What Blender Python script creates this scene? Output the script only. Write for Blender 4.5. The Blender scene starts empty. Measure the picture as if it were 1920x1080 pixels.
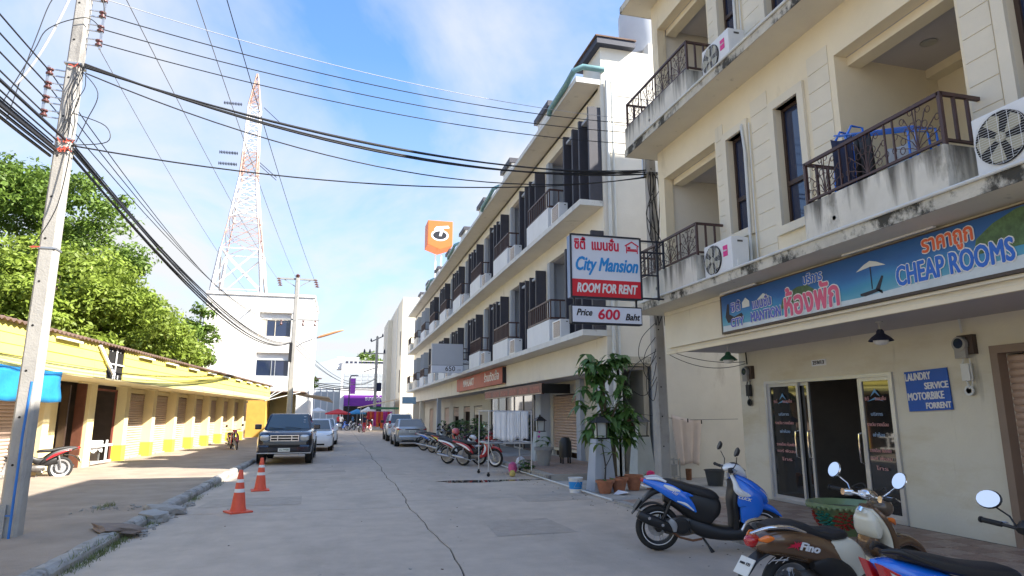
import bpy, bmesh, math, random
from mathutils import Vector, Matrix
import numpy as np
random.seed(7); rng = np.random.default_rng(7)
S = bpy.context.scene
C = S.collection
# ------------------------------------------------------------------ camera, sky, sun, exposure
cd = bpy.data.cameras.new('camera'); cam = bpy.data.objects.new('camera', cd); C.objects.link(cam)
cam.location = (0, 0, 1.65); cam.rotation_euler = (math.radians(90 + 11.065), 0, math.radians(-14.686))
cd.sensor_width = 36; cd.lens = 1217 / 1920 * 36; cd.clip_end = 6000; cd.clip_start = 0.05
S.camera = cam
SUN = Vector((1, -.52, .93)).normalized()
W = bpy.data.worlds.new('World'); S.world = W; W.use_nodes = True
nt = W.node_tree; nt.nodes.clear()
def N(t, ty, **k):
    n = t.nodes.new(ty)
    for a, b in k.items(): setattr(n, a, b)
    return n
out = N(nt, 'ShaderNodeOutputWorld'); bg = N(nt, 'ShaderNodeBackground'); bg.inputs[1].default_value = .14
sky = N(nt, 'ShaderNodeTexSky'); sky.sky_type = 'NISHITA'; sky.sun_disc = False
sky.sun_elevation = math.asin(SUN.z); sky.sun_rotation = math.atan2(SUN.x, SUN.y)
sky.air_density = 1.25; sky.dust_density = 1.6; sky.ozone_density = 3.2
tc = N(nt, 'ShaderNodeTexCoord'); sp = N(nt, 'ShaderNodeSeparateXYZ'); nt.links.new(tc.outputs['Generated'], sp.inputs[0])
# cloud layer: project direction on a plane overhead so clouds thin out naturally toward the zenith
mz = N(nt, 'ShaderNodeMath', operation='ADD'); mz.inputs[1].default_value = .22; nt.links.new(sp.outputs[2], mz.inputs[0])
dv = N(nt, 'ShaderNodeVectorMath', operation='DIVIDE'); cb = N(nt, 'ShaderNodeCombineXYZ')
for i in range(3): nt.links.new(mz.outputs[0], cb.inputs[i])
nt.links.new(tc.outputs['Generated'], dv.inputs[0]); nt.links.new(cb.outputs[0], dv.inputs[1])
mp = N(nt, 'ShaderNodeMapping'); nt.links.new(dv.outputs[0], mp.inputs[0])
mp.inputs['Location'].default_value = (3.37, 1.1, 0); mp.inputs['Scale'].default_value = (1.0, .75, 1)
mp.inputs['Rotation'].default_value = (0, 0, .5)
ns = N(nt, 'ShaderNodeTexNoise'); ns.inputs['Scale'].default_value = 1.5; ns.inputs['Detail'].default_value = 9; ns.inputs['Roughness'].default_value = .55
ns.inputs['Distortion'].default_value = .35
nt.links.new(mp.outputs[0], ns.inputs[0])
cr = N(nt, 'ShaderNodeValToRGB'); cr.color_ramp.elements[0].position = .43; cr.color_ramp.elements[1].position = .66
cr.color_ramp.elements[0].color = (0, 0, 0, 1); cr.color_ramp.elements[1].color = (.8, .8, .8, 1)
nt.links.new(ns.outputs[0], cr.inputs[0])
# whiter towards the horizon
hz = N(nt, 'ShaderNodeMapRange'); hz.inputs[1].default_value = .0; hz.inputs[2].default_value = .5; hz.inputs[3].default_value = .7; hz.inputs[4].default_value = .0
nt.links.new(sp.outputs[2], hz.inputs[0])
mx = N(nt, 'ShaderNodeMath', operation='MAXIMUM'); mx2 = N(nt, 'ShaderNodeMath', operation='ADD', use_clamp=True)
nt.links.new(cr.outputs[0], mx2.inputs[0]); nt.links.new(hz.outputs[0], mx2.inputs[1])
mix = N(nt, 'ShaderNodeMix', data_type='RGBA'); nt.links.new(mx2.outputs[0], mix.inputs[0])
gain = N(nt, 'ShaderNodeMix', data_type='RGBA', blend_type='MULTIPLY'); gain.inputs[0].default_value = 1
nt.links.new(sky.outputs[0], gain.inputs[6]); gain.inputs[7].default_value = (.37, .49, .62, 1)
nt.links.new(gain.outputs[2], mix.inputs[6]); mix.inputs[7].default_value = (1.62, 1.66, 1.72, 1)
nt.links.new(mix.outputs[2], bg.inputs[0]); nt.links.new(bg.outputs[0], out.inputs[0])
sd = bpy.data.lights.new('sun', 'SUN'); sd.energy = 3.8; sd.angle = math.radians(.53); sd.color = (1, .93, .82)
so = bpy.data.objects.new('sun', sd); C.objects.link(so); so.rotation_euler = SUN.to_track_quat('Z', 'Y').to_euler(); so.location = (20, -20, 40)
S.view_settings.view_transform = 'Standard'; S.view_settings.look = 'None'; S.view_settings.exposure = 2.05; S.view_settings.gamma = 1
S.view_settings.use_curve_mapping = False

# ------------------------------------------------------------------ materials
MATS = {}
def mat(name, col, rough=.6, metal=0, var=.12, vs=2.5, bump=0, bs=30, alpha=None, trans=0, emit=None, stain=None, stain2=None, coat=0, spec=.5, streak=None, sheen=0):
    if name in MATS: return MATS[name]
    m = bpy.data.materials.new(name); m.use_nodes = True; t = m.node_tree; b = t.nodes['Principled BSDF']
    b.inputs['Roughness'].default_value = rough; b.inputs['Metallic'].default_value = metal; b.inputs['Specular IOR Level'].default_value = spec
    if coat: b.inputs['Coat Weight'].default_value = coat; b.inputs['Coat Roughness'].default_value = .05
    if trans: b.inputs['Transmission Weight'].default_value = trans
    if alpha is not None: b.inputs['Alpha'].default_value = alpha
    if emit: b.inputs['Emission Color'].default_value = (*emit[0], 1); b.inputs['Emission Strength'].default_value = emit[1]
    g = N(t, 'ShaderNodeNewGeometry'); c = (*col, 1)
    b.inputs['Base Color'].default_value = c; last = None
    if var:
        n1 = N(t, 'ShaderNodeTexNoise'); n1.inputs['Scale'].default_value = vs; n1.inputs['Detail'].default_value = 7; n1.inputs['Roughness'].default_value = .62
        t.links.new(g.outputs['Position'], n1.inputs[0])
        r = N(t, 'ShaderNodeMapRange'); r.inputs[1].default_value = .3; r.inputs[2].default_value = .7; r.inputs[3].default_value = 1 - var; r.inputs[4].default_value = 1 + var * .6
        t.links.new(n1.outputs[0], r.inputs[0])
        v = N(t, 'ShaderNodeVectorMath', operation='SCALE'); v.inputs[0].default_value = col; t.links.new(r.outputs[0], v.inputs[3])
        last = v.outputs[0]
    for stain in [q for q in (stain, stain2) if q]:   # (colour, noise scale, threshold, softness, (sx,sy,sz) stretch)
        sc, ss, th, sf, st = stain
        mpn = N(t, 'ShaderNodeMapping'); mpn.inputs['Scale'].default_value = st; t.links.new(g.outputs['Position'], mpn.inputs[0])
        n2 = N(t, 'ShaderNodeTexNoise'); n2.inputs['Scale'].default_value = ss; n2.inputs['Detail'].default_value = 8; n2.inputs['Roughness'].default_value = .7
        t.links.new(mpn.outputs[0], n2.inputs[0])
        r2 = N(t, 'ShaderNodeMapRange'); r2.inputs[1].default_value = th; r2.inputs[2].default_value = th + sf; r2.clamp = True; t.links.new(n2.outputs[0], r2.inputs[0])
        mm = N(t, 'ShaderNodeMix', data_type='RGBA'); t.links.new(r2.outputs[0], mm.inputs[0])
        if last: t.links.new(last, mm.inputs[6])
        else: mm.inputs[6].default_value = c
        mm.inputs[7].default_value = (*sc, 1); last = mm.outputs[2]
    if streak:  # vertical grime near given heights: list of z-levels; grime hangs below each
        sc, zs, ln = streak
        sx = N(t, 'ShaderNodeSeparateXYZ'); t.links.new(g.outputs['Position'], sx.inputs[0])
        mpn = N(t, 'ShaderNodeMapping'); mpn.inputs['Scale'].default_value = (5, 5, .5); t.links.new(g.outputs['Position'], mpn.inputs[0])
        n3 = N(t, 'ShaderNodeTexNoise'); n3.inputs['Scale'].default_value = 1.3; n3.inputs['Detail'].default_value = 6; t.links.new(mpn.outputs[0], n3.inputs[0])
        tot = None
        for z in zs:
            a = N(t, 'ShaderNodeMapRange'); a.clamp = True; a.inputs[1].default_value = z - ln; a.inputs[2].default_value = z + .01; a.inputs[3].default_value = 0; a.inputs[4].default_value = 1
            t.links.new(sx.outputs[2], a.inputs[0])
            lt = N(t, 'ShaderNodeMath', operation='LESS_THAN'); lt.inputs[1].default_value = z + .02; t.links.new(sx.outputs[2], lt.inputs[0])
            q = N(t, 'ShaderNodeMath', operation='MULTIPLY'); t.links.new(a.outputs[0], q.inputs[0]); t.links.new(lt.outputs[0], q.inputs[1])
            if tot is None: tot = q.outputs[0]
            else:
                ad = N(t, 'ShaderNodeMath', operation='MAXIMUM'); t.links.new(tot, ad.inputs[0]); t.links.new(q.outputs[0], ad.inputs[1]); tot = ad.outputs[0]
        ad = N(t, 'ShaderNodeMath', operation='MULTIPLY'); t.links.new(tot, ad.inputs[0]); ad.inputs[1].default_value = .34
        s2 = N(t, 'ShaderNodeMath', operation='ADD'); t.links.new(ad.outputs[0], s2.inputs[0]); t.links.new(n3.outputs[0], s2.inputs[1])
        r3 = N(t, 'ShaderNodeMapRange'); r3.clamp = True; r3.inputs[1].default_value = .66; r3.inputs[2].default_value = .92; r3.inputs[4].default_value = .9; t.links.new(s2.outputs[0], r3.inputs[0])
        mm = N(t, 'ShaderNodeMix', data_type='RGBA'); t.links.new(r3.outputs[0], mm.inputs[0])
        if last: t.links.new(last, mm.inputs[6])
        else: mm.inputs[6].default_value = c
        mm.inputs[7].default_value = (*sc, 1); last = mm.outputs[2]
    if last: t.links.new(last, b.inputs['Base Color'])
    if bump:
        nb = N(t, 'ShaderNodeTexNoise'); nb.inputs['Scale'].default_value = bs; nb.inputs['Detail'].default_value = 6; t.links.new(g.outputs['Position'], nb.inputs[0])
        bm_ = N(t, 'ShaderNodeBump'); bm_.inputs['Strength'].default_value = bump; bm_.inputs['Distance'].default_value = .02
        t.links.new(nb.outputs[0], bm_.inputs['Height']); t.links.new(bm_.outputs[0], b.inputs['Normal'])
    MATS[name] = m; return m
GR = (.06, .055, .045)
M = dict(
 road=mat('road_concrete', (.50, .42, .34), .85, var=.14, vs=2.2, bump=.35, bs=60, stain=((.36, .305, .25), .6, .48, .25, (1, .35, 1)), stain2=((.16, .15, .14), 2.6, .66, .05, (1.3, .8, 1))),
 joint=mat('joint_tar', (.03, .03, .03), .8, var=.3, vs=8),
 pave=mat('brown_paving', (.33, .27, .215), .9, var=.22, vs=1.3, bump=.6, bs=60, stain=((.22, .18, .15), .5, .52, .2, (1, 1, 1))),
 kerb=mat('kerb_concrete', (.34, .33, .31), .85, var=.25, vs=4, bump=.7, bs=25, stain=((.15, .14, .13), 2.2, .52, .12, (1, 1, 1))),
 soil=mat('soil', (.12, .095, .07), .95, var=.3, vs=3),
 fore=mat('forecourt_concrete', (.36, .34, .31), .85, var=.2, vs=1.6, bump=.5, bs=40, stain=((.13, .12, .10), 1.1, .56, .12, (1, 1, 1))),
 tile=mat('patio_tile', (.33, .235, .185), .6, var=.25, vs=9, bump=.15, bs=60), tile2=mat('patio_tile_pale', (.40, .31, .25), .6, var=.25, vs=9),
 cream=mat('cream_wall', (.76, .68, .51), .85, var=.06, vs=1.5, bump=.15, bs=30, stain=((.50, .43, .31), 1.2, .60, .2, (1, 1, .35))),
 creamb=mat('pale_cream_wall', (.70, .65, .53), .85, var=.06, vs=1.5, bump=.15, bs=30, streak=(GR, (.3,), .4)),
 parapet=mat('weathered_parapet', (.66, .63, .55), .85, var=.10, vs=2.5, bump=.3, bs=25, streak=(GR, (4.4, 7.93), .55), stain=((.3, .28, .23), 2.5, .57, .12, (1, 1, .4))),
 edge=mat('grimy_slab_edge', (.55, .52, .44), .9, var=.2, vs=4, bump=.5, bs=22, stain=((.05, .048, .04), 2.3, .49, .1, (1, 1, .8))),
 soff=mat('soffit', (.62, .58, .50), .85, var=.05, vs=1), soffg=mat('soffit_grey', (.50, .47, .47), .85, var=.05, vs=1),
 endw=mat('white_render', (.74, .71, .64), .85, var=.07, vs=1.2, bump=.15, bs=20, stain=((.5, .46, .4), .9, .6, .18, (1, 1, .4))),
 rowc=mat('row_cream', (.74, .70, .61), .85, var=.07, vs=1.2, stain=((.42, .38, .31), 1.5, .6, .15, (1, 1, .4))),
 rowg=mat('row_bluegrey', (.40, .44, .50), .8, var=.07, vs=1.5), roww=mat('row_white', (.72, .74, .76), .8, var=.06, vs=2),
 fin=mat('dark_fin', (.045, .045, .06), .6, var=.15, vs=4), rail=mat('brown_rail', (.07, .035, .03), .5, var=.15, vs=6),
 wframe=mat('dark_window_frame', (.05, .03, .022), .45, var=.1), 
 glass=mat('window_glass', (.02, .03, .07), .04, var=0, spec=.9), glassd=mat('shop_glass', (.02, .02, .02), .03, var=0, spec=.8),
 alu=mat('aluminium', (.55, .56, .58), .4, .6, var=.08), steel=mat('galvanised', (.45, .46, .48), .4, .8, var=.1), chrome=mat('chrome', (.75, .76, .78), .12, 1, var=.05),
 shutb=mat('shutter_brown', (.46, .33, .25), .5, .1, var=.1, vs=3), shutw=mat('shutter_cream', (.62, .55, .44), .5, var=.08, vs=3),
 yel=mat('yellow_paint', (.80, .69, .15), .8, var=.05, vs=1.2, stain=((.70, .58, .12), 1.0, .55, .2, (1, .3, 1.6))), yel2=mat('bright_yellow', (.86, .80, .07), .7, var=.12, vs=3),
 ycr=mat('yellow_cream_wall', (.84, .72, .40), .85, var=.08, vs=2), roofm=mat('corrugated_roof', (.16, .10, .075), .85, var=.3, vs=4, bump=.3),
 pole=mat('pole_concrete', (.37, .355, .33), .85, var=.14, vs=3, bump=.25, bs=40, stain=((.2, .19, .18), 2.2, .58, .12, (1, 1, .3))),
 cable=mat('black_cable', (.012, .012, .014), .55, var=0), cableg=mat('grey_wire', (.3, .3, .31), .5, .4, var=0), cablew=mat('white_cable', (.45, .45, .46), .5, var=0),
 ins=mat('insulator', (.12, .045, .04), .25, var=.1), redtape=mat('red_tape', (.6, .1, .06), .6), blue=mat('blue_paint', (.02, .16, .5), .5, var=.15, vs=6),
 tarp=mat('blue_tarp', (.02, .24, .52), .55, var=.15, vs=3, bump=.4, bs=8),
 white=mat('white_paint', (.78, .78, .77), .5, var=.05), acw=mat('ac_white', (.72, .73, .73), .45, var=.05, vs=4), dark=mat('dark_void', (.012, .011, .010), .8, var=.2),
 black=mat('black_plastic', (.014, .014, .015), .45, var=.12, vs=8), rubber=mat('rubber', (.018, .018, .018), .8, var=.2, vs=12), seat=mat('seat_vinyl', (.016, .016, .018), .55, var=.1, bump=.15, bs=120),
 bblue=mat('blue_bodywork', (.008, .16, .74), .22, var=.05, coat=1), bwhite=mat('white_bodywork', (.75, .77, .78), .25, var=.04, coat=.8),
 bbrown=mat('bronze_bodywork', (.15, .085, .045), .25, .35, var=.08, coat=1), bivory=mat('ivory_bodywork', (.68, .65, .53), .3, var=.04, coat=.6), bred=mat('red_bodywork', (.36, .012, .018), .25, var=.05, coat=.8),
 brick_=mat('dummy', (.3, .3, .3)), silver=mat('silver_paint', (.42, .44, .46), .3, .6, var=.04, coat=.8), carw=mat('car_white', (.72, .73, .74), .25, var=.03, coat=1), carn=mat('car_navy', (.008, .011, .022), .2, .3, var=.05, coat=1),
 cglass=mat('car_glass', (.07, .095, .11), .05, var=0, spec=.9), redl=mat('red_lens', (.45, .01, .01), .15, var=0, coat=1), orl=mat('amber_lens', (.85, .2, .02), .15, var=0, coat=1), clr=mat('clear_lens', (.6, .62, .62), .1, var=0, coat=1, metal=.3),
 mirror=mat('mirror_glass', (.85, .88, .92), .03, 1, var=0), plate=mat('number_plate', (.72, .72, .66), .5, var=.05), exh=mat('exhaust', (.05, .05, .05), .35, .6, var=.2, vs=8), engine=mat('engine_cast', (.16, .15, .14), .5, .7, var=.35, vs=14), rust=mat('rust_pipe', (.22, .10, .05), .6, .4, var=.3, vs=10),
 cone=mat('cone_orange', (.72, .10, .05), .55, var=.12, vs=6), conew=mat('cone_white', (.75, .74, .72), .6, var=.1), concrete=mat('grey_concrete', (.34, .34, .33), .85, var=.12, vs=3, bump=.3),
 terra=mat('terracotta', (.42, .17, .09), .8, var=.25, vs=8, bump=.3), leaf=mat('dark_leaf', (.095, .20, .05), .45, var=.35, vs=6), leafl=mat('light_leaf', (.14, .22, .035), .5, var=.35, vs=5), stem=mat('stem', (.13, .10, .06), .8, var=.25, vs=10),
 treel=mat('light_green_foliage', (.25, .33, .05), .5, var=.45, vs=1.1, spec=.3), treed=mat('deep_foliage', (.15, .235, .04), .5, var=.5, vs=.9, spec=.3), bark=mat('bark', (.09, .07, .05), .9, var=.3, vs=4),  # front tree is a paler yellow-green than the rear one
 cloth=mat('white_cloth', (.86, .86, .87), .9, var=.05), clothp=mat('pinkish_cloth', (.66, .56, .50), .9, var=.07), navy=mat('navy_cloth', (.02, .025, .06), .9, var=.1),
 cred=mat('red_cloth', (.6, .05, .06), .9, var=.2, vs=3), corange=mat('orange_cloth', (.8, .2, .06), .9, var=.2, vs=3), cpink=mat('magenta_cloth', (.55, .06, .3), .9, var=.2, vs=3),
 signred=mat('sign_red', (.62, .015, .03), .45, var=.03), signw=mat('sign_white', (.68, .72, .80), .45, var=.03), signblk=mat('sign_frame', (.015, .018, .03), .5, var=.05), signblue=mat('sign_blue', (.015, .25, .62), .5, var=0), signnavy=mat('hand_sign_blue', (.012, .09, .42), .55, var=.08, vs=5),
 letw=mat('letter_white', (.75, .75, .75), .6, var=0), letr=mat('letter_red', (.6, .01, .05), .5, var=0), letk=mat('letter_black', (.015, .015, .02), .5, var=0), letp=mat('letter_pink', (.62, .10, .20), .5, var=0), letv=mat('letter_violet', (.09, .12, .48), .5, var=0), letb=mat('letter_blue', (.015, .13, .55), .5, var=0), letor=mat('letter_orange_red', (.68, .12, .04), .5, var=0),
 purple=mat('purple_sign', (.16, .02, .30), .5, var=.04), orange=mat('orange_sign', (.72, .16, .035), .5, var=.04), shopred=mat('faded_red_sign', (.42, .09, .05), .6, var=.3, vs=1.2), farw=mat('far_white', (.72, .71, .70), .8, var=.05, vs=.5), farg=mat('far_grey', (.40, .44, .48), .8, var=.08, vs=.4),
 teal=mat('teal_pipe', (.17, .33, .35), .5, var=.15, vs=4), pvc=mat('pvc_pipe', (.62, .64, .63), .5, var=.1), pink=mat('pink_label', (.65, .03, .22), .5, var=0), potg=mat('glazed_green', (.19, .27, .13), .3, var=.2, vs=8, coat=.5), potr=mat('glazed_red', (.36, .03, .02), .3, var=.2, vs=14, coat=.5), pott=mat('glazed_teal', (.02, .22, .17), .3, var=.3, vs=14, coat=.5),
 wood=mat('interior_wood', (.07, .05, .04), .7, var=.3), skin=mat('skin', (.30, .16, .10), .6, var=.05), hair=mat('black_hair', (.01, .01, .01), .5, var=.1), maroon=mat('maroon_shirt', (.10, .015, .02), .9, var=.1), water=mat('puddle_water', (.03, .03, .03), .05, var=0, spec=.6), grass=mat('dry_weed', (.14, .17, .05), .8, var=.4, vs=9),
 green=mat('dark_green', (.03, .12, .07), .6, var=.1), awn=mat('beige_awning', (.58, .48, .36), .85, var=.12, vs=2), tankm=mat('tank_grey', (.52, .54, .58), .5, var=.05), pylon=mat('pylon_paint', (.66, .62, .60), .6, var=.05), pylonr=mat('pylon_rust', (.48, .30, .24), .7, var=.3),
)

for k_, a_ in (('treel', .4), ('treed', .35), ('leaf', .25), ('leafl', .35)):   # light passes through leaves
    t_ = M[k_].node_tree; b_ = t_.nodes['Principled BSDF']; tr_ = N(t_, 'ShaderNodeBsdfTranslucent'); ms_ = N(t_, 'ShaderNodeMixShader'); ms_.inputs[0].default_value = a_
    t_.links.new(b_.inputs['Base Color'].links[0].from_socket, tr_.inputs[0]); t_.links.new(b_.outputs[0], ms_.inputs[1]); t_.links.new(tr_.outputs[0], ms_.inputs[2]); t_.links.new(ms_.outputs[0], t_.nodes['Material Output'].inputs[0])
def smooth(pts, k=5):
    pts = [Vector(p) for p in pts]; o = []
    for i in range(len(pts) - 1):
        a, b, c, d = pts[max(i - 1, 0)], pts[i], pts[i + 1], pts[min(i + 2, len(pts) - 1)]
        for j in range(k):
            t = j / k; o.append(.5 * ((2 * b) + (c - a) * t + (2 * a - 5 * b + 4 * c - d) * t * t + (3 * b - a - 3 * c + d) * t ** 3))
    return o + [pts[-1]]
# ------------------------------------------------------------------ mesh builder
class MB:
    def __init__(s): s.v = []; s.f = []; s.mi = []
    def add(s, vs, fs, m=0):
        o = len(s.v); s.v += [tuple(v) for v in vs]; s.f += [tuple(i + o for i in f) for f in fs]; s.mi += [m] * len(fs); return s
    def box(s, x0, x1, y0, y1, z0, z1, m=0, R=None, o=(0, 0, 0)):
        vs = [(x, y, z) for z in (z0, z1) for x, y in ((x0, y0), (x1, y0), (x1, y1), (x0, y1))]
        if R is not None: vs = [R @ Vector(v) + Vector(o) for v in vs]
        return s.add(vs, [(3, 2, 1, 0), (4, 5, 6, 7), (0, 1, 5, 4), (1, 2, 6, 5), (2, 3, 7, 6), (3, 0, 4, 7)], m)
    def bar(s, a, b, w, h=None, m=0):   # square bar between two points
        a, b = Vector(a), Vector(b); h = h or w; d = (b - a); L = d.length
        if L < 1e-6: return s
        q = d.to_track_quat('Z', 'Y').to_matrix()
        return s.box(-w / 2, w / 2, -h / 2, h / 2, 0, L, m, q, a)
    def tube(s, pts, r, n=6, m=0, cap=True):
        pts = [Vector(p) for p in pts]; k = len(pts); rs = r if isinstance(r, (list, tuple)) else [r] * k
        vs = []; fs = []; up = None
        for i, p in enumerate(pts):
            d = (pts[min(i + 1, k - 1)] - pts[max(i - 1, 0)]).normalized()
            if up is None: up = d.orthogonal().normalized()
            else: up = (up - d * up.dot(d)).normalized()
            w = d.cross(up)
            for j in range(n):
                a = 2 * math.pi * j / n; vs.append(p + (up * math.cos(a) + w * math.sin(a)) * rs[i])
        for i in range(k - 1):
            for j in range(n): fs.append((i * n + j, i * n + (j + 1) % n, (i + 1) * n + (j + 1) % n, (i + 1) * n + j))
        if cap: fs += [tuple(range(n))[::-1], tuple((k - 1) * n + j for j in range(n))]
        return s.add(vs, fs, m)
    def lathe(s, prof, c=(0, 0, 0), n=20, m=0, axis='z', cap=True):
        vs = []; fs = []; k = len(prof)
        for r, z in prof:
            for j in range(n):
                a = 2 * math.pi * j / n; p = (r * math.cos(a), r * math.sin(a), z)
                if axis == 'y': p = (p[0], p[2], p[1])
                if axis == 'x': p = (p[2], p[0], p[1])
                vs.append((p[0] + c[0], p[1] + c[1], p[2] + c[2]))
        for i in range(k - 1):
            for j in range(n): fs.append((i * n + j, i * n + (j + 1) % n, (i + 1) * n + (j + 1) % n, (i + 1) * n + j))
        if cap: fs += [tuple(range(n))[::-1], tuple((k - 1) * n + j for j in range(n))]
        return s.add(vs, fs, m)
    def prism(s, poly, ax, lo, hi, m=0):  # poly in the two other axes
        k = len(poly)
        def P(p, t): return {'x': (t, p[0], p[1]), 'y': (p[0], t, p[1]), 'z': (p[0], p[1], t)}[ax]
        vs = [P(p, lo) for p in poly] + [P(p, hi) for p in poly]
        fs = [tuple(range(k))[::-1], tuple(range(k, 2 * k))] + [(i, (i + 1) % k, k + (i + 1) % k, k + i) for i in range(k)]
        return s.add(vs, fs, m)
    def loft(s, st, n=14, p=2.4, sub=4, m=0, y0=0):
        """st: (x, z, half_height, half_width[, y]) along a spine in the xz plane"""
        st = [tuple(q) + ((0,) if len(q) == 4 else ()) for q in st]; pts = []
        for i in range(len(st) - 1):
            a = st[max(i - 1, 0)]; b = st[i]; c = st[i + 1]; d = st[min(i + 2, len(st) - 1)]
            for j in range(sub):
                t = j / sub
                pts.append([.5 * ((2 * b[q]) + (-a[q] + c[q]) * t + (2 * a[q] - 5 * b[q] + 4 * c[q] - d[q]) * t * t + (-a[q] + 3 * b[q] - 3 * c[q] + d[q]) * t ** 3) for q in range(5)])
        pts.append(list(st[-1])); k = len(pts); vs = []; fs = []
        for i, q in enumerate(pts):
            A = pts[max(i - 1, 0)]; B = pts[min(i + 1, k - 1)]; tx, tz = B[0] - A[0], B[1] - A[1]; L = math.hypot(tx, tz) or 1; nx, nz = -tz / L, tx / L
            for j in range(n):
                a = 2 * math.pi * j / n; ca, sa = math.cos(a), math.sin(a)
                u = math.copysign(abs(sa) ** (2 / p), sa) * max(q[2], .001); w = math.copysign(abs(ca) ** (2 / p), ca) * max(q[3], .001)
                vs.append((q[0] + nx * u, y0 + q[4] + w, q[1] + nz * u))
        for i in range(k - 1):
            for j in range(n): fs.append((i * n + j, i * n + (j + 1) % n, (i + 1) * n + (j + 1) % n, (i + 1) * n + j))
        fs += [tuple(range(n))[::-1], tuple((k - 1) * n + j for j in range(n))]
        return s.add(vs, fs, m)
    def mesh(s, name, mats, smooth=False, bevel=0):
        me = bpy.data.meshes.new(name); me.from_pydata(s.v, [], s.f)
        for q in (mats if isinstance(mats, (list, tuple)) else [mats]): me.materials.append(q)
        me.polygons.foreach_set('material_index', s.mi)
        bm = bmesh.new(); bm.from_mesh(me)
        if bevel: bmesh.ops.bevel(bm, geom=[e for e in bm.edges if e.is_manifold and e.calc_face_angle(0) > .6], offset=bevel, segments=2, affect='EDGES', profile=.6)
        bmesh.ops.recalc_face_normals(bm, faces=bm.faces); bm.to_mesh(me); bm.free()
        if smooth:
            me.polygons.foreach_set('use_smooth', [True] * len(me.polygons))
            try: me.set_sharp_from_angle(angle=math.radians(42))
            except Exception: pass
        me.update(); return me
    def build(s, name, mats, parent=None, smooth=False, bevel=0, **k):
        return link(name, s.mesh(name, mats, smooth, bevel), parent, **k)
def link(name, me, parent=None, loc=None, rz=None, **k):
    o = bpy.data.objects.new(name, me); C.objects.link(o)
    if parent: o.parent = parent
    if loc: o.location = loc
    if rz is not None: o.rotation_euler = (0, 0, rz)
    for a, b in k.items(): o[a] = b
    return o
def thing(name, label, cat, loc=(0, 0, 0), rz=0, group=None):
    o = bpy.data.objects.new(name, None); C.objects.link(o); o.location = loc; o.rotation_euler = (0, 0, rz); o.empty_display_size = .2
    o['label'] = label; o['category'] = cat
    if group: o['group'] = group
    return o
def tag(o, label, cat, group=None):
    o['label'] = label; o['category'] = cat
    if group: o['group'] = group
    return o
def dup(root, loc=None, rz=None, label=None):
    r = root.copy(); C.objects.link(r)
    if loc is not None: r.location = loc
    if rz is not None: r.rotation_euler = (0, 0, rz)
    if label: r['label'] = label
    def rec(a, b):
        for ch in a.children:
            c = ch.copy(); C.objects.link(c); c.parent = b; c.matrix_parent_inverse = ch.matrix_parent_inverse.copy(); rec(ch, c)
    rec(root, r); return r
def solid_wall(ax, t0, t1, a0, a1, z0, z1, holes, mb=None, m=0):
    """wall slab spanning t0..t1 on axis ax ('x' or 'y'), a0..a1 along, with rectangular holes (a,b,z,z)"""
    mb = mb or MB()
    As = sorted({a0, a1, *[min(max(h[i], a0), a1) for h in holes for i in (0, 1)]}); Zs = sorted({z0, z1, *[min(max(h[i], z0), z1) for h in holes for i in (2, 3)]})
    na, nz = len(As) - 1, len(Zs) - 1
    F = [[not any(h[0] - 1e-6 <= (As[i] + As[i + 1]) / 2 <= h[1] + 1e-6 and h[2] <= (Zs[j] + Zs[j + 1]) / 2 <= h[3] for h in holes) for j in range(nz)] for i in range(na)]
    idx = {}
    def V(i, j, k):
        q = (i, j, k)
        if q not in idx:
            t = t1 if k else t0; idx[q] = len(mb.v); mb.v.append((t, As[i], Zs[j]) if ax == 'x' else (As[i], t, Zs[j]))
        return idx[q]
    def full(i, j): return 0 <= i < na and 0 <= j < nz and F[i][j]
    for i in range(na):
        for j in range(nz):
            if not F[i][j]: continue
            fs = [(V(i, j, 0), V(i + 1, j, 0), V(i + 1, j + 1, 0), V(i, j + 1, 0)), (V(i, j, 1), V(i + 1, j, 1), V(i + 1, j + 1, 1), V(i, j + 1, 1))]
            if not full(i - 1, j): fs.append((V(i, j, 0), V(i, j + 1, 0), V(i, j + 1, 1), V(i, j, 1)))
            if not full(i + 1, j): fs.append((V(i + 1, j, 0), V(i + 1, j + 1, 0), V(i + 1, j + 1, 1), V(i + 1, j, 1)))
            if not full(i, j - 1): fs.append((V(i, j, 0), V(i + 1, j, 0), V(i + 1, j, 1), V(i, j, 1)))
            if not full(i, j + 1): fs.append((V(i, j + 1, 0), V(i + 1, j + 1, 0), V(i + 1, j + 1, 1), V(i, j + 1, 1)))
            mb.f += fs; mb.mi += [m] * len(fs)
    return mb
THAI = None
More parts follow.
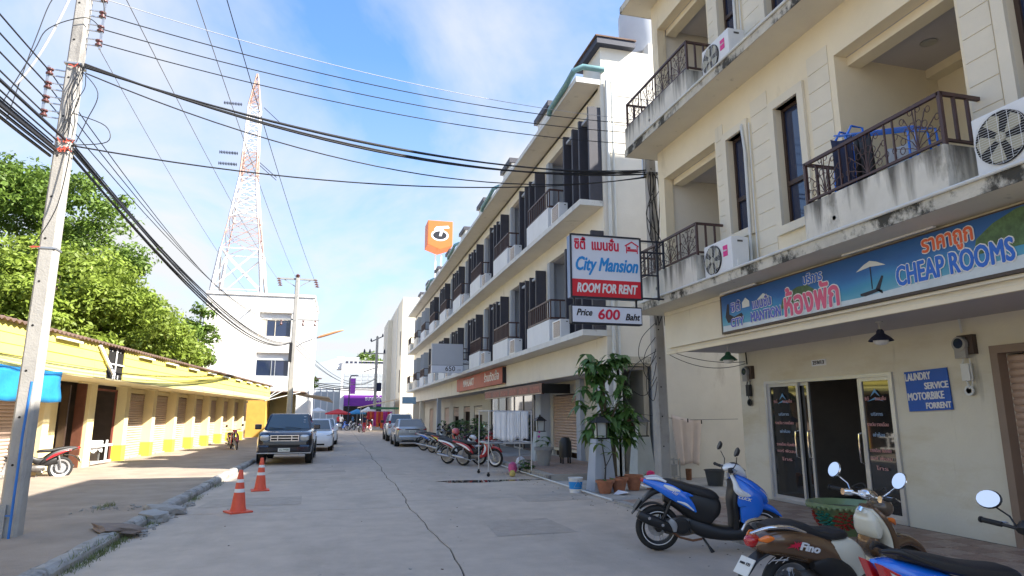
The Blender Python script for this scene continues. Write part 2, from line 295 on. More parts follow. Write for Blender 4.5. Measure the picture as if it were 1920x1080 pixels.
def text(body, size, mat_, parent, origin, xa=(0, -1, 0), ya=(0, 0, 1), width=None, bold=0, shear=0, fat=0, name='lettering', depth=.004, align='CENTER', spacing=1, mirror=False):
    cu = bpy.data.curves.new('lettering', 'FONT'); cu.body = body; cu.size = 1; cu.align_x = align; cu.align_y = 'CENTER'; cu.offset = bold; cu.shear = shear; cu.resolution_u = 3; cu.extrude = depth / size; cu.space_character = spacing
    tmp = bpy.data.objects.new('tmp', cu); C.objects.link(tmp); bpy.context.view_layer.update()
    me = bpy.data.meshes.new_from_object(tmp.evaluated_get(bpy.context.evaluated_depsgraph_get())); bpy.data.objects.remove(tmp); bpy.data.curves.remove(cu)
    me.materials.clear(); me.materials.append(mat_); me.name = name
    sx = size
    if width and len(me.vertices):
        xs = [v.co.x for v in me.vertices]; sx = width / max(max(xs) - min(xs), .01)
    if fat:   # heavier strokes: shifted copies, each a hair proud of the last
        b = bmesh.new(); n0 = len(me.vertices)
        for q, (fx_, fz_) in enumerate(((0, 0), (fat, 0), (-fat, 0), (0, fat), (0, -fat), (fat * .7, fat * .7), (-fat * .7, -fat * .7), (fat * .7, -fat * .7), (-fat * .7, fat * .7))):
            b.from_mesh(me); b.verts.ensure_lookup_table()
            for v in list(b.verts)[q * n0:(q + 1) * n0]: v.co.x += fx_ / sx; v.co.y += fz_ / size; v.co.z += q * .0003 / size
        b.to_mesh(me); b.free()
    X = Vector(xa).normalized(); Y = Vector(ya).normalized(); Z = X.cross(Y)
    for v in me.vertices: v.co = X * v.co.x * sx + Y * v.co.y * size + Z * v.co.z * size
    me.update()
    o = link(name, me, parent); o.location = origin; return o
# ================================================================== GROUND
def wig(y): return 1.37 + .035 * math.sin(y * .9) + .02 * math.sin(y * 2.3 + 1) + .012 * math.sin(y * 6.1)
MB().box(-900, 900, -60, 2500, -.30, -.06).build('ground', M['soil'], kind='structure')
rd = MB().box(-2.8, 5.6, -6, 130, -.10, -.022).build('road', M['joint'], kind='structure')
ys = [-6, -1.5, 4.6, 12.45, 18.3, 24.4, 30.5, 36.6, 42.7, 48.8, 56, 64, 76, 100, 130]
for side in (0, 1):
    for i in range(len(ys) - 1):
        b = MB(); a0 = ys[i] + .012 + (.9 if side else 0) * (0 < i); a1 = ys[i + 1] - .008 + (.9 if side and i + 1 < len(ys) - 1 else 0); k = max(6, int((a1 - a0) / .3)); k = min(k, 40); lo, hi = [], []
        for j in range(k + 1):
            y = a0 + (a1 - a0) * j / k; w = wig(y)
            A, B = ((-2.75, w - .011) if side == 0 else (w + .009, 5.27))
            lo.append((A, y)); hi.append((B, y))
        vs = [(x, y, 0) for x, y in lo] + [(x, y, 0) for x, y in hi]; n = k + 1
        vs += [(x, y, -.05) for x, y, _ in vs]
        fs = [(j, n + j, n + j + 1, j + 1) for j in range(k)] + [(j, j + 1, 2 * n + j + 1, 2 * n + j) for j in range(k)] + [(n + j + 1, n + j, 3 * n + j, 3 * n + j + 1) for j in range(k)] + [(0, 2 * n, 3 * n, n), (k, n + k, 3 * n + k, 2 * n + k)]
        b.add(vs, fs).build('concrete_slab', M['road'], rd)
for x0, x1, y0, y1 in ((-2.4, -.6, 13.3, 14.6), (2.2, 3.4, 9.2, 10.6), (-1.9, .3, 20.2, 21.2), (3.6, 5.0, 12.6, 13.7)):
    MB().add([(x0, y0, .004), (x1, y0 + .06, .004), (x1 - .05, y1, .004), (x0 + .08, y1 - .05, .004)], [(0, 1, 2, 3)]).build('road_patch', mat('road_patch_concrete', (.41, .35, .29), .85, var=.15, vs=5, bump=.4, bs=50), rd)
# wet patch by the drying rack
pd = MB(); pts = []
for j in range(30):
    a = 2 * math.pi * j / 30; r = 1 + .25 * math.sin(3 * a + 1) + .12 * math.sin(7 * a); pts.append((3.7 + 1.3 * r * math.cos(a), 16.75 + .28 * r * math.sin(a), .004))
pd.add(pts, [tuple(range(30))]).build('puddle', M['water'], kind='structure')
# side area beyond the near forecourt (right of the road)
fc = MB().box(5.29, 40, 12.0, 130, -.09, -.004)
fc.build('forecourt', M['fore'], kind='structure')
# left pavement, gently level
MB().box(-16, -2.98, -6, 130, -.1, .09).build('pavement', M['pave'], kind='structure')
# kerb on the left: separate worn stones
kroot = MB().box(-2.97, -2.80, -6, 130, -.1, .02).build('kerb_bed', M['soil'], kind='structure')
y = -5.0; i = 0
while y < 70:
    L = 1.0 if y < 40 else 3.0; dx = random.uniform(-.012, .012); dz = random.uniform(-.014, .008); w = .095
    if not (11.5 < y < 12.4):
        p = [(-w, -.05), (w, -.05), (w, .07), (w - .02, .105), (w - .06, .125), (-w + .04, .13), (-w, .12)]
        b = MB(); k = 5; vs = []; fs = []; m_ = len(p)
        for q in range(k):
            for (a, c) in p: vs.append((a + random.uniform(-.007, .007), L * .985 * q / (k - 1) - L / 2, c + (random.uniform(-.012, .008) if c > 0 else 0)))
        for q in range(k - 1):
            for r in range(m_): fs.append((q * m_ + r, q * m_ + (r + 1) % m_, (q + 1) * m_ + (r + 1) % m_, (q + 1) * m_ + r))
        fs += [tuple(range(m_)), tuple((k - 1) * m_ + r for r in range(m_))[::-1]]
        o = b.add(vs, fs).build('kerb_stone', M['kerb'], kroot); o.location = (-2.86 + dx, y + L / 2, dz); o.rotation_euler = (random.uniform(-.012, .012), 0, random.uniform(-.01, .01))
    y += L; i += 1
def rock(name, c, s, m_, parent=None, seed=0, rot=0, flat=1):
    r = random.Random(seed); bm = bmesh.new(); bmesh.ops.create_icosphere(bm, subdivisions=2, radius=1)
    for v in bm.verts:
        k = 1 + r.uniform(-.16, .16); v.co = Vector((max(-.72, min(.72, v.co.x)) * s[0] * k * 1.2, max(-.72, min(.72, v.co.y)) * s[1] * k * 1.2, max(-.6, min(.6, v.co.z)) * s[2] * 1.4 * (1 + r.uniform(-.1, .1))))
    me = bpy.data.meshes.new(name); bm.to_mesh(me); bm.free(); me.materials.append(m_); o = link(name, me, parent); o.location = c; o.rotation_euler = (r.uniform(-.08, .08), r.uniform(-.15, .15), rot); return o
tag(rock('broken_kerb_slab', (-2.75, 12.6, .09), (.34, .26, .07), M['kerb'], None, 1, .4), 'broken grey slab lying on the left kerb beyond the concrete patch, nearest the cones', 'rubble')
tag(rock('kerb_chunk', (-2.72, 11.75, .09), (.16, .22, .09), M['concrete'], None, 2, .9), 'grey lump of broken kerb wedged just before the larger loose slab', 'rubble')
tag(rock('cracked_patch_slab', (-2.88, 10.55, .11), (.30, .42, .05), mat('reddish_slab', (.22, .17, .14), .9, var=.3, vs=6, bump=.6), None, 4, .5), 'flat reddish-brown cracked slab lifting over the left kerb', 'rubble')
ch = MB()
for j in range(140):
    yy = random.choice([11.9, 10.9, 13.6, 12.4]) + random.gauss(0, .35); xx = -2.68 + abs(random.gauss(0, .07)); s_ = random.uniform(.006, .035)
    q = Matrix.Rotation(random.uniform(0, 6), 3, 'Z') @ Matrix.Rotation(random.uniform(-.6, .6), 3, 'X'); ch.box(-s_, s_, -s_ * .7, s_ * .7, -s_ * .5, s_ * .5, 0, q, (xx, yy, s_ * .4))
for j in range(50):
    s_ = random.uniform(.005, .03); q = Matrix.Rotation(random.uniform(0, 6), 3, 'Z'); ch.box(-s_, s_, -s_, s_, -s_ * .4, s_ * .4, 0, q, (random.uniform(-4.1, -3.0), random.gauss(12.9, .35), .1))
ch.build('crumbled_concrete', M['kerb'], kind='stuff')
wd = MB()
for cx_, cy_, nn, sp_ in ((-2.70, 9.3, 260, .3), (-2.70, 10.0, 200, .2), (-2.68, 11.5, 160, .2), (-2.68, 14.6, 160, .3), (-3.8, 13.1, 120, .25), (-2.7, 8.6, 160, .25), (-2.7, 17.3, 100, .4), (6.0, 11.95, 90, .3)):
    for j in range(nn):
        x_, y_ = cx_ + random.gauss(0, .045), cy_ + random.gauss(0, sp_); h = random.uniform(.02, .09); a = random.uniform(0, 6.28); dx_, dy_ = math.cos(a), math.sin(a); z_ = .0 if x_ > -2.75 else .09
        wd.add([(x_ - dy_ * .004, y_ + dx_ * .004, z_), (x_ + dy_ * .004, y_ - dx_ * .004, z_), (x_ + dx_ * h * .8, y_ + dy_ * h * .8, z_ + h)], [(0, 1, 2)])
wd.build('gutter_weeds', M['grass'], kind='stuff')
# patio in front of the mansion: laid tiles as pieces
pt = MB().box(5.30, 8.2, -6, 11.95, -.09, .042).build('patio', M['joint'], kind='structure')
tm = [MB().box(-.192, .192, -.192, .192, -.02, .012).mesh('tile', M[k], bevel=0) for k in ('tile', 'tile2')]
# each tile carries a raised 4x4 cobble relief
def tilemesh(m_):
    b = MB().box(-.194, .194, -.194, .194, -.02, .006)
    for i in range(5):
        for j in range(5):
            b.box(-.19 + i * .077, -.19 + i * .077 + .068, -.19 + j * .077, -.19 + j * .077 + .068, .004, .011)
    return b.mesh('tile', m_)
tm = [tilemesh(M['tile']), tilemesh(M['tile2'])]
for i in range(7):
    for j in range(23):
        o = link('tile', tm[(i + j) % 2], pt); o.location = (5.50 + i * .4, 3.0 + j * .4, .048 + random.uniform(-.0015, .0015))
MB().box(5.30, 8.2, -6, 2.79, .042, .056).build('patio_near', M['tile'], pt)
MB().box(5.14, 5.295, -6, 11.95, -.1, .06).build('patio_kerb', M['kerb'], pt)
# raised walkway of the long row
wk = MB().box(5.32, 8.0, 16.4, 64, -.1, .15).build('walkway', M['fore'], kind='structure')
MB().box(5.24, 5.318, 16.35, 64, -.1, .135).build('walkway_edge', M['kerb'], wk)
tw = MB().box(-.29, .29, -.29, .29, 0, .01).mesh('tile', M['tile'])
for i in range(4):
    for j in range(12):
        o = link('tile', tw, wk); o.location = (5.75 + i * .6, 16.8 + j * .6, .151)
tag(MB().tube([(5.15, 12.1, .05), (5.17, 16, .05), (5.14, 21, .06), (5.2, 24, .05)], .018, 8).build('drain_pipe', M['pvc'], smooth=True), 'white plastic pipe lying along the foot of the raised walkway', 'pipe')

# ================================================================== CITY MANSION BUILDING
cm = thing('mansion_building', 'cream three-storey guesthouse with weathered balconies and slab edges on the right', 'building', (7, 6, 0))
cm_ = lambda mb, n, m_, parent=None, **k: _off(mb, n, m_, cm if parent is None else parent, **k)
def _off(mb, n, m_, par, off=None, **k):
    # meshes are written in world coordinates; shift by the root's place
    ow = Vector((0, 0, 0)); q = par
    while q: ow += q.location; q = q.parent
    mb.v = [(v[0] - ow.x, v[1] - ow.y, v[2] - ow.z) for v in mb.v]
    return mb.build(n, m_, par, **k)
# ground floor wall with door and shutter openings
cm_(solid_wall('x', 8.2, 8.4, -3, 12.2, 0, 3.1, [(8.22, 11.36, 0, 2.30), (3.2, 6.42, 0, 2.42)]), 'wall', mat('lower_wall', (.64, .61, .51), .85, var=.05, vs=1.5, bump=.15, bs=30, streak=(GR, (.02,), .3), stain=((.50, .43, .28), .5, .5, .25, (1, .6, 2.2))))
cm_(MB().box(8.4, 18, 12.0, 12.2, 0, 2.93).box(8.4, 18, -3, -2.8, 0, 2.93), 'wall', M['cream'])
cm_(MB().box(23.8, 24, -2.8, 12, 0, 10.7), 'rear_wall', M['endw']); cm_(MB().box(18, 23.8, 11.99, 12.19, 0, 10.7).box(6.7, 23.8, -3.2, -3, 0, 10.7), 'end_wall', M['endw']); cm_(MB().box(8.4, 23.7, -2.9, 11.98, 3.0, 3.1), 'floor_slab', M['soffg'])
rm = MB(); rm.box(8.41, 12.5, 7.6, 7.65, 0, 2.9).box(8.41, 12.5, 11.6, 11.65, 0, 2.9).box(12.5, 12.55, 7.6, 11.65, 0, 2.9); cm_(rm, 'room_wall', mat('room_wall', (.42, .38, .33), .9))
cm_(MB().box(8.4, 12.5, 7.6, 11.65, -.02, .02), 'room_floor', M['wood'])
# notices and a sofa inside
nb = MB()
for j in range(16):
    yy = 7.9 + (j % 6) * .55 + random.uniform(0, .1); zz = 1.35 + (j // 6) * .32; nb.box(12.45, 12.49, yy, yy + random.uniform(.25, .45), zz, zz + random.uniform(.18, .26), j % 3)
cm_(nb, 'notice_board', [mat('paper', (.45, .42, .38), .8), mat('paper_blue', (.12, .18, .3), .8), mat('paper_red', (.3, .12, .1), .8)])
cm_(MB().box(11.2, 12.2, 8.2, 11.0, .02, .45).box(12.0, 12.3, 8.2, 11.0, .45, .95).box(11.2, 12.2, 8.0, 8.2, .02, .65), 'sofa', M['wood'], bevel=.05)
# fascia beam + soffits
cm_(MB().box(6.5, 6.72, -3, 12.2, 2.93, 3.738).box(6.44, 6.5, -3, 12.0, 2.985, 3.02).box(6.46, 6.5, -3, 12.0, 3.02, 3.06).box(6.47, 6.5, -3, 12.15, 3.66, 3.735, 0), 'fascia', M['creamb'])
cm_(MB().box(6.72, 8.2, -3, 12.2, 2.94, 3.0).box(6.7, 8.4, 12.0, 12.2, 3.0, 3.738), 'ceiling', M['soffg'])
cm_(MB().box(6.503, 6.56, -3, 12.19, 2.87, 2.93), 'fascia_trim', M['yel2'] if False else M['cream'])
for z, n_ in ((3.74, 0), (7.28, 1), (10.82, 2)):
    cm_(MB().box(5.9, 8.6, -3, 12.53, z, z + .03).box(5.92, 8.6, -3, 12.51, z + .03, z + .12), 'balcony_slab', M['edge'] if False else [M['soff'] if 0 else M['creamb']])
    e = MB().box(5.885, 5.899, -3, 12.545, z - .004, z + .155).box(5.885, 8.6, 12.531, 12.545, z - .004, z + .155)
    cm_(e, 'slab_edge', M['edge'])
# storeys
def pane_window(par, Xf, y0, y1, z0, z1, ftz, mir=1):
    fr = MB(); t = .05; x0, x1 = Xf + .10, Xf + .17
    fr.box(x0, x1, y0, y0 + t, z0, z1).box(x0, x1, y1 - t, y1, z0, z1).box(x0, x1, y0 + t, y1 - t, z0, z0 + t).box(x0, x1, y0 + t, y1 - t, z1 - t, z1).box(x0 - .012, x1, y0 + t, y1 - t, ftz, ftz + .07)
    w = _off(fr, 'window', M['wframe'], par)
    _off(MB().box(x0 + .03, x0 + .035, y0 + t, y1 - t, z0 + t, z1 - t), 'pane', M['glass'], w)
    s_ = MB(); s_.box(Xf - .05, Xf + .10, y0 - .13, y0 - .001, z0 - .13, z1 + .14).box(Xf - .05, Xf + .10, y1 + .001, y1 + .13, z0 - .13, z1 + .14).box(Xf - .05, Xf + .10, y0 - .001, y1 + .001, z1, z1 + .14).box(Xf - .06, Xf + .10, y0 - .001, y1 + .001, z0 - .13, z0)
    _off(s_, 'window_surround', M['creamb'], par)
for fl in (0, 1):
    z0 = 3.86 + fl * 3.54; z1 = 7.28 + fl * 3.54; dz = fl * 3.54
    wins = [(9.07, 9.57, 4.72 + dz, 6.47 + dz), (7.68, 8.24, 4.50 + dz, 6.43 + dz), (3.9, 4.55, 4.60 + dz, 6.6 + dz)]
    recs = [(9.98, 11.95, z0, 6.62 + dz), (5.10, 6.93, z0, 6.62 + dz), (.6, 2.9, z0, 6.62 + dz)]
    cm_(solid_wall('x', 6.5, 6.7, -3, 12.2, z0, z1, wins + recs), 'wall', M['cream'])
    cm_(MB().box(6.7, 8.5, 12.0, 12.2, z0, z1).box(8.601, 18, 12.001, 12.199, z0 - .1, z1 + .1), 'end_wall', M['endw'])
    for w in wins: pane_window(cm, 6.5, *w, w[2] + (w[3] - w[2]) * .33)
    for r in recs:
        b = MB().box(8.3, 8.36, r[0] - .1, r[1] + .1, z0, r[3] + .1).box(6.7, 8.3, r[0] - .07, r[0] - .001, z0, r[3] + .1)
        if r[1] < 11: b.box(6.7, 8.3, r[1] + .001, r[1] + .07, z0, r[3] + .1)
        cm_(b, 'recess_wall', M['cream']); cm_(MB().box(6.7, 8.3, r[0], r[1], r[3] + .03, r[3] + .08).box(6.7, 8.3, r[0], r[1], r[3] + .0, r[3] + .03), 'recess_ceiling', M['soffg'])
        cm_(MB().box(6.72, 6.95, r[0], r[1], r[3] - .13, r[3]), 'recess_beam', M['cream']); cm_(MB().box(8.1, 8.3, r[0], r[1], r[3] - .13, r[3]), 'recess_beam', M['cream'])
        d = cm_(MB().box(8.24, 8.30, r[0] + .05, r[0] + .85, z0, z0 + 2.35), 'balcony_door', M['wframe'])
        cm_(MB().lathe([(.10, 0), (.10, -.02), (.07, -.025)], (7.5, (r[0] + r[1]) / 2 + .3, r[3] + .0), 16), 'downlight', M['steel'])
        # balcony parapet in front of the recess
        ya, yb = {0: (9.85, 12.53), 1: (4.95, 7.08), 2: (.4, 3.0)}[recs.index(r)]
        pp = MB().box(5.9, 6.02, ya, yb, z0 - .001, 4.40 + dz).box(6.02, 6.5, ya, ya + .12, z0, 4.40 + dz)
        if recs.index(r) > 0: pp.box(6.02, 6.5, yb - .12, yb, z0, 4.40 + dz)
        else: pp.box(6.02, 6.5, yb - .12, yb, z0, 4.40 + dz)
        cm_(pp, 'parapet', M['parapet'], bevel=.01)
        # iron railing with curling vine ornament
        zt = 4.98 + dz; zb = 4.46 + dz; X = 5.96; rl = MB()
        rl.bar((X, ya + .03, zt), (X, yb - .03, zt), .04).bar((X, ya + .03, zb), (X, yb - .03, zb), .03).bar((X, ya + .03, zt), (6.5, ya + .03, zt), .04).bar((X, ya + .03, zb), (6.5, ya + .03, zb), .03).bar((X, yb - .03, zt), (6.5, yb - .03, zt), .04).bar((X, yb - .03, zb), (6.5, yb - .03, zb), .03)
        for yy in (ya + .03, yb - .03): rl.bar((X, yy, 4.40 + dz), (X, yy, zt + .02), .04)
        for yy in (ya + .03, yb - .03):
            for xx in (6.14, 6.32): rl.bar((xx, yy, zb), (xx, yy, zt), .03)
        ln = yb - ya; k = max(2, round(ln / .72))
        for q in range(1, k): rl.bar((X, ya + ln * q / k - .06, zb), (X, ya + ln * q / k - .06, zt), .018).bar((X, ya + ln * q / k + .06, zb), (X, ya + ln * q / k + .06, zt), .018)
        rr = cm_(rl, 'railing', M['rail'])
        sc = MB()
        for q in range(k):
            c0 = ya + ln * (q + .5) / k
            for sgn in (-1, 1):
                for (lean, h, cur) in ((.02, .5, .0), (.14, .44, .1), (.24, .30, .18), (.27, .14, .2)):
                    P0 = [(X, c0, zb + .02), (X, c0 + sgn * lean * .25, zb + h * .45), (X, c0 + sgn * lean * .75, zb + h * .8), (X, c0 + sgn * lean, zb + h)]
                    sc.tube(P0, .006, 4)
                    for (fy, fz, r_) in ((lean * .6, h * .62, .042), (lean, h * .95, .036)):
                        cyy, czz = c0 + sgn * (fy + .03), zb + fz
                        sc.tube([(X, cyy + r_ * math.cos(a) * .8, czz + r_ * math.sin(a)) for a in [math.pi * 2 * t / 9 for t in range(10)]], .005, 4)
        _off(sc, 'scrollwork', M['rail'], rr)
    # incised cladding panels between openings
    for (pa, pb) in ((8.42, 8.86), (7.04, 7.46), (4.72, 5.06), (9.70, 9.93)):
        z = z0 + .15
        while z < z1 - .45:
            cm_(MB().box(6.490, 6.499, pa, pb, z, z + .275), 'cladding_panel', M['creamb']); z += .285
    # condensate pipes
    cm_(MB().tube([(6.42, 9.02, 3.95 + dz), (6.42, 9.0, 4.7 + dz), (6.42, 8.98, 6.0 + dz), (6.43, 9.05, 6.5 + dz), (6.52, 9.1, 6.62 + dz)], .024, 8), 'pipe_cover', M['pvc'], smooth=True)
    cm_(MB().tube([(6.46, 8.9, 3.9 + dz), (6.46, 8.88, 6.5 + dz)], .012, 6).tube([(5.87, -3, 3.9 + dz), (5.87, 12.0, 3.90 + dz)], .022, 8), 'drain_line', M['pvc'], smooth=True)
    for yy in (6.55, 11.35): cm_(MB().lathe([(.03, 0), (.03, .14), (.022, .14), (.022, .02)], (5.9, yy, 4.08 + dz), 12, axis='x', cap=True), 'spout', M['concrete']).rotation_euler = (0, 0, 0)
cm_(MB().box(6.5, 6.7, -3, 12.2, 10.94, 11.2).box(5.9, 6.5, -3, 12.5, 10.94, 10.96), 'roof_parapet', M['creamb'])
cm_(MB().box(6.71, 23.9, -2.99, 12.18, 10.70, 10.9), 'roof', M['creamb'])
cm_(MB().box(14, 18, 2, 12.6, 10.9, 15.4), 'shade_block', M['endw'])  # unseen roof block, added to throw shade on the row's end wall
# shutter at the right edge
sh = MB(); z = .06
cm_(MB().box(8.05, 8.2, 6.42, 6.52, 0, 2.52).box(8.05, 8.2, 3.0, 6.42, 2.42, 2.52), 'shutter_frame', mat('brown_frame', (.22, .16, .12), .6))
while z < 2.4:
    cm_(MB().prism([(8.22, z), (8.205, z + .02), (8.20, z + .045), (8.205, z + .07), (8.22, z + .088), (8.24, z + .088), (8.24, z)], 'y', 3.2, 6.42), 'shutter_slat', M['shutb']); z += .09
# glass doors
dr = MB(); Xd = 8.2
def frame_rect(b, x0, x1, y0, y1, z0, z1, t, m=0): b.box(x0, x1, y0, y0 + t, z0, z1, m).box(x0, x1, y1 - t, y1, z0, z1, m).box(x0, x1, y0 + t, y1 - t, z0, z0 + t, m).box(x0, x1, y0 + t, y1 - t, z1 - t, z1, m)
frame_rect(dr, 8.16, 8.30, 8.22, 11.36, .05, 2.30, .06); dframe = cm_(dr, 'door_frame', M['alu'])
leafs = [('fixed_glazing', 10.42, 11.30, 8.20), ('sliding_door', 10.22, 10.44, 8.25), ('sliding_door', 8.85, 8.99, 8.25), ('fixed_glazing', 8.28, 8.93, 8.20)]
for nme, ya, yb, xx in ((leafs[0]), (leafs[3])):
    f_ = MB(); frame_rect(f_, xx, xx + .045, ya, yb, .11, 2.24, .055); f_ = cm_(f_, nme, M['alu'])
    _off(MB().box(xx + .018, xx + .024, ya + .055, yb - .055, .165, 2.185), 'pane', M['glassd'], f_)
for ya, yb in ((10.20, 11.02), (8.45, 9.02)):
    f_ = MB(); frame_rect(f_, 8.252, 8.292, ya, yb, .11, 2.24, .055); f_ = cm_(f_, 'sliding_door', M['alu'])
    _off(MB().box(8.27, 8.276, ya + .055, yb - .055, .165, 2.185), 'pane', M['glassd'], f_)
for yy, xx in ((10.50, 8.2), (10.23, 8.25), (8.97, 8.2)):
    cm_(MB().tube([(xx, yy, .88), (xx - .06, yy, .90), (xx - .07, yy, 1.0), (xx - .07, yy, 1.25), (xx - .06, yy, 1.35), (xx, yy, 1.37)], .013, 8), 'door_handle', M['chrome'], smooth=True)
# window stickers: small blue sailing emblem and lines of lettering
for yc, wd_ in ((10.86, .52), (8.61, .42)):
    cm_(MB().add([(8.192, yc + .10, 1.93), (8.192, yc, 2.06), (8.192, yc - .10, 1.93), (8.192, yc, 2.0)], [(0, 1, 2, 3)]).add([(8.192, yc + .17, 1.86), (8.192, yc, 1.925), (8.192, yc - .17, 1.86), (8.192, yc, 1.89)], [(0, 1, 2, 3)]), 'emblem', mat('sticker_blue', (.10, .28, .5), .5, var=0))
    rows = [('ซิตี้      แมนชั่น', 1.90, 'a'), ('บริการ', 1.66, 'b'), ('รายวัน รายเดือน', 1.50, 'a'), ('เช่าห้อง', 1.34, 'b'), ('รายเดือน ห้องพัก', 1.10, 'a'), ('แอร์ พัดลม', .98, 'a'), ('โทร', .83, 'a')]
    for s_, z, c_ in rows:
        t_ = text(s_, .075, mat('sticker_rose', (.55, .28, .27), .6, var=0) if c_ == 'a' else mat('sticker_pale', (.30, .42, .6), .6, var=0), cm, (8.190 - 7, yc - 6, z), width=wd_ * (1 if len(s_) > 9 else .55), bold=.0, name='lettering')
tx = thing('house_number_plate', 'small pale number plate above the glass door of the guesthouse', 'number plate', (8.19, 9.8, 2.56))
MB().box(-.0, .01, -.18, .18, -.055, .055).build('plate', M['signw'], tx); text('259/13', .095, M['letk'], tx, (-.006, 0, 0), bold=.0, width=.28)

# ================================================================== LONG ROW
row = thing('terraced_shophouse_row', 'long three-storey row with blue-grey balconies, dark vertical fins and white slab edges', 'building', (7, 40, 0))
rw = lambda mb, n, m_, parent=None, **k: _off(mb, n, m_, row if parent is None else parent, **k)
P5 = 5.3; Y0 = 16.2; NB = 9; YE = 64
for z, xx in ((3.75, 6.2), (7.40, 6.2), (11.10, 6.15)):
    rw(MB().box(xx + .02, 8.2, 16.22, YE, z, z + .13), 'floor_slab', M['rowc'])
    rw(MB().box(xx, xx + .02, 16.2, YE, z - .01, z + .15).box(xx + .02, 6.9, 16.2, 16.22, z - .01, z + .15), 'slab_edge', mat('white_edge', (.62, .63, .62), .8, var=.12, vs=3, stain=((.25, .24, .22), 2, .58, .15, (1, 1, 1))))
holes = []; gh = []
for fl in (0, 1):
    z0 = 3.88 + fl * 3.65; z1 = 7.40 + fl * 3.70; hs = []
    for k in range(NB):
        y = Y0 + P5 * k; hs += [(y + .12, y + .72, z0 + .25, z1 - .95), (y + 1.42, y + 2.1, z0 + .25, z1 - .95), (y + 2.65, y + 5.15, z0, z1 - .5)]
    rw(solid_wall('x', 6.9, 7.05, 16.22, YE, z0, z1, hs), 'facade_wall', M['rowc'])
    for k in range(NB):
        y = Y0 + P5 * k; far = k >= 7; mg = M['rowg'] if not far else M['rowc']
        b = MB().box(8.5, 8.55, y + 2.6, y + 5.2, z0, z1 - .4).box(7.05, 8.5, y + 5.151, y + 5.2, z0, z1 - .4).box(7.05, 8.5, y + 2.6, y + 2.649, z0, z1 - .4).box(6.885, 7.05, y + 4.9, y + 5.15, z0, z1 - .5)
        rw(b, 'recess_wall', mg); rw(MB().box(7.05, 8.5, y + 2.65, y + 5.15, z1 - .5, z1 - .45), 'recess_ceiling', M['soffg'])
        rw(MB().box(8.44, 8.5, y + 3.0, y + 3.8, z0, z0 + 2.1), 'balcony_door', M['wframe'])
        for (a, c) in ((.12, .72), (1.42, 2.1)):
            f_ = MB(); frame_rect(f_, 6.95, 7.0, y + a, y + c, z0 + .25, z1 - .95, .06); f_.box(6.94, 7.0, y + a + .06, y + c - .06, z0 + 1.0, z0 + 1.07); f_ = rw(f_, 'window', M['roww'] if k > 2 else M['wframe'])
            _off(MB().box(6.97, 6.975, y + a + .06, y + c - .06, z0 + .31, z1 - 1.01), 'pane', M['glass'], f_)
        for q, a in enumerate((.02, .80, 1.38, 2.18)):
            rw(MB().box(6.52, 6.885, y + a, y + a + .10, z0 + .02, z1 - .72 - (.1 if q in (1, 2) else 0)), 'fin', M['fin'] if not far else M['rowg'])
        rw(MB().box(6.60, 6.885, y + .12, y + .80, z1 - .98, z1 - .90).box(6.60, 6.885, y + 1.48, y + 2.18, z1 - .98, z1 - .90), 'fin_tie', M['rowg'])
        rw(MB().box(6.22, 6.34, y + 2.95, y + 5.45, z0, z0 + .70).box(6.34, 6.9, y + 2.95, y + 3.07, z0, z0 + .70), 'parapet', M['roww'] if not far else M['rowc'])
        r_ = MB(); r_.bar((6.28, y + 2.98, z0 + 1.33), (6.28, y + 5.42, z0 + 1.33), .05).bar((6.28, y + 2.98, z0 + .76), (6.28, y + 5.42, z0 + .76), .05).bar((6.28, y + 2.98, z0 + 1.33), (6.9, y + 2.98, z0 + 1.33), .05).bar((6.28, y + 2.98, z0 + .76), (6.9, y + 2.98, z0 + .76), .05)
        for t in range(12): r_.bar((6.28, y + 2.98 + t * 2.44 / 11, z0 + .7), (6.28, y + 2.98 + t * 2.44 / 11, z0 + 1.33), .035)
        r_.bar((6.6, y + 2.98, z0 + .76), (6.6, y + 2.98, z0 + 1.33), .035)
        rw(r_, 'railing', M['rail'])
        if fl == 1 and k > 0:
            c_ = MB().box(6.62, 7.6, y - 1.5, y - .0, 11.25, 12.2).box(6.50, 7.7, y - 1.6, y + .1, 12.202, 12.40, 1); rw(c_, 'roof_vent', [M['roww'], M['fin']])
# ground floor
gh = []; gy = [(21.5, 24.3, 2.4), (25.5, 35.1, 2.6), (37.3, 39.7, 2.2), (41.0, 43.2, 2.2), (45.0, 47.2, 2.2), (49.2, 51.3, 2.2), (53.4, 55.6, 2.2), (57.6, 60, 2.2)]
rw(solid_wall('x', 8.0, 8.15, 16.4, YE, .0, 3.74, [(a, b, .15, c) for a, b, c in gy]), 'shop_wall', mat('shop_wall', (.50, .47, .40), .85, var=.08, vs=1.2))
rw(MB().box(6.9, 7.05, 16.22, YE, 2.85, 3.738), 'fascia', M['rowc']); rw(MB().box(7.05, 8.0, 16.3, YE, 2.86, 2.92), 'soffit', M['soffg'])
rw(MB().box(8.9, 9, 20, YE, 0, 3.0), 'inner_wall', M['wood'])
for k in range(1, 9):
    y = 16.2 + 5.3 * k
    if k not in (6, 8): continue
    rw(MB().box(6.92, 7.2, y - .2, y + .2, .0, 2.86), 'column', M['rowg'] if k < 8 else M['rowc'])
rw(MB().box(6.9, 7.3, 16.2, 16.55, 0, 2.85), 'column', mat('corner_column', (.55, .56, .56), .8, var=.1, vs=2))
rw(MB().box(7.85, 8.0, 20.9, 21.3, .15, 2.85), 'pier', M['rowg']); rw(MB().box(7.6, 8.0, 24.6, 25.3, .15, 2.85), 'pier', M['rowg'])
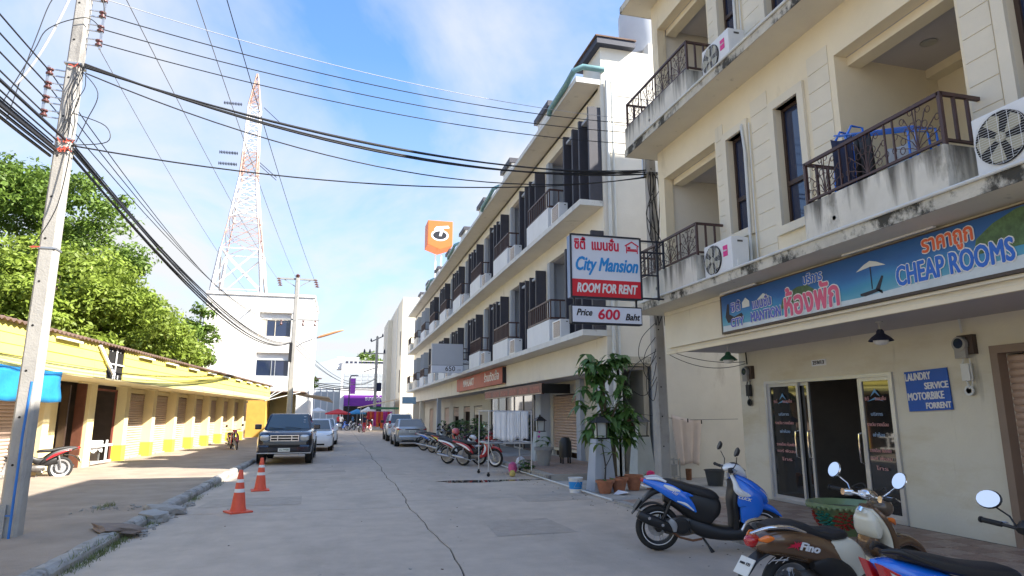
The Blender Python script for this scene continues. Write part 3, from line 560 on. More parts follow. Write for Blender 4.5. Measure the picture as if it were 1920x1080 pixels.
for n_, (a, b, c) in enumerate(gy):
    if n_ == 1: continue
    low = {0: .45, 2: 1.7, 3: 1.9, 4: 1.6, 5: .2, 6: .2, 7: .2}[n_]; z = c - .05; i = 0
    s_ = MB()
    if n_ == 0:
        while z > low: rw(MB().prism([(8.06, z), (8.04, z - .03), (8.03, z - .05), (8.04, z - .07), (8.06, z - .095), (8.08, z - .095), (8.08, z)], 'y', a, b), 'shutter_slat', M['shutb']); z -= .10
        rw(MB().box(8.03, 8.09, a, b, low - .1, low), 'shutter_slat', M['shutw'])
    else:
        while z > low: s_.prism([(8.06, z), (8.03, z - .05), (8.06, z - .095), (8.08, z - .095), (8.08, z)], 'y', a, b); z -= .10
        rw(s_, 'roller_shutter', M['shutb'] if n_ != 2 else M['shutw'])
# glass shop front
for q in range(6):
    ya = 25.5 + q * 1.6; f_ = MB(); frame_rect(f_, 8.03, 8.09, ya, ya + 1.58, .15, 2.6, .06); f_ = rw(f_, 'shop_window', M['wframe'] if q % 2 else M['alu']); _off(MB().box(8.055, 8.06, ya + .06, ya + 1.52, .21, 2.54), 'pane', M['glassd'], f_)
# end wall facing the camera, with the stair entrance cut in it
rw(solid_wall('y', 16.2, 16.4, 7.05, 18, 0, 12.3, [(7.3, 8.25, 0, 2.95)]), 'end_wall', M['endw'])
rw(MB().box(6.93, 7.05, 16.205, 16.4, 3.9, 12.3).box(6.93, 7.05, 16.4, 17.6, 11.3, 12.3), 'end_wall', M['endw'])
rw(MB().box(8.6, 18, 16.4, 20, 12.3, 12.8), 'roof_block', M['endw'])
rw(MB().box(6.75, 7.95, 15.98, 17.8, 12.302, 12.50, 0).box(6.70, 7.98, 15.95, 17.85, 12.502, 12.545, 1), 'stair_cap', [mat('navy_trim', (.03, .035, .06), .6), M['roofm']])
rw(MB().box(7.3, 8.5, 17.9, 18.0, 0, 3).box(7.28, 7.3, 16.4, 18, 0, 3).box(8.25, 8.35, 16.4, 18, 0, 3).box(7.3, 8.25, 16.4, 18, 2.95, 3.0), 'entrance_hall', M['rowg'])
rw(MB().box(7.38, 8.05, 17.84, 17.89, .1, 2.3), 'entrance_door', M['wframe'])
rw(MB().box(7.1, 8.4, 15.95, 16.2, 3.0, 3.18), 'canopy', M['edge'])
dpm = MB()
for xx, r_ in ((7.06, .05), (7.22, .035)): dpm.tube([(xx, 16.13, 11.2), (xx, 16.13, 3.9), (xx, 16.13, .1)], r_, 10)
rw(dpm, 'downpipe', M['pvc'], smooth=True)
for yy in (16.15, 26.5, 36.5, 47): rw(MB().tube([(7.0, yy, 11.55), (6.35, yy, 11.55), (6.12, yy + .1, 11.45), (6.08, yy + .7, 11.3), (6.08, yy + 2.2, 11.25), (6.1, yy + 2.4, 11.15)], .085, 10), 'gutter_pipe', M['teal'], smooth=True)
rw(MB().box(6.9, 18, 16.4, YE, 11.0, 11.09).box(6.9, 18, YE - .2, YE, 0, 11.0), 'roof', M['rowc'])
# wall joints on the end wall
for z, xa, xb in ((9.9, 7.3, 9.0), (9.0, 7.1, 8.4), (6.4, 7.4, 9.5), (10.8, 7.3, 10)): rw(MB().box(xa, xb, 16.192, 16.199, z, z + .012), 'wall_joint', M['concrete'])
tk = tag(MB().lathe([(.80, 12.3), (.82, 12.4), (.82, 13.9), (.78, 14.05), (.4, 14.3), (.12, 14.36), (.1, 14.42)], (9.0, 17.4, .45), 40).build('water_tank', M['tankm'], smooth=True), 'large pale grey cylindrical water tank on the near end of the long row', 'water tank')
# gap between buildings: low clutter wall + washing line wall
# ================================================================== foliage helper
def leafcloud(name, lobes, nclump, per, cr, ls, m_, parent=None, seed=1, droop=.3, fill=.75, origin=(0, 0, 0)):
    r = np.random.default_rng(seed); V = []; vol = np.array([a[3] ** 2 for a in lobes], float); vol /= vol.sum()
    cs = []
    for _ in range(nclump):
        L = lobes[r.choice(len(lobes), p=vol)]; d = r.normal(size=3); d /= np.linalg.norm(d); d[2] = abs(d[2]) * .9 - .25 * r.random()
        rad = L[3] * (fill + (1 - fill) * r.random() ** .6) * (1 + .12 * r.normal()); sz = L[4] if len(L) > 4 else .85
        cs.append((L[0] + d[0] * rad, L[1] + d[1] * rad, L[2] + d[2] * rad * sz, cr * (.55 + .8 * r.random())))
    cs = np.array(cs); n = nclump * per
    ci = np.repeat(np.arange(nclump), per); d = r.normal(size=(n, 3)); d /= np.linalg.norm(d, axis=1)[:, None]
    pos = cs[ci, :3] + d * (cs[ci, 3] * (.45 + .6 * r.random(n)))[:, None] * np.array([1, 1, .75])
    nr = d * .8 + np.array([0, 0, .55]) + r.normal(size=(n, 3)) * .55; nr /= np.linalg.norm(nr, axis=1)[:, None]
    t = np.cross(nr, r.normal(size=(n, 3))); t /= np.linalg.norm(t, axis=1)[:, None]; b = np.cross(nr, t)
    s = (ls * (.6 + .8 * r.random(n)))[:, None]
    v = np.stack([pos - t * s * .5, pos + b * s * .24 - nr * s * .05, pos + t * s * .5 - nr * s * .16, pos - b * s * .24 - nr * s * .05], 1).reshape(-1, 3) - np.array(origin)
    me = bpy.data.meshes.new(name); me.vertices.add(len(v)); me.vertices.foreach_set('co', v.ravel()); me.loops.add(4 * n); me.loops.foreach_set('vertex_index', np.arange(4 * n, dtype=np.int32))
    me.polygons.add(n); me.polygons.foreach_set('loop_start', np.arange(0, 4 * n, 4, dtype=np.int32)); me.polygons.foreach_set('loop_total', np.full(n, 4, dtype=np.int32))
    me.materials.append(m_); me.update(calc_edges=True); o = link(name, me, parent); return o
def treething(label, x, y, h, lobes, nc, per, cr, ls, m_, seed):
    t = thing('broadleaf_tree', label, 'tree', (x, y, 0)); tb = MB(); tb.tube([(0, 0, -.05), (.1, .1, h * .3), (0, .2, h * .6), (.2, 0, h * .85)], [.35, .27, .2, .08], 10)
    for L in lobes: tb.tube([(.05, .1, h * .35), ((L[0] - x) * .6, (L[1] - y) * .6, L[2] * .75), (L[0] - x, L[1] - y, L[2] + L[3] * .5)], [.16, .1, .03], 7)
    tb.build('trunk', M['bark'], t, smooth=True); c = leafcloud('crown', lobes, nc, per, cr, ls, m_, t, seed, origin=(x, y, 0)); return t
treething('large light green tree with a sunlit rounded crown right behind the yellow shop roof', -14, 33.5, 8, [(-16.6, 33, 6.3, 3.9), (-12.6, 33.5, 6.7, 3.6), (-10.2, 34, 5.4, 3.1), (-21, 33, 6, 4), (-8.8, 35, 4.2, 2.2), (-13, 31.5, 4.5, 2.6)], 620, 150, .80, .23, M['treel'], 3)
treething('taller darker green tree standing behind the light green one at the left edge', -16.5, 41, 12, [(-20.0, 41, 13.0, 4.0), (-16.2, 41, 12.8, 3.6), (-14.7, 42, 10.4, 3.1), (-22, 41, 9, 4), (-17, 40, 7, 4)], 460, 110, .95, .28, M['treed'], 5)
treething('small tree with a pointed sprig of leaves between the big tree and the white building', -9.6, 46, 7, [(-10.4, 46, 5.2, 2.2), (-9.2, 46, 6.6, 1.3), (-9.0, 46, 8.2, .55)], 75, 60, .6, .30, M['treed'], 8)

# ================================================================== YELLOW SHOPS (local x = towards the street, local y = along the row)
A = math.radians(-3.78)
ys_ = thing('yellow_shop_row', 'low yellow shophouse row with brown roller shutters and a deep yellow fascia on the left', 'building', (-7.2, 26.2, 0), A)
def Y_(mb, n, m_, par=None, **k): return mb.build(n, m_, par or ys_, **k)
T = 2.8; ya, yb = -24, 21.5
for k in range(-8, 8):
    y = -.42 + T * k
    if k in (-3,): Y_(MB().box(-.37, -.02, y - .05, y + .35, .09, 2.75), 'pillar', M['ycr']); continue
    wide = k == -1
    Y_(MB().box(-.37, 0, y - (.12 if wide else 0), y + .35, .09, 2.75), 'pillar', M['ycr'])
    if k >= 0: Y_(MB().box(-.36, .012, y - .012, y + .362, .10, .62), 'pillar_base', M['yel2'])
    Y_(MB().box(-.30, -.17, y + .36, y + .50, 1.95, 2.22), 'electric_meter', M['engine'])
for k in range(-8, 8):
    a, b = -.07 + T * k, -.42 + T * (k + 1)
    if k == -1: # open room
        Y_(MB().box(-.30, -.36, a, a + .06, .1, 2.5).box(-.30, -.36, b - .06, b, .1, 2.5).box(-.30, -.36, a + .06, b - .06, 2.44, 2.5), 'door_frame', mat('red_brown_frame', (.24, .07, .05), .6)); continue
    if k == -2:
        Y_(MB().box(-.40, -.36, a, b - 1.25, .1, 2.55), 'side_wall', M['ycr']); Y_(MB().box(-.37, -.1, b - .18, b, .1, 2.6), 'door_leaf', mat('brown_door', (.16, .06, .035), .6, var=.2, vs=5)); Y_(MB().box(-.30, -.1, b - 1.25, b - 1.17, .1, 2.5), 'door_frame', M['wframe'])
        continue
    z = 2.42; sl = MB()
    if k >= -3:
        for q in range(26):
            z0 = 2.42 - q * .09
            Y_(MB().prism([(-.36, z0), (-.345, z0 - .02), (-.335, z0 - .045), (-.345, z0 - .07), (-.36, z0 - .085), (-.375, z0 - .085), (-.375, z0)], 'y', a, b), 'shutter_slat', M['shutw'] if k > 50 else (M['shutb'] if q < 3 else mat('shutter_tan', (.50, .38, .31), .5, var=.08, vs=3))) if k < 4 else sl.prism([(-.36, z0), (-.335, z0 - .045), (-.36, z0 - .085), (-.375, z0 - .085), (-.375, z0)], 'y', a, b)
        if k >= 4: Y_(sl, 'roller_shutter', mat('shutter_tan', (.5, .38, .31)))
    else: Y_(MB().box(-.375, -.345, a, b, .1, 2.5), 'roller_shutter', M['shutb'])
    Y_(MB().box(-.355, -.30, a, b, 2.44, 2.6), 'shutter_hood', M['ycr']); Y_(MB().box(-.40, -.26, a, b, .09, .14), 'threshold', M['kerb'])
    # diamond lattice on the ventilated top slats
    if 0 <= k < 4:
        lt = MB()
        for q in range(14): yy = a + .08 + q * (b - a - .3) / 14; lt.bar((-.328, yy, 2.40), (-.328, yy + .16, 2.17), .012).bar((-.328, yy + .16, 2.40), (-.328, yy, 2.17), .012)
        Y_(lt, 'lattice', M['shutw'])
Y_(MB().box(-5.3, -5.2, ya, yb, .05, 3.5).box(-5.2, -.4, ya, ya + .1, .05, 3.5).box(-5.2, -.36, yb, yb + .1, .05, 3.4), 'rear_wall', M['ycr'])
for k in (-3, -2, -1, 0): Y_(MB().box(-5.2, -.38, -.30 + T * k, -.2 + T * k, .05, 2.7), 'party_wall', M['wood'])
Y_(MB().box(-5.2, -.36, ya, yb, 2.76, 2.80).box(-.36, 1.18, ya, yb, 2.62, 2.66), 'ceiling', M['ycr'])
Y_(MB().box(-5.2, -.38, ya, yb, .06, .10), 'shop_floor', M['fore'])
# fascia: boards, with a gap where the lattice opening is
hole = (-5.50, -4.30)
fb = MB(); 
for r_ in range(4):
    z0 = 2.66 + r_ * .225; z1 = z0 + .222; y = ya; c = 0
    while y < yb:
        e = min(y + 2.95, yb)
        if y < hole[0] < e: e = hole[0]
        if abs(y - hole[0]) < 1e-6: y = hole[1]; continue
        rr = random.uniform(-.006, .006)
        Y_(MB().add([(1.20 + rr, y + .004, z0), (1.20 + rr, e - .004, z0), (1.185, e - .004, z1), (1.185, y + .004, z1), (1.165, y + .004, z0), (1.165, e - .004, z0), (1.165, e - .004, z1), (1.165, y + .004, z1)], [(0, 1, 2, 3), (4, 7, 6, 5), (0, 4, 5, 1), (3, 2, 6, 7), (0, 3, 7, 4), (1, 5, 6, 2)]), 'fascia_board', M['yel'] if r_ > 0 else mat('pale_yellow', (.84, .76, .26), .8, var=.06, vs=1.2)); y = e
Y_(MB().box(1.14, 1.16, hole[0] - .05, hole[1] + .05, 2.64, 3.58).box(.9, 1.1, hole[0], hole[1], 3.5, 3.52), 'dark_backing', M['dark'])
l_ = MB().box(1.185, 1.205, -4.93, -4.88, 2.66, 3.52).box(1.185, 1.205, hole[0], hole[1], 3.06, 3.10).box(1.185, 1.2, -5.05, -5.0, 2.66, 2.8).box(1.185, 1.2, -4.7, -4.65, 2.66, 2.78)
for q in (-5.35, -5.18, -4.78, -4.6): l_.box(1.165, 1.17, q, q + .05, 3.44, 3.47)
Y_(l_, 'window_bars', M['white'])
Y_(MB().bar((1.24, -6.25, 3.52), (1.27, -5.2, 2.80), .05, .09), 'hanging_tube_fitting', M['white'])
# corrugated roof, real ripples
rf = MB(); k = int((yb + .3 - ya) / .055); vs = []
for i in range(k + 1):
    y = ya + i * .055; dz = .028 * math.sin(i * 1.5708)
    for x, z in ((1.32, 3.585), (1.30, 3.60), (-5.6, 4.3)): vs.append((x, y, z + dz))
fs = []
for i in range(k):
    fs += [(i * 3 + 1, i * 3 + 2, i * 3 + 5, i * 3 + 4)]
rf.add(vs, fs)
vs2 = [(v[0], v[1], v[2] - .035) for v in vs]; rf.add(vs2, [f[::-1] for f in fs]); rf.add([v for i in range(k + 1) for v in (vs[i * 3 + 1], vs2[i * 3 + 1])], [(2 * i, 2 * i + 1, 2 * i + 3, 2 * i + 2) for i in range(k)])
Y_(rf, 'corrugated_roof', M['roofm'], smooth=False)
Y_(MB().box(1.12, 1.18, ya, yb, 3.50, 3.55), 'roof_batten', M['wood'])
for yy in (-8.6, -3.2, -.6, 2.2, 5.0, 7.8, 10.6, 13.4, 16.2, 19.0):
    f_ = Y_(MB().box(1.21, 1.30, yy, yy + 1.25, 3.43, 3.48), 'tube_light', M['white'], bevel=.01)
for yy in (-4.5, -1.8, 1.0, 3.8): Y_(MB().box(.1, .2, yy, yy + 1.2, 2.57, 2.615), 'tube_light', M['ycr'])
# interior: table with cloth and white chair
tt = thing('shop_table', 'table under a white cloth just inside the open yellow shop', 'table', (-7.75, 23.35, .1), A)
MB().box(-.35, .3, -.1, 1.0, .70, .73).build('tabletop', M['white'], tt)
for a in (-.3, .25):
    for b in (-.05, .95): MB().box(a - .02, a + .02, b - .02, b + .02, 0, .70).build('leg', M['steel'], tt)
cl = MB(); 
for i in range(12):
    x0 = .305; cl.box(x0 + .006 * math.sin(i * 1.3), x0 + .012 + .006 * math.sin(i * 1.3), -.1 + i * .092, -.1 + i * .092 + .092, .42 + .05 * math.sin(i), .735)
cl.box(-.35, .31, -.1, 1.0, .731, .738); o = tag(cl.build('tablecloth', M['cloth']), 'white cloth draped over the table inside the open yellow shop', 'tablecloth'); o.location = tt.location; o.rotation_euler = tt.rotation_euler
g_ = thing('shop_gate', 'low white barrier across the lower part of the open yellow shop doorway', 'barrier', (-7.38, 23.4, .1), A)
MB().box(0, .04, 0, 1.5, .55, .62).box(0, .04, 0, 1.5, .05, .11).box(0, .04, 1.02, 1.1, .11, .75).build('bars', M['white'], g_)
# tarp awning
tp = MB(); vs = []; nx_, ny = 7, 26
for j in range(ny):
    for i in range(nx_):
        y = 13.2 + j * (17.97 - 13.2) / (ny - 1); t = i / (nx_ - 1); x = -6.50 + (17.97 - y) * -.066 + .02 * math.sin(j * 1.1 + i) + .04 * t; vs.append((x, y, 2.66 - t * .72 + .015 * math.sin(j * .8)))
tp.add(vs, [(j * nx_ + i, j * nx_ + i + 1, (j + 1) * nx_ + i + 1, (j + 1) * nx_ + i) for j in range(ny - 1) for i in range(nx_ - 1)])
tpo = tag(tp.build('tarpaulin', M['tarp'], smooth=True), 'bright blue tarpaulin hanging from the yellow fascia beside the near utility pole', 'tarpaulin')
md = tpo.modifiers.new('t', 'SOLIDIFY'); md.thickness = .006
# stub building behind the far end (orange lean-to)
lt = thing('orange_lean_to', 'small ochre lean-to closing the far end of the yellow shops', 'building', (-5, 51, 0))
MB().box(-2, -.1, -.6, 5, 0, 2.9).build('wall', mat('ochre', (.62, .36, .07), .8), lt); MB().box(-.1, 1.6, 2.2, 5, 0, 3.2).build('wall', mat('olive_wall', (.42, .36, .16), .8), lt)
MB().box(-1.2, 2.5, -.3, 5.2, 3.25, 3.35).build('roof', M['roofm'], lt); rr_ = MB().add([(1.7, 1, 3.3), (4.2, 1, 3.0), (4.5, 5, 2.7), (1.7, 5, 3.3), (1.7, 1, 3.22), (4.2, 1, 2.92), (4.5, 5, 2.62), (1.7, 5, 3.22)], [(0, 1, 2, 3), (7, 6, 5, 4), (0, 4, 5, 1), (1, 5, 6, 2), (2, 6, 7, 3), (3, 7, 4, 0)]); rr_.build('canopy', M['awn'], lt)
rk = MB()
for (a, b) in (((-.2, -.6, 2.7), (1.4, -.5, 3.6)), ((-.2, -.6, 2.7), (.7, -.5, 3.5)), ((-.2, -.6, 2.65), (2.2, -.4, 3.3)), ((.2, -.5, 3.5), (1.9, -.5, 3.62))): rk.bar(a, b, .05)
rk.build('awning_frame', M['white'], lt)

# ================================================================== WHITE BUILDING + MAST
wb = thing('white_block', 'plain white three-storey block with two window bands below the lattice mast', 'building', (-7, 62, 0))
hw = [(-.35, 2.4, 8.6, 10.8), (-.4, 2.4, 5.05, 7.15)]
for a in (hw,):
    solid_wall('y', 0, .35, -4.85, 4.3, 0, 12.3, a).build('wall', mat('bright_render', (.76, .73, .68), .8, var=.05, vs=.8, stain=((.6, .56, .5), .6, .62, .2, (1, 1, .4))), wb)
MB().box(-4.85, 4.3, .36, 10, 0, 12.2).box(-4.95, 4.4, -.1, 10.1, 12.3, 12.55).build('wall', M['farw'], wb)
for q, (x0, x1, z0, z1) in enumerate(hw):
    MB().box(x0, x1, .28, .34, z0 + .0, z1).build('window_recess', M['farw'], wb)
    f_ = MB(); zt = z1 - .62 if q == 0 else z1 - .62
    frame_rect(f_, x0, x1, .20, .27, z0, zt, .0) if False else None
    f_.box(x0, x1, .18, .26, z0, z0 + .06).box(x0, x1, .18, .26, zt - .06, zt)
    for xx in ([x0, x0 + .6, x0 + 1.35, x1 - .06] if q == 0 else [x0, x0 + 1.3, x0 + 1.6, x1 - .06]): f_.box(xx, xx + .06, .18, .26, z0 + .06, zt - .06)
    f_ = f_.build('window', M['alu'] if q else M['shutw'], wb); MB().box(x0 + .06, x1, .22, .24, z0 + .06, zt - .06).build('pane', M['glass'], f_)
    if q == 0: MB().box(x0 + .06, x0 + .6, .19, .215, z0 + .06, zt - .06).build('curtain', M['shutw'], f_)
    MB().box(x0 - .1, x1 + .05, -.12, -.001, zt + .0, zt + .55).build('sun_hood', mat('bright_render', (0, 0, 0)), wb) if False else None
for x, z in ((-3.9, 11.0), (-1.1, 11.0), (2.6, 10.9)): MB().tube([(x, 0, z), (x + .0, -.5, z - .05)], .05, 6).build('spout', M['concrete'], wb)
MB().box(2.35, 2.75, -.25, 0, 0, 9.6).build('pilaster', mat('bright_render', (0, 0, 0)), wb) if False else None
py_ = thing('lattice_mast', 'tall red-flecked white lattice transmission mast rising above the white block', 'mast', (-13.35, 90, 0))
def lat(z0, w0, z1, w1, nb, par, m_, t=.10, cx0=0, cx1=0):
    b = MB()
    for sx, sy in ((-1, -1), (1, -1), (1, 1), (-1, 1)): b.bar((cx0 + sx * w0, sy * w0, z0), (cx1 + sx * w1, sy * w1, z1), t * 1.7)
    for i in range(nb):
        f0, f1 = i / nb, (i + 1) / nb; za, zb_ = z0 + (z1 - z0) * f0, z0 + (z1 - z0) * f1; wa, wb_ = w0 + (w1 - w0) * f0, w0 + (w1 - w0) * f1; ca, cb_ = cx0 + (cx1 - cx0) * f0, cx0 + (cx1 - cx0) * f1
        for (s, q) in (((-1, -1), (1, -1)), ((1, -1), (1, 1)), ((1, 1), (-1, 1)), ((-1, 1), (-1, -1))):
            b.bar((ca + s[0] * wa, s[1] * wa, za), (cb_ + q[0] * wb_, q[1] * wb_, zb_), t).bar((ca + q[0] * wa, q[1] * wa, za), (cb_ + s[0] * wb_, s[1] * wb_, zb_), t)
            b.bar((cb_ + s[0] * wb_, s[1] * wb_, zb_), (cb_ + q[0] * wb_, q[1] * wb_, zb_), t * .8)
    return b.build('lattice_section', m_, par)
lat(0, 4.3, 17.3, 2.95, 3, py_, M['pylon'], .14); lat(17.3, 2.95, 22.8, 2.35, 1, py_, M['pylon'], .17); lat(22.8, 2.35, 27.2, 1.75, 2, py_, M['pylonr'], .06)
lat(27.2, 1.75, 33.0, 1.05, 4, py_, M['pylon'], .11); lat(33, 1.05, 36.6, .92, 2, py_, M['pylonr'], .09); lat(36.6, .92, 43.5, .75, 5, py_, M['pylon'], .085); lat(43.5, .75, 48.6, .08, 5, py_, M['pylonr'], .07)
for z, s_ in ((43.8, -1), (36.6, -1), (35.0, -1), (43.7, 1), (35.6, 1), (35.2, 1)):
    b = MB(); x0 = s_ * 1.2; L = 2.6
    if s_ < 0:
        for q in range(12): b.lathe([(.08, 0), (.26, .05), (.08, .14)], (x0 - .6 - q * .2, 0, z), 8, axis='x')
    else:
        b.tube([(x0, 0, z), (x0 + 2.2, 1, z - 1.6)], .05, 5)
    b.build('insulator_string', M['navy'], py_)

# ================================================================== POLES
def pole(name, label, x, y, h, w0, w1, rz=0, holes=True, notch=True):
    t = thing(name, label, 'utility pole', (x, y, 0), rz); b = MB(); c = .28
    def ring(w, z): k = w / 2; q = k * (1 - c); return [(-k, -q, z), (-q, -k, z), (q, -k, z), (k, -q, z), (k, q, z), (q, k, z), (-q, k, z), (-k, q, z)]
    n = 12; vs = []; fs = []
    for i in range(n + 1): vs += ring(w0 + (w1 - w0) * i / n, -.1 + (h + .1) * i / n)
    for i in range(n):
        for j in range(8): fs.append((i * 8 + j, i * 8 + (j + 1) % 8, (i + 1) * 8 + (j + 1) % 8, (i + 1) * 8 + j))
    fs.append(tuple(n * 8 + j for j in range(8))); b.add(vs, fs).build('shaft', M['pole'], t)
    if holes:
        z = 1.0; k = 0
        while z < h:
            w = w0 + (w1 - w0) * z / h
            MB().lathe([(.016, 0), (.016, .004)], (-.03, -w / 2 - .003, z), 10, axis='y').build('bolt_hole', M['dark'], t); z += .62; k += 1
    return t
lp = pole('utility_pole', 'tall near concrete utility pole crowded with black cables at the left edge', -4.10, 10.35, 9.6, .245, .165, 0)
MB().box(-.11, -.02, -.16, -.125, -.05, .5).build('base_notch', M['concrete'], lp)
def spool(b, x, y, z):
    b.lathe([(.025, -.05), (.05, -.045), (.05, -.025), (.03, -.01), (.03, .01), (.05, .025), (.05, .045), (.025, .05)], (x, y, z), 10)
lv = MB(); iz = MB()
for i, z in enumerate((6.66, 6.44, 6.22, 6.00)):
    iz.bar((-.10, 0, z + .05), (-.34, -.05, z + .05), .018).bar((-.10, 0, z - .05), (-.34, -.05, z - .05), .018); lv = MB(); spool(lv, -.30, -.05, z); lv.build('insulator', M['ins'], lp, smooth=True)
for i, z in enumerate((8.0, 7.73, 7.49, 7.25)):
    iz.bar((.08, 0, z + .05), (.30, .02, z + .05), .018).bar((.08, 0, z - .05), (.30, .02, z - .05), .018); lv = MB(); spool(lv, .26, .02, z); lv.build('insulator', M['ins'], lp, smooth=True)
iz.bar((-.32, -.05, 5.92), (-.32, -.05, 6.75), .03).bar((.28, .02, 7.15), (.28, .02, 8.1), .03).build('bracket', M['steel'], lp)
for z in (6.80, 5.60, 5.45, 3.95): MB().box(-.115, .115, -.115, .115, z, z + .025).build('strap', M['steel'], lp)
tb = MB()
for j in range(12): z = random.choice([6.78, 5.58, 5.44]); x0_ = random.uniform(-.02, .12); tb.tube([(x0_ + random.uniform(-.05, .09), -.12, z + random.uniform(-.05, .05)) for _ in range(3)], .009, 4)
for j in range(4): tb.tube([(-.13 + random.uniform(-.08, 0), -.10, 3.95 + random.uniform(-.03, .03)), (-.08, -.12, 3.97)], .008, 4)
tb.build('red_ties', M['redtape'], lp, kind='stuff')
bp = tag(MB().tube([(-4.02, 10.13, .0), (-4.02, 10.12, 1.3), (-4.0, 10.12, 2.0)], .017, 8).bar((-4.10, 10.17, .28), (-4.02, 10.13, .28), .018).build('blue_pipe', M['blue'], smooth=True), 'thin blue pipe standing against the near utility pole', 'pipe')
bp.location = (.0, .0, .09)
rp = pole('utility_pole', 'concrete utility pole tangled with looping wires between the two right-hand buildings', 6.70, 12.95, 8.4, .29, .19, 0)
MB().box(-.173, .173, -.173, .173, 1.9, .2).build('paint_band', M['white'], rp) if False else None
MB().box(-.16, .16, -.16, .16, 7.08, 7.12).box(-.19, -.16, -.03, .03, 7.0, 7.6).build('strap', M['steel'], rp)
mp_ = pole('utility_pole', 'weathered concrete pole with two crossarms and a street lamp in front of the white block', -3.25, 47, 11.1, .38, .26, 0, holes=False)
MB().box(-1.35, 1.3, -.06, .06, 10.95, 11.07).bar((-.9, 0, 10.97), (0, 0, 10.4), .05).bar((.9, 0, 10.97), (0, 0, 10.4), .05).build('crossarm', M['concrete'], mp_); MB().box(-1.55, 1.6, -.05, .05, 8.10, 8.2).build('crossarm', M['concrete'], mp_)
for x in (-1.25, 1.2):
    ib = MB()
    for q in range(4): ib.lathe([(.05, 0), (.17, .03), (.05, .12)], (x + .1 * q * (1 if x > 0 else 1) * .5, -.1 * q, 10.93 - .17 * q), 8)
    ib.build('insulator', M['ins'], mp_, smooth=True)
ib = MB()
for q in range(2): ib.lathe([(.05, 0), (.18, .05), (.05, .16)], (0, 0, 11.12 + .1 * q), 8)
ib.build('insulator', M['ins'], mp_, smooth=True)
for x in (-.9, .55, 1.35): MB().lathe([(.03, 0), (.1, .08), (.03, .3), (.1, .33), (.03, .4)], (x, -.05, 7.70), 8).build('insulator', M['ins'], mp_, smooth=True)
la = MB().tube([(.1, 0, 6.2), (.6, 0, 6.55), (1.6, -.1, 6.95)], .035, 6).build('lamp_arm', M['steel'], mp_); MB().loft([(1.5, 6.9, .04, .04), (1.9, 7.06, .09, .12), (2.9, 7.4, .07, .11), (3.3, 7.5, .03, .04)], n=8).build('lamp_head', mat('lamp_orange', (.6, .27, .12), .5), mp_, smooth=True)
MB().box(-.25, -.05, -.3, -.15, 5.2, 6.5).build('cable_splice', M['cable'], mp_)
gp = pole('utility_pole', 'thin pole overgrown with green creeper beside the white block', -3.1, 75, 8.3, .45, .35, holes=False)
MB().box(-1.4, 1.1, -.05, .05, 5.5, 5.65).build('crossarm', M['pylonr'], gp); leafcloud('creeper', [(-2.9, 75, 4.8, .55, 2.6)], 14, 40, .35, .2, M['leafl'], gp, 4, origin=(-3.1, 75, 0))
fp = pole('utility_pole', 'distant utility pole with a transformer and crossarms in front of the purple-signed bank', 4.5, 88, 11.9, .42, .30, holes=False)
MB().box(-1.7, 1.5, -.06, .06, 9.6, 9.72).build('crossarm', M['concrete'], fp); MB().bar((-.8, 0, 11.2), (.8, 0, 12), .12).bar((-1.6, 0, 7.2), (.3, 0, 7.9), .10).build('crossarm', M['navy'], fp)
MB().box(.15, .75, -.3, .3, 4.7, 5.8).build('transformer', M['navy'], fp)
for x in (-1.6, -.9, 1.0, 1.4): MB().lathe([(.08, 0), (.15, .1), (.05, .5)], (x, 0, 9.72), 8).build('insulator', M['navy'], fp)
for x in (-.8, 0, .7): MB().lathe([(.05, 0), (.12, .1), (.05, .4)], (x, 0, 11.6 + x * .45), 8).build('insulator', M['navy'], fp)
st_ = thing('street_lamp', 'thin dark street lamp post with a narrow purple banner before the bank', 'street lamp', (1.0, 74, 0)); MB().tube([(0, 0, 0), (0, 0, 5.6), (.15, 0, 5.9), (.6, 0, 5.9)], .07, 8).build('post', M['navy'], st_); MB().box(.08, .62, -.03, .03, 3.9, 5.6).build('banner', M['purple'], st_); MB().box(.4, .9, -.1, .1, 5.85, 5.95).build('lamp_head', M['navy'], st_)

# ================================================================== CABLES
def cat(a, b, sag, n=20):
    a, b = Vector(a), Vector(b); return [a.lerp(b, i / n) - Vector((0, 0, sag * 4 * (i / n) * (1 - i / n))) for i in range(n + 1)]
def cable(label, a, b, sag, r=.012, m_='cable', group='cables strung from the near pole', n=24, nseg=5):
    o = tag(MB().tube(cat(a, b, sag, n), r, nseg).build('cable', M[m_], smooth=True), label, 'cable', group); return o
gr1 = 'bare lines running from the top of the near pole to the mansion'
E1 = [(6.2, 12.62, 8.15), (6.2, 12.62, 7.93), (6.2, 12.62, 7.66)]
for i, z in enumerate((7.73, 7.49, 7.25)): cable(['highest', 'middle', 'lowest'][i] + ' of the three dark power lines from the near pole top to the mansion', (-3.82, 10.37, z), E1[i], .30, .009, group=gr1)
cable('pale grey wire, highest of the lines from the near pole to the right', (-3.82, 10.37, 8.0), (6.3, 12.8, 8.35), .30, .006, 'cablew', None)
for i in range(6): cable('black communication cable in the thick bundle crossing the street between the near poles', (-3.98, 10.33, 6.80 + i * .012), (6.56, 12.9, 7.08 + .05 * (i % 3)), .42 + .045 * i, .011 + .006 * (i % 2), group='thick cable bundle crossing the street')
cable('separate black cable sagging below the street-crossing bundle', (-3.95, 10.35, 6.72), (6.56, 12.9, 7.02), .78, .011, group=None)
cable('lowest single cable crossing the street just under the bundle', (-4.0, 10.35, 5.55), (6.56, 12.9, 7.0), .42, .012, group=None)
rnd = random.Random(4)
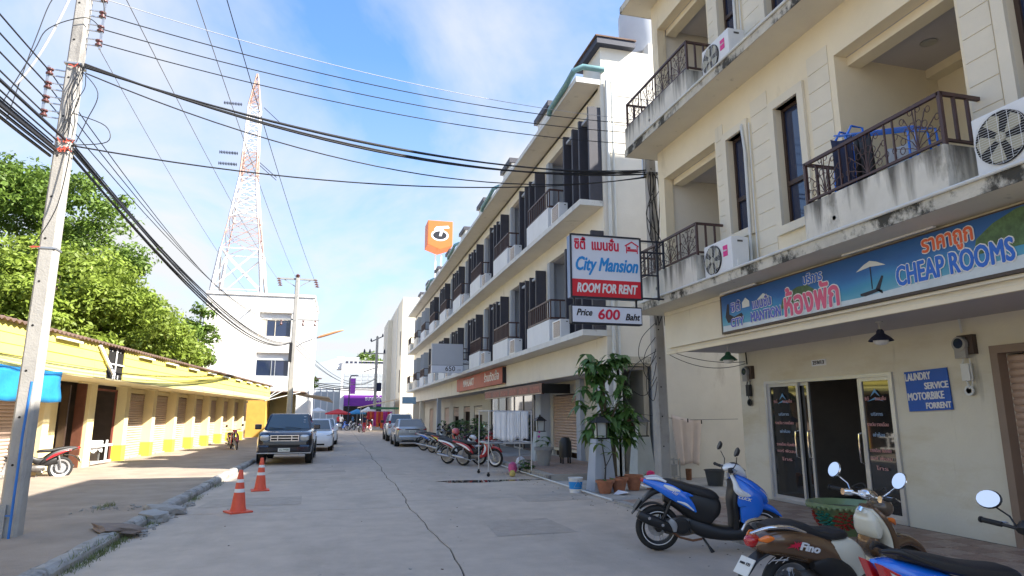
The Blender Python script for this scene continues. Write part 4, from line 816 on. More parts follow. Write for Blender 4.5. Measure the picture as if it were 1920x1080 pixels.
for i in range(9):
    x, z = rnd.uniform(-.08, .15), 5.62 - .05 * rnd.random() - .02 * i
    cable('black cable in the thick bundle sweeping along the left side to the far poles', (-4.08 + x, 10.33, z), (-3.35, 46.8, 6.6 - .1 * rnd.random()), .95 + .13 * rnd.random() + .06 * (i % 4), .010 + .010 * (i % 3 == 0), group='thick cable bundle along the left pavement')
for i, z in enumerate((6.66, 6.44, 6.22)):
    cable(['highest', 'middle', 'lowest'][i] + ' of the lines running up the left pavement from the near pole spools', (-4.40, 10.30, z), (-4.2 + .5 * i, 46.9, 8.1), 1.25, .009, group='upper lines along the left pavement')
for i, (y0, z0) in enumerate(((0.2, 6.75), (0.2, 6.53), (0.2, 6.30), (0.2, 6.1))):
    cable(['highest', 'second', 'third', 'lowest'][i] + ' of the lines coming overhead to the left spools of the near pole', (-3.2 + .0 * i, -14, z0 + .2), (-4.40, 10.28, 6.66 - .22 * i), .55, .012, group='lines arriving overhead at the near pole')
for i in range(10):
    cable('black cable in the low bundle arriving overhead at the near pole', (-3.4 + rnd.uniform(-.1, .1), -14, 5.9 + rnd.uniform(-.15, .15)), (-4.12 + rnd.uniform(-.1, .1), 10.2, 5.58 - .03 * i), .5 + .02 * i, .012 + .010 * (i % 3 == 0), group='low bundle arriving at the near pole')
cable('white hanging wire looping beside the top of the near pole', (-4.75, 10.2, 6.35), (-4.1, 10.25, 8.6), .28, .018, 'cablew', None)
# medium-voltage lines passing overhead to the crossarm pole
for i, (p0, x1) in enumerate(((( -4.35, 12, 9.25), -4.5), ((-3.1, 12, 9.5), -3.25), ((-2.55, 12, 9.6), -2.05))):
    a = Vector(p0); b = Vector((x1, 46.9, 10.85)); d = (b - a) / 35 * -24; cable(['left', 'middle', 'right'][i] + ' overhead line to the top crossarm of the pole by the white block', a + Vector((d.x, d.y, .9)), b, .95, .010, 'cableg' if i != 2 else 'cable', 'overhead lines to the crossarm pole', 34)
cable('long thin line descending from the near pole insulators past the mast', (-3.85, 10.4, 7.2), (-3.9, 46.9, 8.0), 1.0, .006, 'cableg', None, 30)
for (x, z) in ((-3.4, 6.5), (-3.1, 6.4), (-3.2, 6.8)): cable('sagging cable from the crossarm pole towards the distant bank', (x, 47.2, z), (4.4, 88, 5.0 + .2 * z), 1.6, .02, group='cables from the crossarm pole to the bank')
for z in (5.2, 5.0, 4.8): cable('dark cable spanning the far end of the street between distant poles', (-3.0, 75, z), (4.4, 88, z), .25, .05, group='dark cables across the far street')
# tangles at the poles
for i in range(5):
    pts = []; a = rnd.random() * 6
    for t in range(7): pts.append((-4.02 + .035 * i - .11 * t / 6 + .03 * math.sin(t * 1.7 + a), 10.22 - .02 * rnd.random(), 6.8 - t * .19))
    pts = smooth(pts)
    tag(MB().tube(pts, .006, 4).build('cable', M['cable'], smooth=True), 'loose wire hanging in a tangle down the near pole', 'cable', 'loose wires on the near pole')
for j, pts in enumerate(([(-3.97, 10.2, 6.7), (-3.70, 10.2, 6.35), (-3.80, 10.2, 5.9), (-3.9, 10.2, 5.55)], [(-4.0, 10.2, 6.0), (-3.55, 10.2, 5.85), (-3.5, 10.2, 5.6), (-3.95, 10.2, 5.5)], [(-3.95, 10.2, 5.5), (-4.0, 10.16, 4.6), (-4.18, 10.14, 4.05), (-4.22, 10.1, 3.95)], [(-4.9, 10.2, 6.0), (-4.6, 10.2, 6.9), (-4.45, 10.2, 7.3), (-4.0, 10.2, 7.55), (-3.8, 10.3, 7.45)], [(-4.8, 10.2, 5.8), (-4.6, 10.2, 7.1), (-4.4, 10.2, 7.9), (-3.9, 10.2, 8.05), (-3.78, 10.3, 7.7)])):
    b = MB().tube(smooth(pts, 6), .007, 5); o = b.build('cable', M['cable'], smooth=True); tag(o, 'slack wire looping off the near pole', 'cable', 'slack loops on the near pole')
for i in range(10):
    pts = []; a = rnd.random() * 6; R_ = .02 + .04 * rnd.random() + (.16 if i in (3, 8) else 0)
    for t in range(9): pts.append((6.56 + .035 * (i % 6) + R_ * math.sin(t * .9 + a) * (t > 0), 12.75 - .03 * rnd.random(), 7.08 - t * (.2 + .24 * (i % 2))))
    pts = smooth(pts, 4)
    tag(MB().tube(pts, .010, 4).build('cable', M['cable'], smooth=True), 'tangled wire hanging down the pole between the right-hand buildings', 'cable', 'tangled wires on the right pole')
for i, (dz, w) in enumerate(((3.6, .5), (3.3, .4), (3.0, .75), (2.9, .35))):
    pts = [(6.55, 12.75, dz), (6.55 - w * .8, 12.6, dz - .35), (6.55 - w, 12.55, dz - .75), (6.55 - w * .5, 12.6, dz - .95), (6.55, 12.75, dz - .55)]
    tag(MB().tube(smooth(pts, 7), .008, 5).build('cable', M['cable'], smooth=True), 'loose loop of wire sticking out left of the right pole', 'cable', 'loose loops left of the right pole')
for i, z in enumerate((2.92, 2.84)):
    tag(MB().tube(cat((6.88, 12.8, z + .1), (8.15, 11.9, 2.74 - .04 * i), .1 + .08 * i, 12), .008, 4).build('cable', M['cable'], smooth=True), 'thin service wire from the right pole to the meter under the soffit', 'cable', 'service wires to the guesthouse')

# ================================================================== DISTANT STREET
bk = thing('bank_building', 'white flat-fronted bank with a wide purple sign at the end of the street', 'building', (4, 98, 0))
MB().box(-3.9, 6, 0, 12, 0, 9.0).box(-4.6, -3.6, .3, 3, 8.2, 10).build('wall', M['farw'], bk)
for i in range(9): MB().box(-3.4 + i * .62, -3.0 + i * .62, -.02, .02, 9.05, 9.35).build('parapet_opening', M['navy'], bk)
MB().box(-3.8, 6, -.05, .1, 9.0, 9.05).box(-3.8, 6, -.05, .1, 9.36, 9.45).build('parapet_cap', M['farw'], bk)
for i in range(8):
    for j in range(4): MB().box(-3.5 + i * .85, -2.75 + i * .85, -.04, -.005, 5.5 + j * .55, 5.98 + j * .55).build('window_pane', M['farg'], bk)
MB().box(-3.4, 5.5, -.35, -.001, 2.9, 4.45).build('sign_board', M['purple'], bk); MB().box(-3.4, 5.5, .0 - .2, -.001, 0, 2.85).build('shopfront', M['dark'], bk)
text('ธนาคารไทยพาณิชย์', .8, M['letw'], bk, (1.9, -.37, 3.95), (1, 0, 0), width=4.6, bold=.02); text('Siam Commercial Bank', .5, M['letw'], bk, (2.4, -.37, 3.35), (1, 0, 0), width=3.4)
fgb = thing('grey_warehouse', 'large pale grey gabled shed beyond the white block', 'building', (-2.5, 112, 0))
MB().prism([(-8, 0), (5.4, 0), (5.4, 11.2), (2, 11.0), (-8, 8)], 'y', 0, 20).build('wall', M['farg'], fgb)
for i in range(12): MB().box(-7.5 + i, -7.35 + i, -.08, -.001, 0, 6).build('rib', M['farw'], fgb)
MB().box(-3, 4.6, -1.5, -1.4, 5.6, 5.8).box(-3, 4.6, -1.5, -1.4, 6.6, 6.7).build('gantry', M['steel'], fgb)
treething('distant small tree showing above the bank roof', 4.5, 116, 11, [(4.5, 116, 10.6, 2.2), (2.8, 116, 9.9, 1.6), (6.2, 116, 9.9, 1.8)], 90, 40, .7, .4, M['treed'], 12)
cb = thing('cream_block', 'tall plain cream block beyond the far end of the long row', 'building', (6.5, 70, 0))
MB().box(-.35, 12, 0, 22, 0, 14.2).box(-.9, -.35, 14, 22, 0, 13.6).build('wall', M['creamb'], cb)
MB().box(-.42, -.36, 6, 6.3, 0, 14).build('downpipe', M['pvc'], cb); MB().box(-.40, -.36, 1.0, 1.6, 8.0, 10.6).box(-.40, -.36, 1, 1.6, 4.0, 6.4).build('window', M['wframe'], cb)
# beige awning stall with clothes
aw = thing('market_stall', 'market stall under a beige sloping awning with a green valance', 'stall', (4.2, 68, 0))
MB().add([(-2.2, 0, 2.45), (1.7, 0, 3.3), (1.7, 9, 3.3), (-2.2, 9, 2.45), (-2.2, 0, 2.38), (1.7, 0, 3.23), (1.7, 9, 3.23), (-2.2, 9, 2.38)], [(0, 1, 2, 3), (7, 6, 5, 4), (0, 4, 5, 1), (1, 5, 6, 2), (2, 6, 7, 3), (3, 7, 4, 0)]).build('awning', M['awn'], aw); MB().box(-1.2, 1.7, -.04, -.01, 2.2, 2.42).build('valance', M['green'], aw)
for x in (-2.1, 1.6): MB().box(x, x + .06, 0, .06, 0, 2.4).build('post', M['steel'], aw)
g5 = 'bright garments hung at the market stall'
for i in range(11):
    x = 2.62 + i * .20; L = .9 + .75 * random.random() if i > 2 else .7; b = MB(); k = 6; z1 = 1.95
    vs = [];
    for j in range(k):
        for q, (zz, w) in enumerate(((z1, .07), (z1 - .15, .12), (z1 - L * .6, .12), (z1 - L, .15))): vs.append((x + (j / (k - 1) - .5) * 2 * w, 61.5 + .05 * math.sin(j * 2.1 + i), zz))
    o = b.add(vs, [(j * 4 + q, j * 4 + q + 1, (j + 1) * 4 + q + 1, (j + 1) * 4 + q) for j in range(k - 1) for q in range(3)]).build('hanging_garment', M[['cred', 'corange', 'cred', 'cpink', 'corange', 'cred', 'corange', 'cpink', 'cpink', 'cred', 'cpink'][i]], smooth=True)
    o.modifiers.new('s', 'SOLIDIFY').thickness = .03; tag(o, 'long ' + ['red', 'orange', 'red', 'magenta', 'orange', 'red', 'orange', 'magenta', 'magenta', 'red', 'magenta'][i] + ' garment on the market rail, ' + ['leftmost', 'second from left', 'third from left', 'fourth from left', 'fifth from left', 'in the middle', 'fifth from right', 'fourth from right', 'third from right', 'second from right', 'rightmost'][i], 'garment', g5)
gr_ = thing('clothes_rail', 'dark rail carrying the bright garments in front of the beige stall', 'clothes rail', (3.4, 61.6, 0)); MB().tube([(-1.3, 0, 1.98), (1.4, 0, 1.98)], .02, 6).tube([(-1.3, 0, 0), (-1.3, 0, 1.98)], .02, 6).tube([(1.4, 0, 0), (1.4, 0, 1.98)], .02, 6).build('frame', M['steel'], gr_)
def umbrella(x, y, r, h, m_, label):
    t = thing('market_umbrella', label, 'umbrella', (x, y, 0)); b = MB(); vs = [(0, 0, h + .5)]; n = 16
    for i in range(n): a = 2 * math.pi * i / n; vs.append((r * math.cos(a), r * math.sin(a), h + (.04 if i % 2 else 0)))
    for i in range(n): a = 2 * math.pi * i / n; vs.append((r * .99 * math.cos(a), r * .99 * math.sin(a), h - .15))
    b.add(vs, [(0, 1 + i, 1 + (i + 1) % n) for i in range(n)] + [(1 + i, 1 + n + i, 1 + n + (i + 1) % n, 1 + (i + 1) % n) for i in range(n)]).build('canopy', M[m_], t); MB().tube([(0, 0, 0), (0, 0, h + .5)], .025, 6).build('pole', M['steel'], t)
umbrella(-.1, 80, 1.45, 1.85, 'cred', 'red market umbrella in the middle of the far street'); umbrella(2.2, 84, 1.1, 1.9, 'tarp', 'blue market umbrella right of the red one'); umbrella(3.3, 79, .9, 2.1, 'farw', 'white market umbrella behind the hung garments')
umbrella(-2.6, 88, 1.1, 2.1, 'farw', 'white market umbrella left of the red one')
# orange totem
ot = thing('totem_sign', 'square orange lettermark sign raised on a mast above the roofs', 'sign', (10.65, 76, 0), 0)
R45 = Matrix.Rotation(math.radians(0), 3, 'Z')
MB().prism([(-1.45, 21.5), (.05, 20.95), (1.55, 21.5), (1.55, 24.5), (-1.45, 24.5)], 'y', -1.4, 1.4).build('sign_box', M['orange'], ot, bevel=.06)
lg = MB()
def ell(cx_, cz_, a, b_, y, n=28): return [(cx_ + a * math.cos(2 * math.pi * i / n), y, cz_ + b_ * math.sin(2 * math.pi * i / n)) for i in range(n)]
lg.add(ell(.0, 22.7, 1.05, .70, -1.41), [tuple(range(28))], 0); lg.add(ell(.0, 22.7, .82, .50, -1.42), [tuple(range(28))], 1)
lg.add([(-.75, -1.43, 23.35), (1.15, -1.43, 23.65), (1.0, -1.43, 23.95), (-.45, -1.43, 23.75)], [(0, 1, 2, 3)], 0); lg.add([(-.1, -1.43, 22.6), (.2, -1.43, 22.6), (.42, -1.43, 23.5), (.1, -1.43, 23.5)], [(0, 1, 2, 3)], 0)
lg.build('emblem', [M['letw'], M['letk']], ot); MB().tube([(-.3, 0, 0), (-.3, 0, 20.7)], .1, 8).tube([(.4, 0, 0), (.4, 0, 20.7)], .1, 8).build('mast', M['white'], ot)
# ================================================================== WHEELS / SCOOTERS
def wheel(par, x, z, R, w, spokes='alloy', rimc='silver', stripe=None):
    r0 = R - .075; wh = thing_part('wheel', par); t = MB(); prof = []
    for i in range(13): a = 2 * math.pi * i / 12; prof.append((R - .042 + .042 * math.cos(a) * 1.0, w * math.sin(a)))
    t.lathe(prof, (x, 0, z), 36, axis='y', cap=False); tyre = t.build('tyre', M['rubber'], par, smooth=True)
    r = MB()
    r.lathe([(R - .078, -w * .8), (R - .070, -w * .85), (R - .098, -w * .5), (R - .098, w * .5), (R - .070, w * .85), (R - .078, w * .8), (R - .112, w * .4), (R - .112, -w * .4), (R - .078, -w * .8)], (x, 0, z), 36, axis='y', cap=False)
    r.lathe([(.045, -w * 1.3), (.045, w * 1.3)], (x, 0, z), 14, axis='y'); ro = r.build('rim', M[rimc], tyre, smooth=True)
    s = MB()
    if spokes == 'wire':
        for i in range(28):
            a = 2 * math.pi * i / 28; b = a + (.45 if i % 2 else -.45); y = w * (.9 if i % 4 < 2 else -.9)
            s.bar((x + .04 * math.cos(b), y, z + .04 * math.sin(b)), (x + (R - .1) * math.cos(a), 0, z + (R - .1) * math.sin(a)), .004)
    else:
        for i in range(6):
            a = 2 * math.pi * i / 6 + .3
            s.bar((x + .03 * math.cos(a), 0, z + .03 * math.sin(a)), (x + (R - .1) * math.cos(a + .15), 0, z + (R - .1) * math.sin(a + .15)), .018, .03)
    s.lathe([(R * .42, w * .9), (R * .42, w * 1.0), (R * .2, w * 1.0), (R * .2, w * .9)], (x, 0, z), 24, axis='y')
    s.build('spokes', M['steel'] if spokes == 'wire' else M[rimc], tyre)
    if stripe: MB().lathe([(R - .072, -w * .95), (R - .082, -w * .95), (R - .082, -w * .92), (R - .072, -w * .92)], (x, 0, z), 36, axis='y', cap=False).lathe([(R - .072, w * .95), (R - .082, w * .95), (R - .082, w * .92), (R - .072, w * .92)], (x, 0, z), 36, axis='y', cap=False).build('rim_tape', M[stripe], tyre)
    return tyre
def thing_part(n, p): return p
def mirrors(par, x, z, both=1, chrome=False, oval=False, yw=.30, h=.22, glass='mirror'):
    for s in ((1, -1) if both else (1,)):
        b = MB().tube([(x, s * yw * .62, z), (x + .03, s * (yw * .85), z + h * .35), (x + .01, s * (yw + .05), z + h * .7)], .006, 6); st = b.build('mirror_stalk', M['chrome' if chrome else 'black'], par, smooth=True)
        c = (x - .005, s * (yw + .08), z + h); k = 18; a_, b_ = (.098, .060) if oval else ((.066, .066) if chrome else (.052, .052))
        def rg(sc, dx): return [(c[0] + dx + .42 * b_ * sc * math.sin(2 * math.pi * i / k), c[1] + a_ * sc * math.cos(2 * math.pi * i / k), c[2] - .42 * dx + b_ * sc * math.sin(2 * math.pi * i / k)) for i in range(k)]
        m = MB(); V = rg(1, 0) + rg(1.06, .008) + rg(.75, .032); F = [(i, (i + 1) % k, k + (i + 1) % k, k + i) for i in range(k)] + [(k + i, k + (i + 1) % k, 2 * k + (i + 1) % k, 2 * k + i) for i in range(k)] + [tuple(2 * k + i for i in range(k))]
        m.add(V, F); sh = m.build('mirror', M['chrome' if chrome else 'black'], par, smooth=True)
        MB().add(rg(.96, -.002), [tuple(range(k))]).build('mirror_glass', M[glass], sh)
def handle(par, x, z, w=.34, bar='black', back=.08, lever=True):
    b = MB().tube([(x - back, -w, z + .02), (x - back * .6, -w * .6, z + .01), (x, -.06, z - .01), (x, .06, z - .01), (x - back * .6, w * .6, z + .01), (x - back, w, z + .02)], .012, 8).build('handlebar', M[bar], par, smooth=True)
    for s in (1, -1):
        MB().tube([(x - back * 1.0, s * w, z + .02), (x - back * .68, s * w * .66, z + .012)], .0185, 10).lathe([(.022, 0), (.022, .012)], (x - back, s * (w + .004), z + .02), 10, axis='y').build('grip', M['rubber'], b, smooth=True)
        if lever: MB().tube([(x - back * .5 + .02, s * w * .6, z + .02), (x - back * .5 + .06, s * w * .75, z + .015), (x - back + .06, s * w * 1.02, z + .01)], .006, 6).build('brake_lever', M['chrome' if bar == 'chrome' else 'steel'], b, smooth=True)
def bar_cables(t, x, z, x2, z2):
    b = MB()
    for s in (1, -1): b.tube(smooth([(x - .02, s * .20, z - .01), (x + .05, s * .12, z + .04), (x + .04, s * .05, z - .05), (x2, s * .04, z2)], 5), .004, 5).tube(smooth([(x, s * .16, z), (x + .07, s * .10, z - .02), (x + .02, s * .04, z - .12)], 5), .0045, 5)
    b.build('control_cables', M['black'], t, smooth=True, kind='stuff')
def scooter(style, label, x, y, rz, c1='bblue', c2='bwhite', group=None, lean=0.06):
    t = thing('scooter' if style != 'cub' else 'motorcycle', label, 'scooter' if style != 'cub' else 'motorcycle', (x, y, 0), rz, group); t.rotation_euler = (lean, 0, rz)
    B = lambda mb, n, m_, p=None, **k: mb.build(n, M[m_] if isinstance(m_, str) else m_, p or t, **k)
    if style == 'sport':      # angular blue automatic
        wheel(t, 0, .275, .275, .048, 'wire', 'black', 'letw'); wheel(t, 1.27, .27, .27, .042, 'wire', 'black', 'letw')
        # underseat dark bodywork and floor
        B(MB().loft([(.08, .66, .07, .06), (.25, .63, .13, .10), (.45, .56, .19, .125), (.62, .50, .20, .13), (.70, .47, .16, .13), (.735, .45, .05, .11)], p=3), 'inner_body', 'black', smooth=True)
        B(MB().loft([(.38, .34, .08, .09), (.55, .27, .10, .12), (.75, .225, .085, .14), (.95, .22, .08, .14), (1.05, .25, .09, .12), (1.12, .32, .07, .09)], p=3.2), 'floorboard', 'black', smooth=True)
        B(MB().loft([(.93, .24, .05, .12), (.935, .42, .05, .15), (.92, .60, .045, .17), (.945, .76, .05, .16), (.93, .86, .05, .10)], p=3), 'leg_shield', 'black', smooth=True)
        # side panel: tapered spear from the tail down to the footrest
        for s in (1, -1):
            B(MB().loft([(-.17, .85, .025, .02, s * .045), (-.02, .80, .055, .03, s * .08), (.14, .735, .082, .035, s * .115), (.28, .655, .078, .035, s * .135), (.38, .57, .05, .03, s * .14), (.45, .49, .012, .015, s * .135)], p=2.6), 'side_panel', c1, smooth=True)
            B(MB().loft([(.07, .805, .012, .012, s * .122), (.16, .765, .030, .012, s * .142), (.26, .735, .012, .01, s * .152)], p=2.2), 'flash_decal', c2, smooth=True)
            B(MB().loft([(.22, .62, .006, .006, s * .160), (.33, .585, .016, .006, s * .168), (.42, .51, .006, .006, s * .155)], p=2.2), 'flash_decal', c2, smooth=True)
            B(MB().loft([(.26, .725, .01, .01, s * .15), (.33, .70, .03, .012, s * .145), (.42, .68, .008, .01, s * .135)], p=2.2), 'side_panel', c1, smooth=True)
            # front cowl halves
            B(MB().loft([(.95, .88, .03, .03, s * .09), (1.02, .78, .09, .045, s * .12), (1.08, .67, .15, .05, s * .135), (1.12, .56, .15, .045, s * .13), (1.07, .45, .10, .035, s * .125), (1.02, .36, .03, .02, s * .11)], p=2.6), 'leg_cowl', c1, smooth=True)
            B(MB().loft([(.905, .93, .02, .02, s * .10), (.935, .84, .028, .03, s * .145), (.96, .75, .045, .03, s * .168), (1.05, .705, .03, .02, s * .175), (1.18, .67, .006, .01, s * .155)], p=2.4), 'white_flash', c2, smooth=True)
        B(MB().loft([(.97, .91, .03, .07), (1.07, .84, .06, .11), (1.19, .75, .075, .125), (1.29, .66, .07, .11), (1.345, .59, .03, .06)], p=2.6), 'front_cowl', c1, smooth=True)
        for s in (1, -1): B(MB().loft([(1.13, .825, .01, .02, s * .075), (1.24, .75, .02, .03, s * .085), (1.325, .665, .022, .03, s * .065), (1.36, .60, .01, .02, s * .04)], p=2.3), 'headlight', 'clr', smooth=True)
        B(MB().loft([(1.02, .885, .006, .05), (1.14, .815, .01, .035), (1.30, .69, .012, .02), (1.352, .605, .008, .02)], p=2.4), 'nose_trim', c2, smooth=True)
        B(MB().loft([(1.03, .50, .02, .04), (1.12, .545, .045, .065), (1.25, .56, .05, .075), (1.40, .51, .04, .065), (1.52, .42, .012, .03)], p=2.4), 'front_fender', c1, smooth=True)
        for s in (1, -1): B(MB().tube([(1.27, s * .075, .27), (1.20, s * .08, .42), (1.13, s * .07, .56)], .02, 8), 'fork_leg', 'silver', smooth=True)
        # seat
        B(MB().loft([(.02, .82, .02, .06), (.12, .825, .045, .09), (.28, .785, .055, .12), (.42, .745, .055, .13), (.55, .705, .065, .135), (.68, .665, .06, .12), (.745, .635, .03, .08)], p=2.8), 'seat', 'seat', smooth=True)
        for s in (1, -1): B(MB().loft([(-.14, .875, .012, .018, s * .06), (.0, .88, .02, .022, s * .10), (.10, .845, .014, .018, s * .115)], p=2.4), 'grab_rail', c2, smooth=True)
        B(MB().loft([(-.20, .855, .02, .04), (-.14, .84, .035, .06), (-.06, .80, .03, .06)], p=2.6), 'tail_light', 'redl', smooth=True)
        B(MB().loft([(-.19, .79, .012, .04), (-.12, .775, .02, .06), (-.02, .77, .015, .05)], p=2.6), 'tail_trim', c2, smooth=True)
        B(MB().loft([(.06, .73, .03, .06), (-.06, .70, .04, .06), (-.17, .60, .02, .06), (-.25, .52, .01, .065), (-.32, .44, .008, .04)], p=3), 'rear_mudguard', 'black', smooth=True)
        pl = B(MB().box(-.005, .005, -.085, .085, -.07, .07), 'number_plate', 'black'); pl.location = (-.25, 0, .56); pl.rotation_euler = (0, .6, 0)
        # engine, variator, muffler
        B(MB().loft([(.08, .30, .09, .07), (.25, .30, .12, .08), (.40, .30, .11, .09), (.50, .26, .06, .08)], p=3.2), 'engine', 'engine', smooth=True)
        e = MB()
        for i in range(7): e.box(.20 + i * .028, .212 + i * .028, -.125, -.06, .24, .38)
        e.lathe([(.10, -.10), (.10, -.125), (.06, -.13)], (.27, 0, .32), 20, axis='y'); B(e, 'engine_cover', 'black', bevel=.003)
        B(MB().loft([(-.26, .465, .045, .045, -.14), (-.17, .42, .062, .055, -.145), (.02, .345, .060, .055, -.14), (.14, .285, .045, .04, -.13), (.2, .25, .02, .02, -.12)], p=2.6), 'muffler', 'black', smooth=True)
        B(MB().tube([(.12, -.13, .28), (.24, -.13, .19), (.40, -.12, .15), (.52, -.08, .16)], .014, 8), 'exhaust_pipe', 'rust', smooth=True)
        B(MB().loft([(.12, .40, .03, .012, -.16), (.17, .34, .04, .014, -.165), (.18, .26, .02, .01, -.16)], p=3), 'heat_shield', 'silver', smooth=True)
        B(MB().lathe([(.018, -.205), (.018, -.195)], (-.13, 0, .425), 10, axis='y').lathe([(.018, -.205), (.018, -.195)], (.03, 0, .345), 10, axis='y'), 'bolt', 'chrome')
        for s in (1, -1): B(MB().tube([(.0, s * .09, .28), (.08, s * .09, .45), (.16, s * .09, .62)], .022, 8), 'shock_absorber', 'black', smooth=True)
        B(MB().loft([(.10, .52, .015, .05), (-.02, .57, .012, .055), (-.14, .555, .012, .055), (-.22, .50, .008, .04)], p=3), 'hugger', 'black', smooth=True)
        B(MB().tube([(.55, 0, .16), (.60, -.06, .08), (.63, -.12, .01)], .014, 6).tube([(.60, -.06, .08), (.66, -.1, .012)], .012, 6), 'kickstand', 'black')
        B(MB().loft([(.84, .98, .02, .05), (.90, 1.01, .045, .12), (.99, .99, .065, .12), (1.07, .93, .045, .08), (1.10, .89, .015, .04)], p=2.6), 'handlebar_cowl', c2, smooth=True)
        B(MB().loft([(.93, 1.055, .01, .05), (1.0, 1.05, .012, .06), (1.10, .965, .01, .04)], p=2.6), 'dash_visor', 'black', smooth=True)
        B(MB().loft([(.86, .985, .03, .03, -.15), (.92, .985, .035, .03, -.12)], p=3).loft([(.86, .985, .03, .03, .15), (.92, .985, .035, .03, .12)], p=3), 'switchgear', 'black', smooth=True)
        handle(t, .92, .985, .345, 'black', .09); mirrors(t, .90, 1.0, 1, False, False, .30, .24, 'black')
        text('i', .03, M['letw'], t, (1.0, -.175, .72), (1, 0, 0), name='lettering') if False else None
        text('150', .05, M['letw'], t, (.19, -.162, .72), (1, 0, -.6), (.5, 0, 1), shear=.3, name='lettering'); text('CLICK', .045, M['letw'], t, (1.03, -.187, .66), (1, 0, -.25), (.2, 0, 1), shear=.3, width=.16, bold=.03)
    elif style in ('retro', 'mio'):
        retro = style == 'retro'
        wheel(t, 0, .265, .265, .048, 'wire', 'steel'); wheel(t, 1.22, .265, .265, .042, 'wire', 'steel')
        if retro:
            B(MB().loft([(-.34, .60, .03, .05), (-.27, .62, .085, .095), (-.12, .635, .125, .135), (.08, .61, .145, .155), (.26, .555, .15, .155), (.40, .47, .13, .15), (.50, .39, .06, .13)], p=2.5), 'rear_body', c1, smooth=True)
            B(MB().loft([(.30, .60, .05, .13), (.43, .55, .10, .155), (.53, .50, .15, .15), (.60, .42, .16, .13), (.64, .33, .10, .12)], p=3.2), 'front_body_panel', c2, smooth=True)
            B(MB().loft([(.42, .28, .08, .10), (.58, .24, .08, .15), (.75, .22, .06, .16), (.92, .23, .05, .14), (1.0, .28, .05, .12)], p=3.2), 'floorboard', 'black', smooth=True)
            B(MB().loft([(-.24, .745, .025, .08), (-.10, .755, .045, .115), (.08, .735, .05, .13), (.22, .69, .045, .14), (.36, .665, .045, .14), (.50, .665, .045, .12), (.56, .65, .02, .08)], p=2.8), 'seat', 'seat', smooth=True)
            for s in (1, -1): B(MB().loft([(-.40, .715, .006, .015, s * .05), (-.28, .765, .014, .018, s * .12), (-.10, .765, .018, .018, s * .145), (.06, .72, .008, .012, s * .15)], p=2.3), 'grab_rail', 'chrome', smooth=True)
            B(MB().loft([(-.40, .63, .03, .03), (-.37, .64, .05, .05), (-.31, .65, .045, .055)], p=2.4), 'tail_light', 'redl', smooth=True)
            for s in (1, -1): B(MB().loft([(-.335, .665, .010, .012, s * .078), (-.28, .675, .030, .016, s * .105), (-.225, .68, .012, .012, s * .115)], p=2.1), 'turn_signal', 'orl', smooth=True)
            # leg shield: curved plate, bronze outside, ivory inside
            B(MB().loft([(.96, .27, .03, .13), (1.0, .40, .03, .16), (1.01, .55, .03, .18), (.955, .70, .03, .19), (.90, .80, .03, .16), (.87, .87, .025, .09)], p=2.6), 'leg_shield', c1, smooth=True)
            B(MB().loft([(.925, .30, .02, .11), (.955, .42, .02, .14), (.965, .55, .02, .16), (.92, .69, .02, .165), (.865, .79, .02, .14), (.84, .85, .02, .08)], p=3), 'inner_panel', c2, smooth=True)
            B(MB().loft([(.80, .83, .02, .06), (.845, .79, .06, .11), (.865, .68, .06, .13), (.87, .62, .03, .12)], p=3), 'glove_box', c2, smooth=True)
            B(MB().loft([(.855, .62, .03, .10), (.87, .52, .05, .12), (.92, .44, .03, .08)], p=3), 'leather_pouch', 'bbrown', smooth=True)
            B(MB().loft([(.90, .86, .03, .05), (.98, .86, .085, .10), (1.06, .84, .075, .09), (1.10, .83, .03, .05)], p=2.2), 'headlight_shell', mat('smoke_cover', (.11, .085, .06), .25, var=.05, coat=.8), smooth=True)
            for s in (1, -1): B(MB().loft([(.95, .78, .012, .012, s * .13), (1.0, .765, .022, .014, s * .135), (1.04, .73, .01, .01, s * .12)], p=2.2), 'turn_signal', 'orl', smooth=True)
            B(MB().loft([(.98, .43, .02, .05), (1.08, .52, .04, .08), (1.22, .565, .05, .085), (1.36, .52, .04, .08), (1.47, .42, .02, .06)], p=2.4), 'front_fender', c1, smooth=True)
            B(MB().loft([(.82, .95, .02, .03), (.86, .97, .045, .055), (.93, .945, .04, .05), (.95, .90, .03, .03)], p=2.6), 'speedometer', 'chrome', smooth=True)
            MB().box(-.002, .003, -.04, .04, -.022, .022).build('dial', M['signw'], t).location = (.815, 0, .975)
            handle(t, .90, .955, .34, 'chrome', .10); mirrors(t, .86, .965, 1, True, False, .27, .17)
            for s in (1, -1): B(MB().loft([(.80, .96, .028, .024, s * .20), (.87, .955, .03, .026, s * .17)], p=2.5), 'switchgear', 'chrome', smooth=True)
            B(MB().tube([(.80, .0, .86), (.775, 0, .83)], .02, 8), 'ignition', 'chrome')
            text('Fino', .085, M['letw'], t, (.08, -.170, .60), (1, 0, -.22), (.15, 0, 1), shear=.25, width=.20, bold=.03)
            sp_ = MB(); random.seed(3)
            for i in range(9): a = i * .7; sp_.add([(-.04 + .012 * math.cos(a + 1.5), -.160, .625 + .012 * math.sin(a + 1.5)), (-.04 + (.05 + .03 * (i % 3)) * math.cos(a), -.163, .625 + (.03 + .012 * (i % 2)) * math.sin(a)), (-.04 - .012 * math.cos(a + 1.5), -.160, .625 - .012 * math.sin(a + 1.5))], [(0, 1, 2)])
            B(sp_, 'starburst_decal', 'letr')
        else:
            B(MB().loft([(-.38, .77, .012, .03), (-.28, .73, .06, .08), (-.10, .66, .09, .12), (.12, .58, .10, .14), (.36, .48, .09, .15), (.58, .38, .06, .13)], p=2.6), 'rear_body', c1, smooth=True)
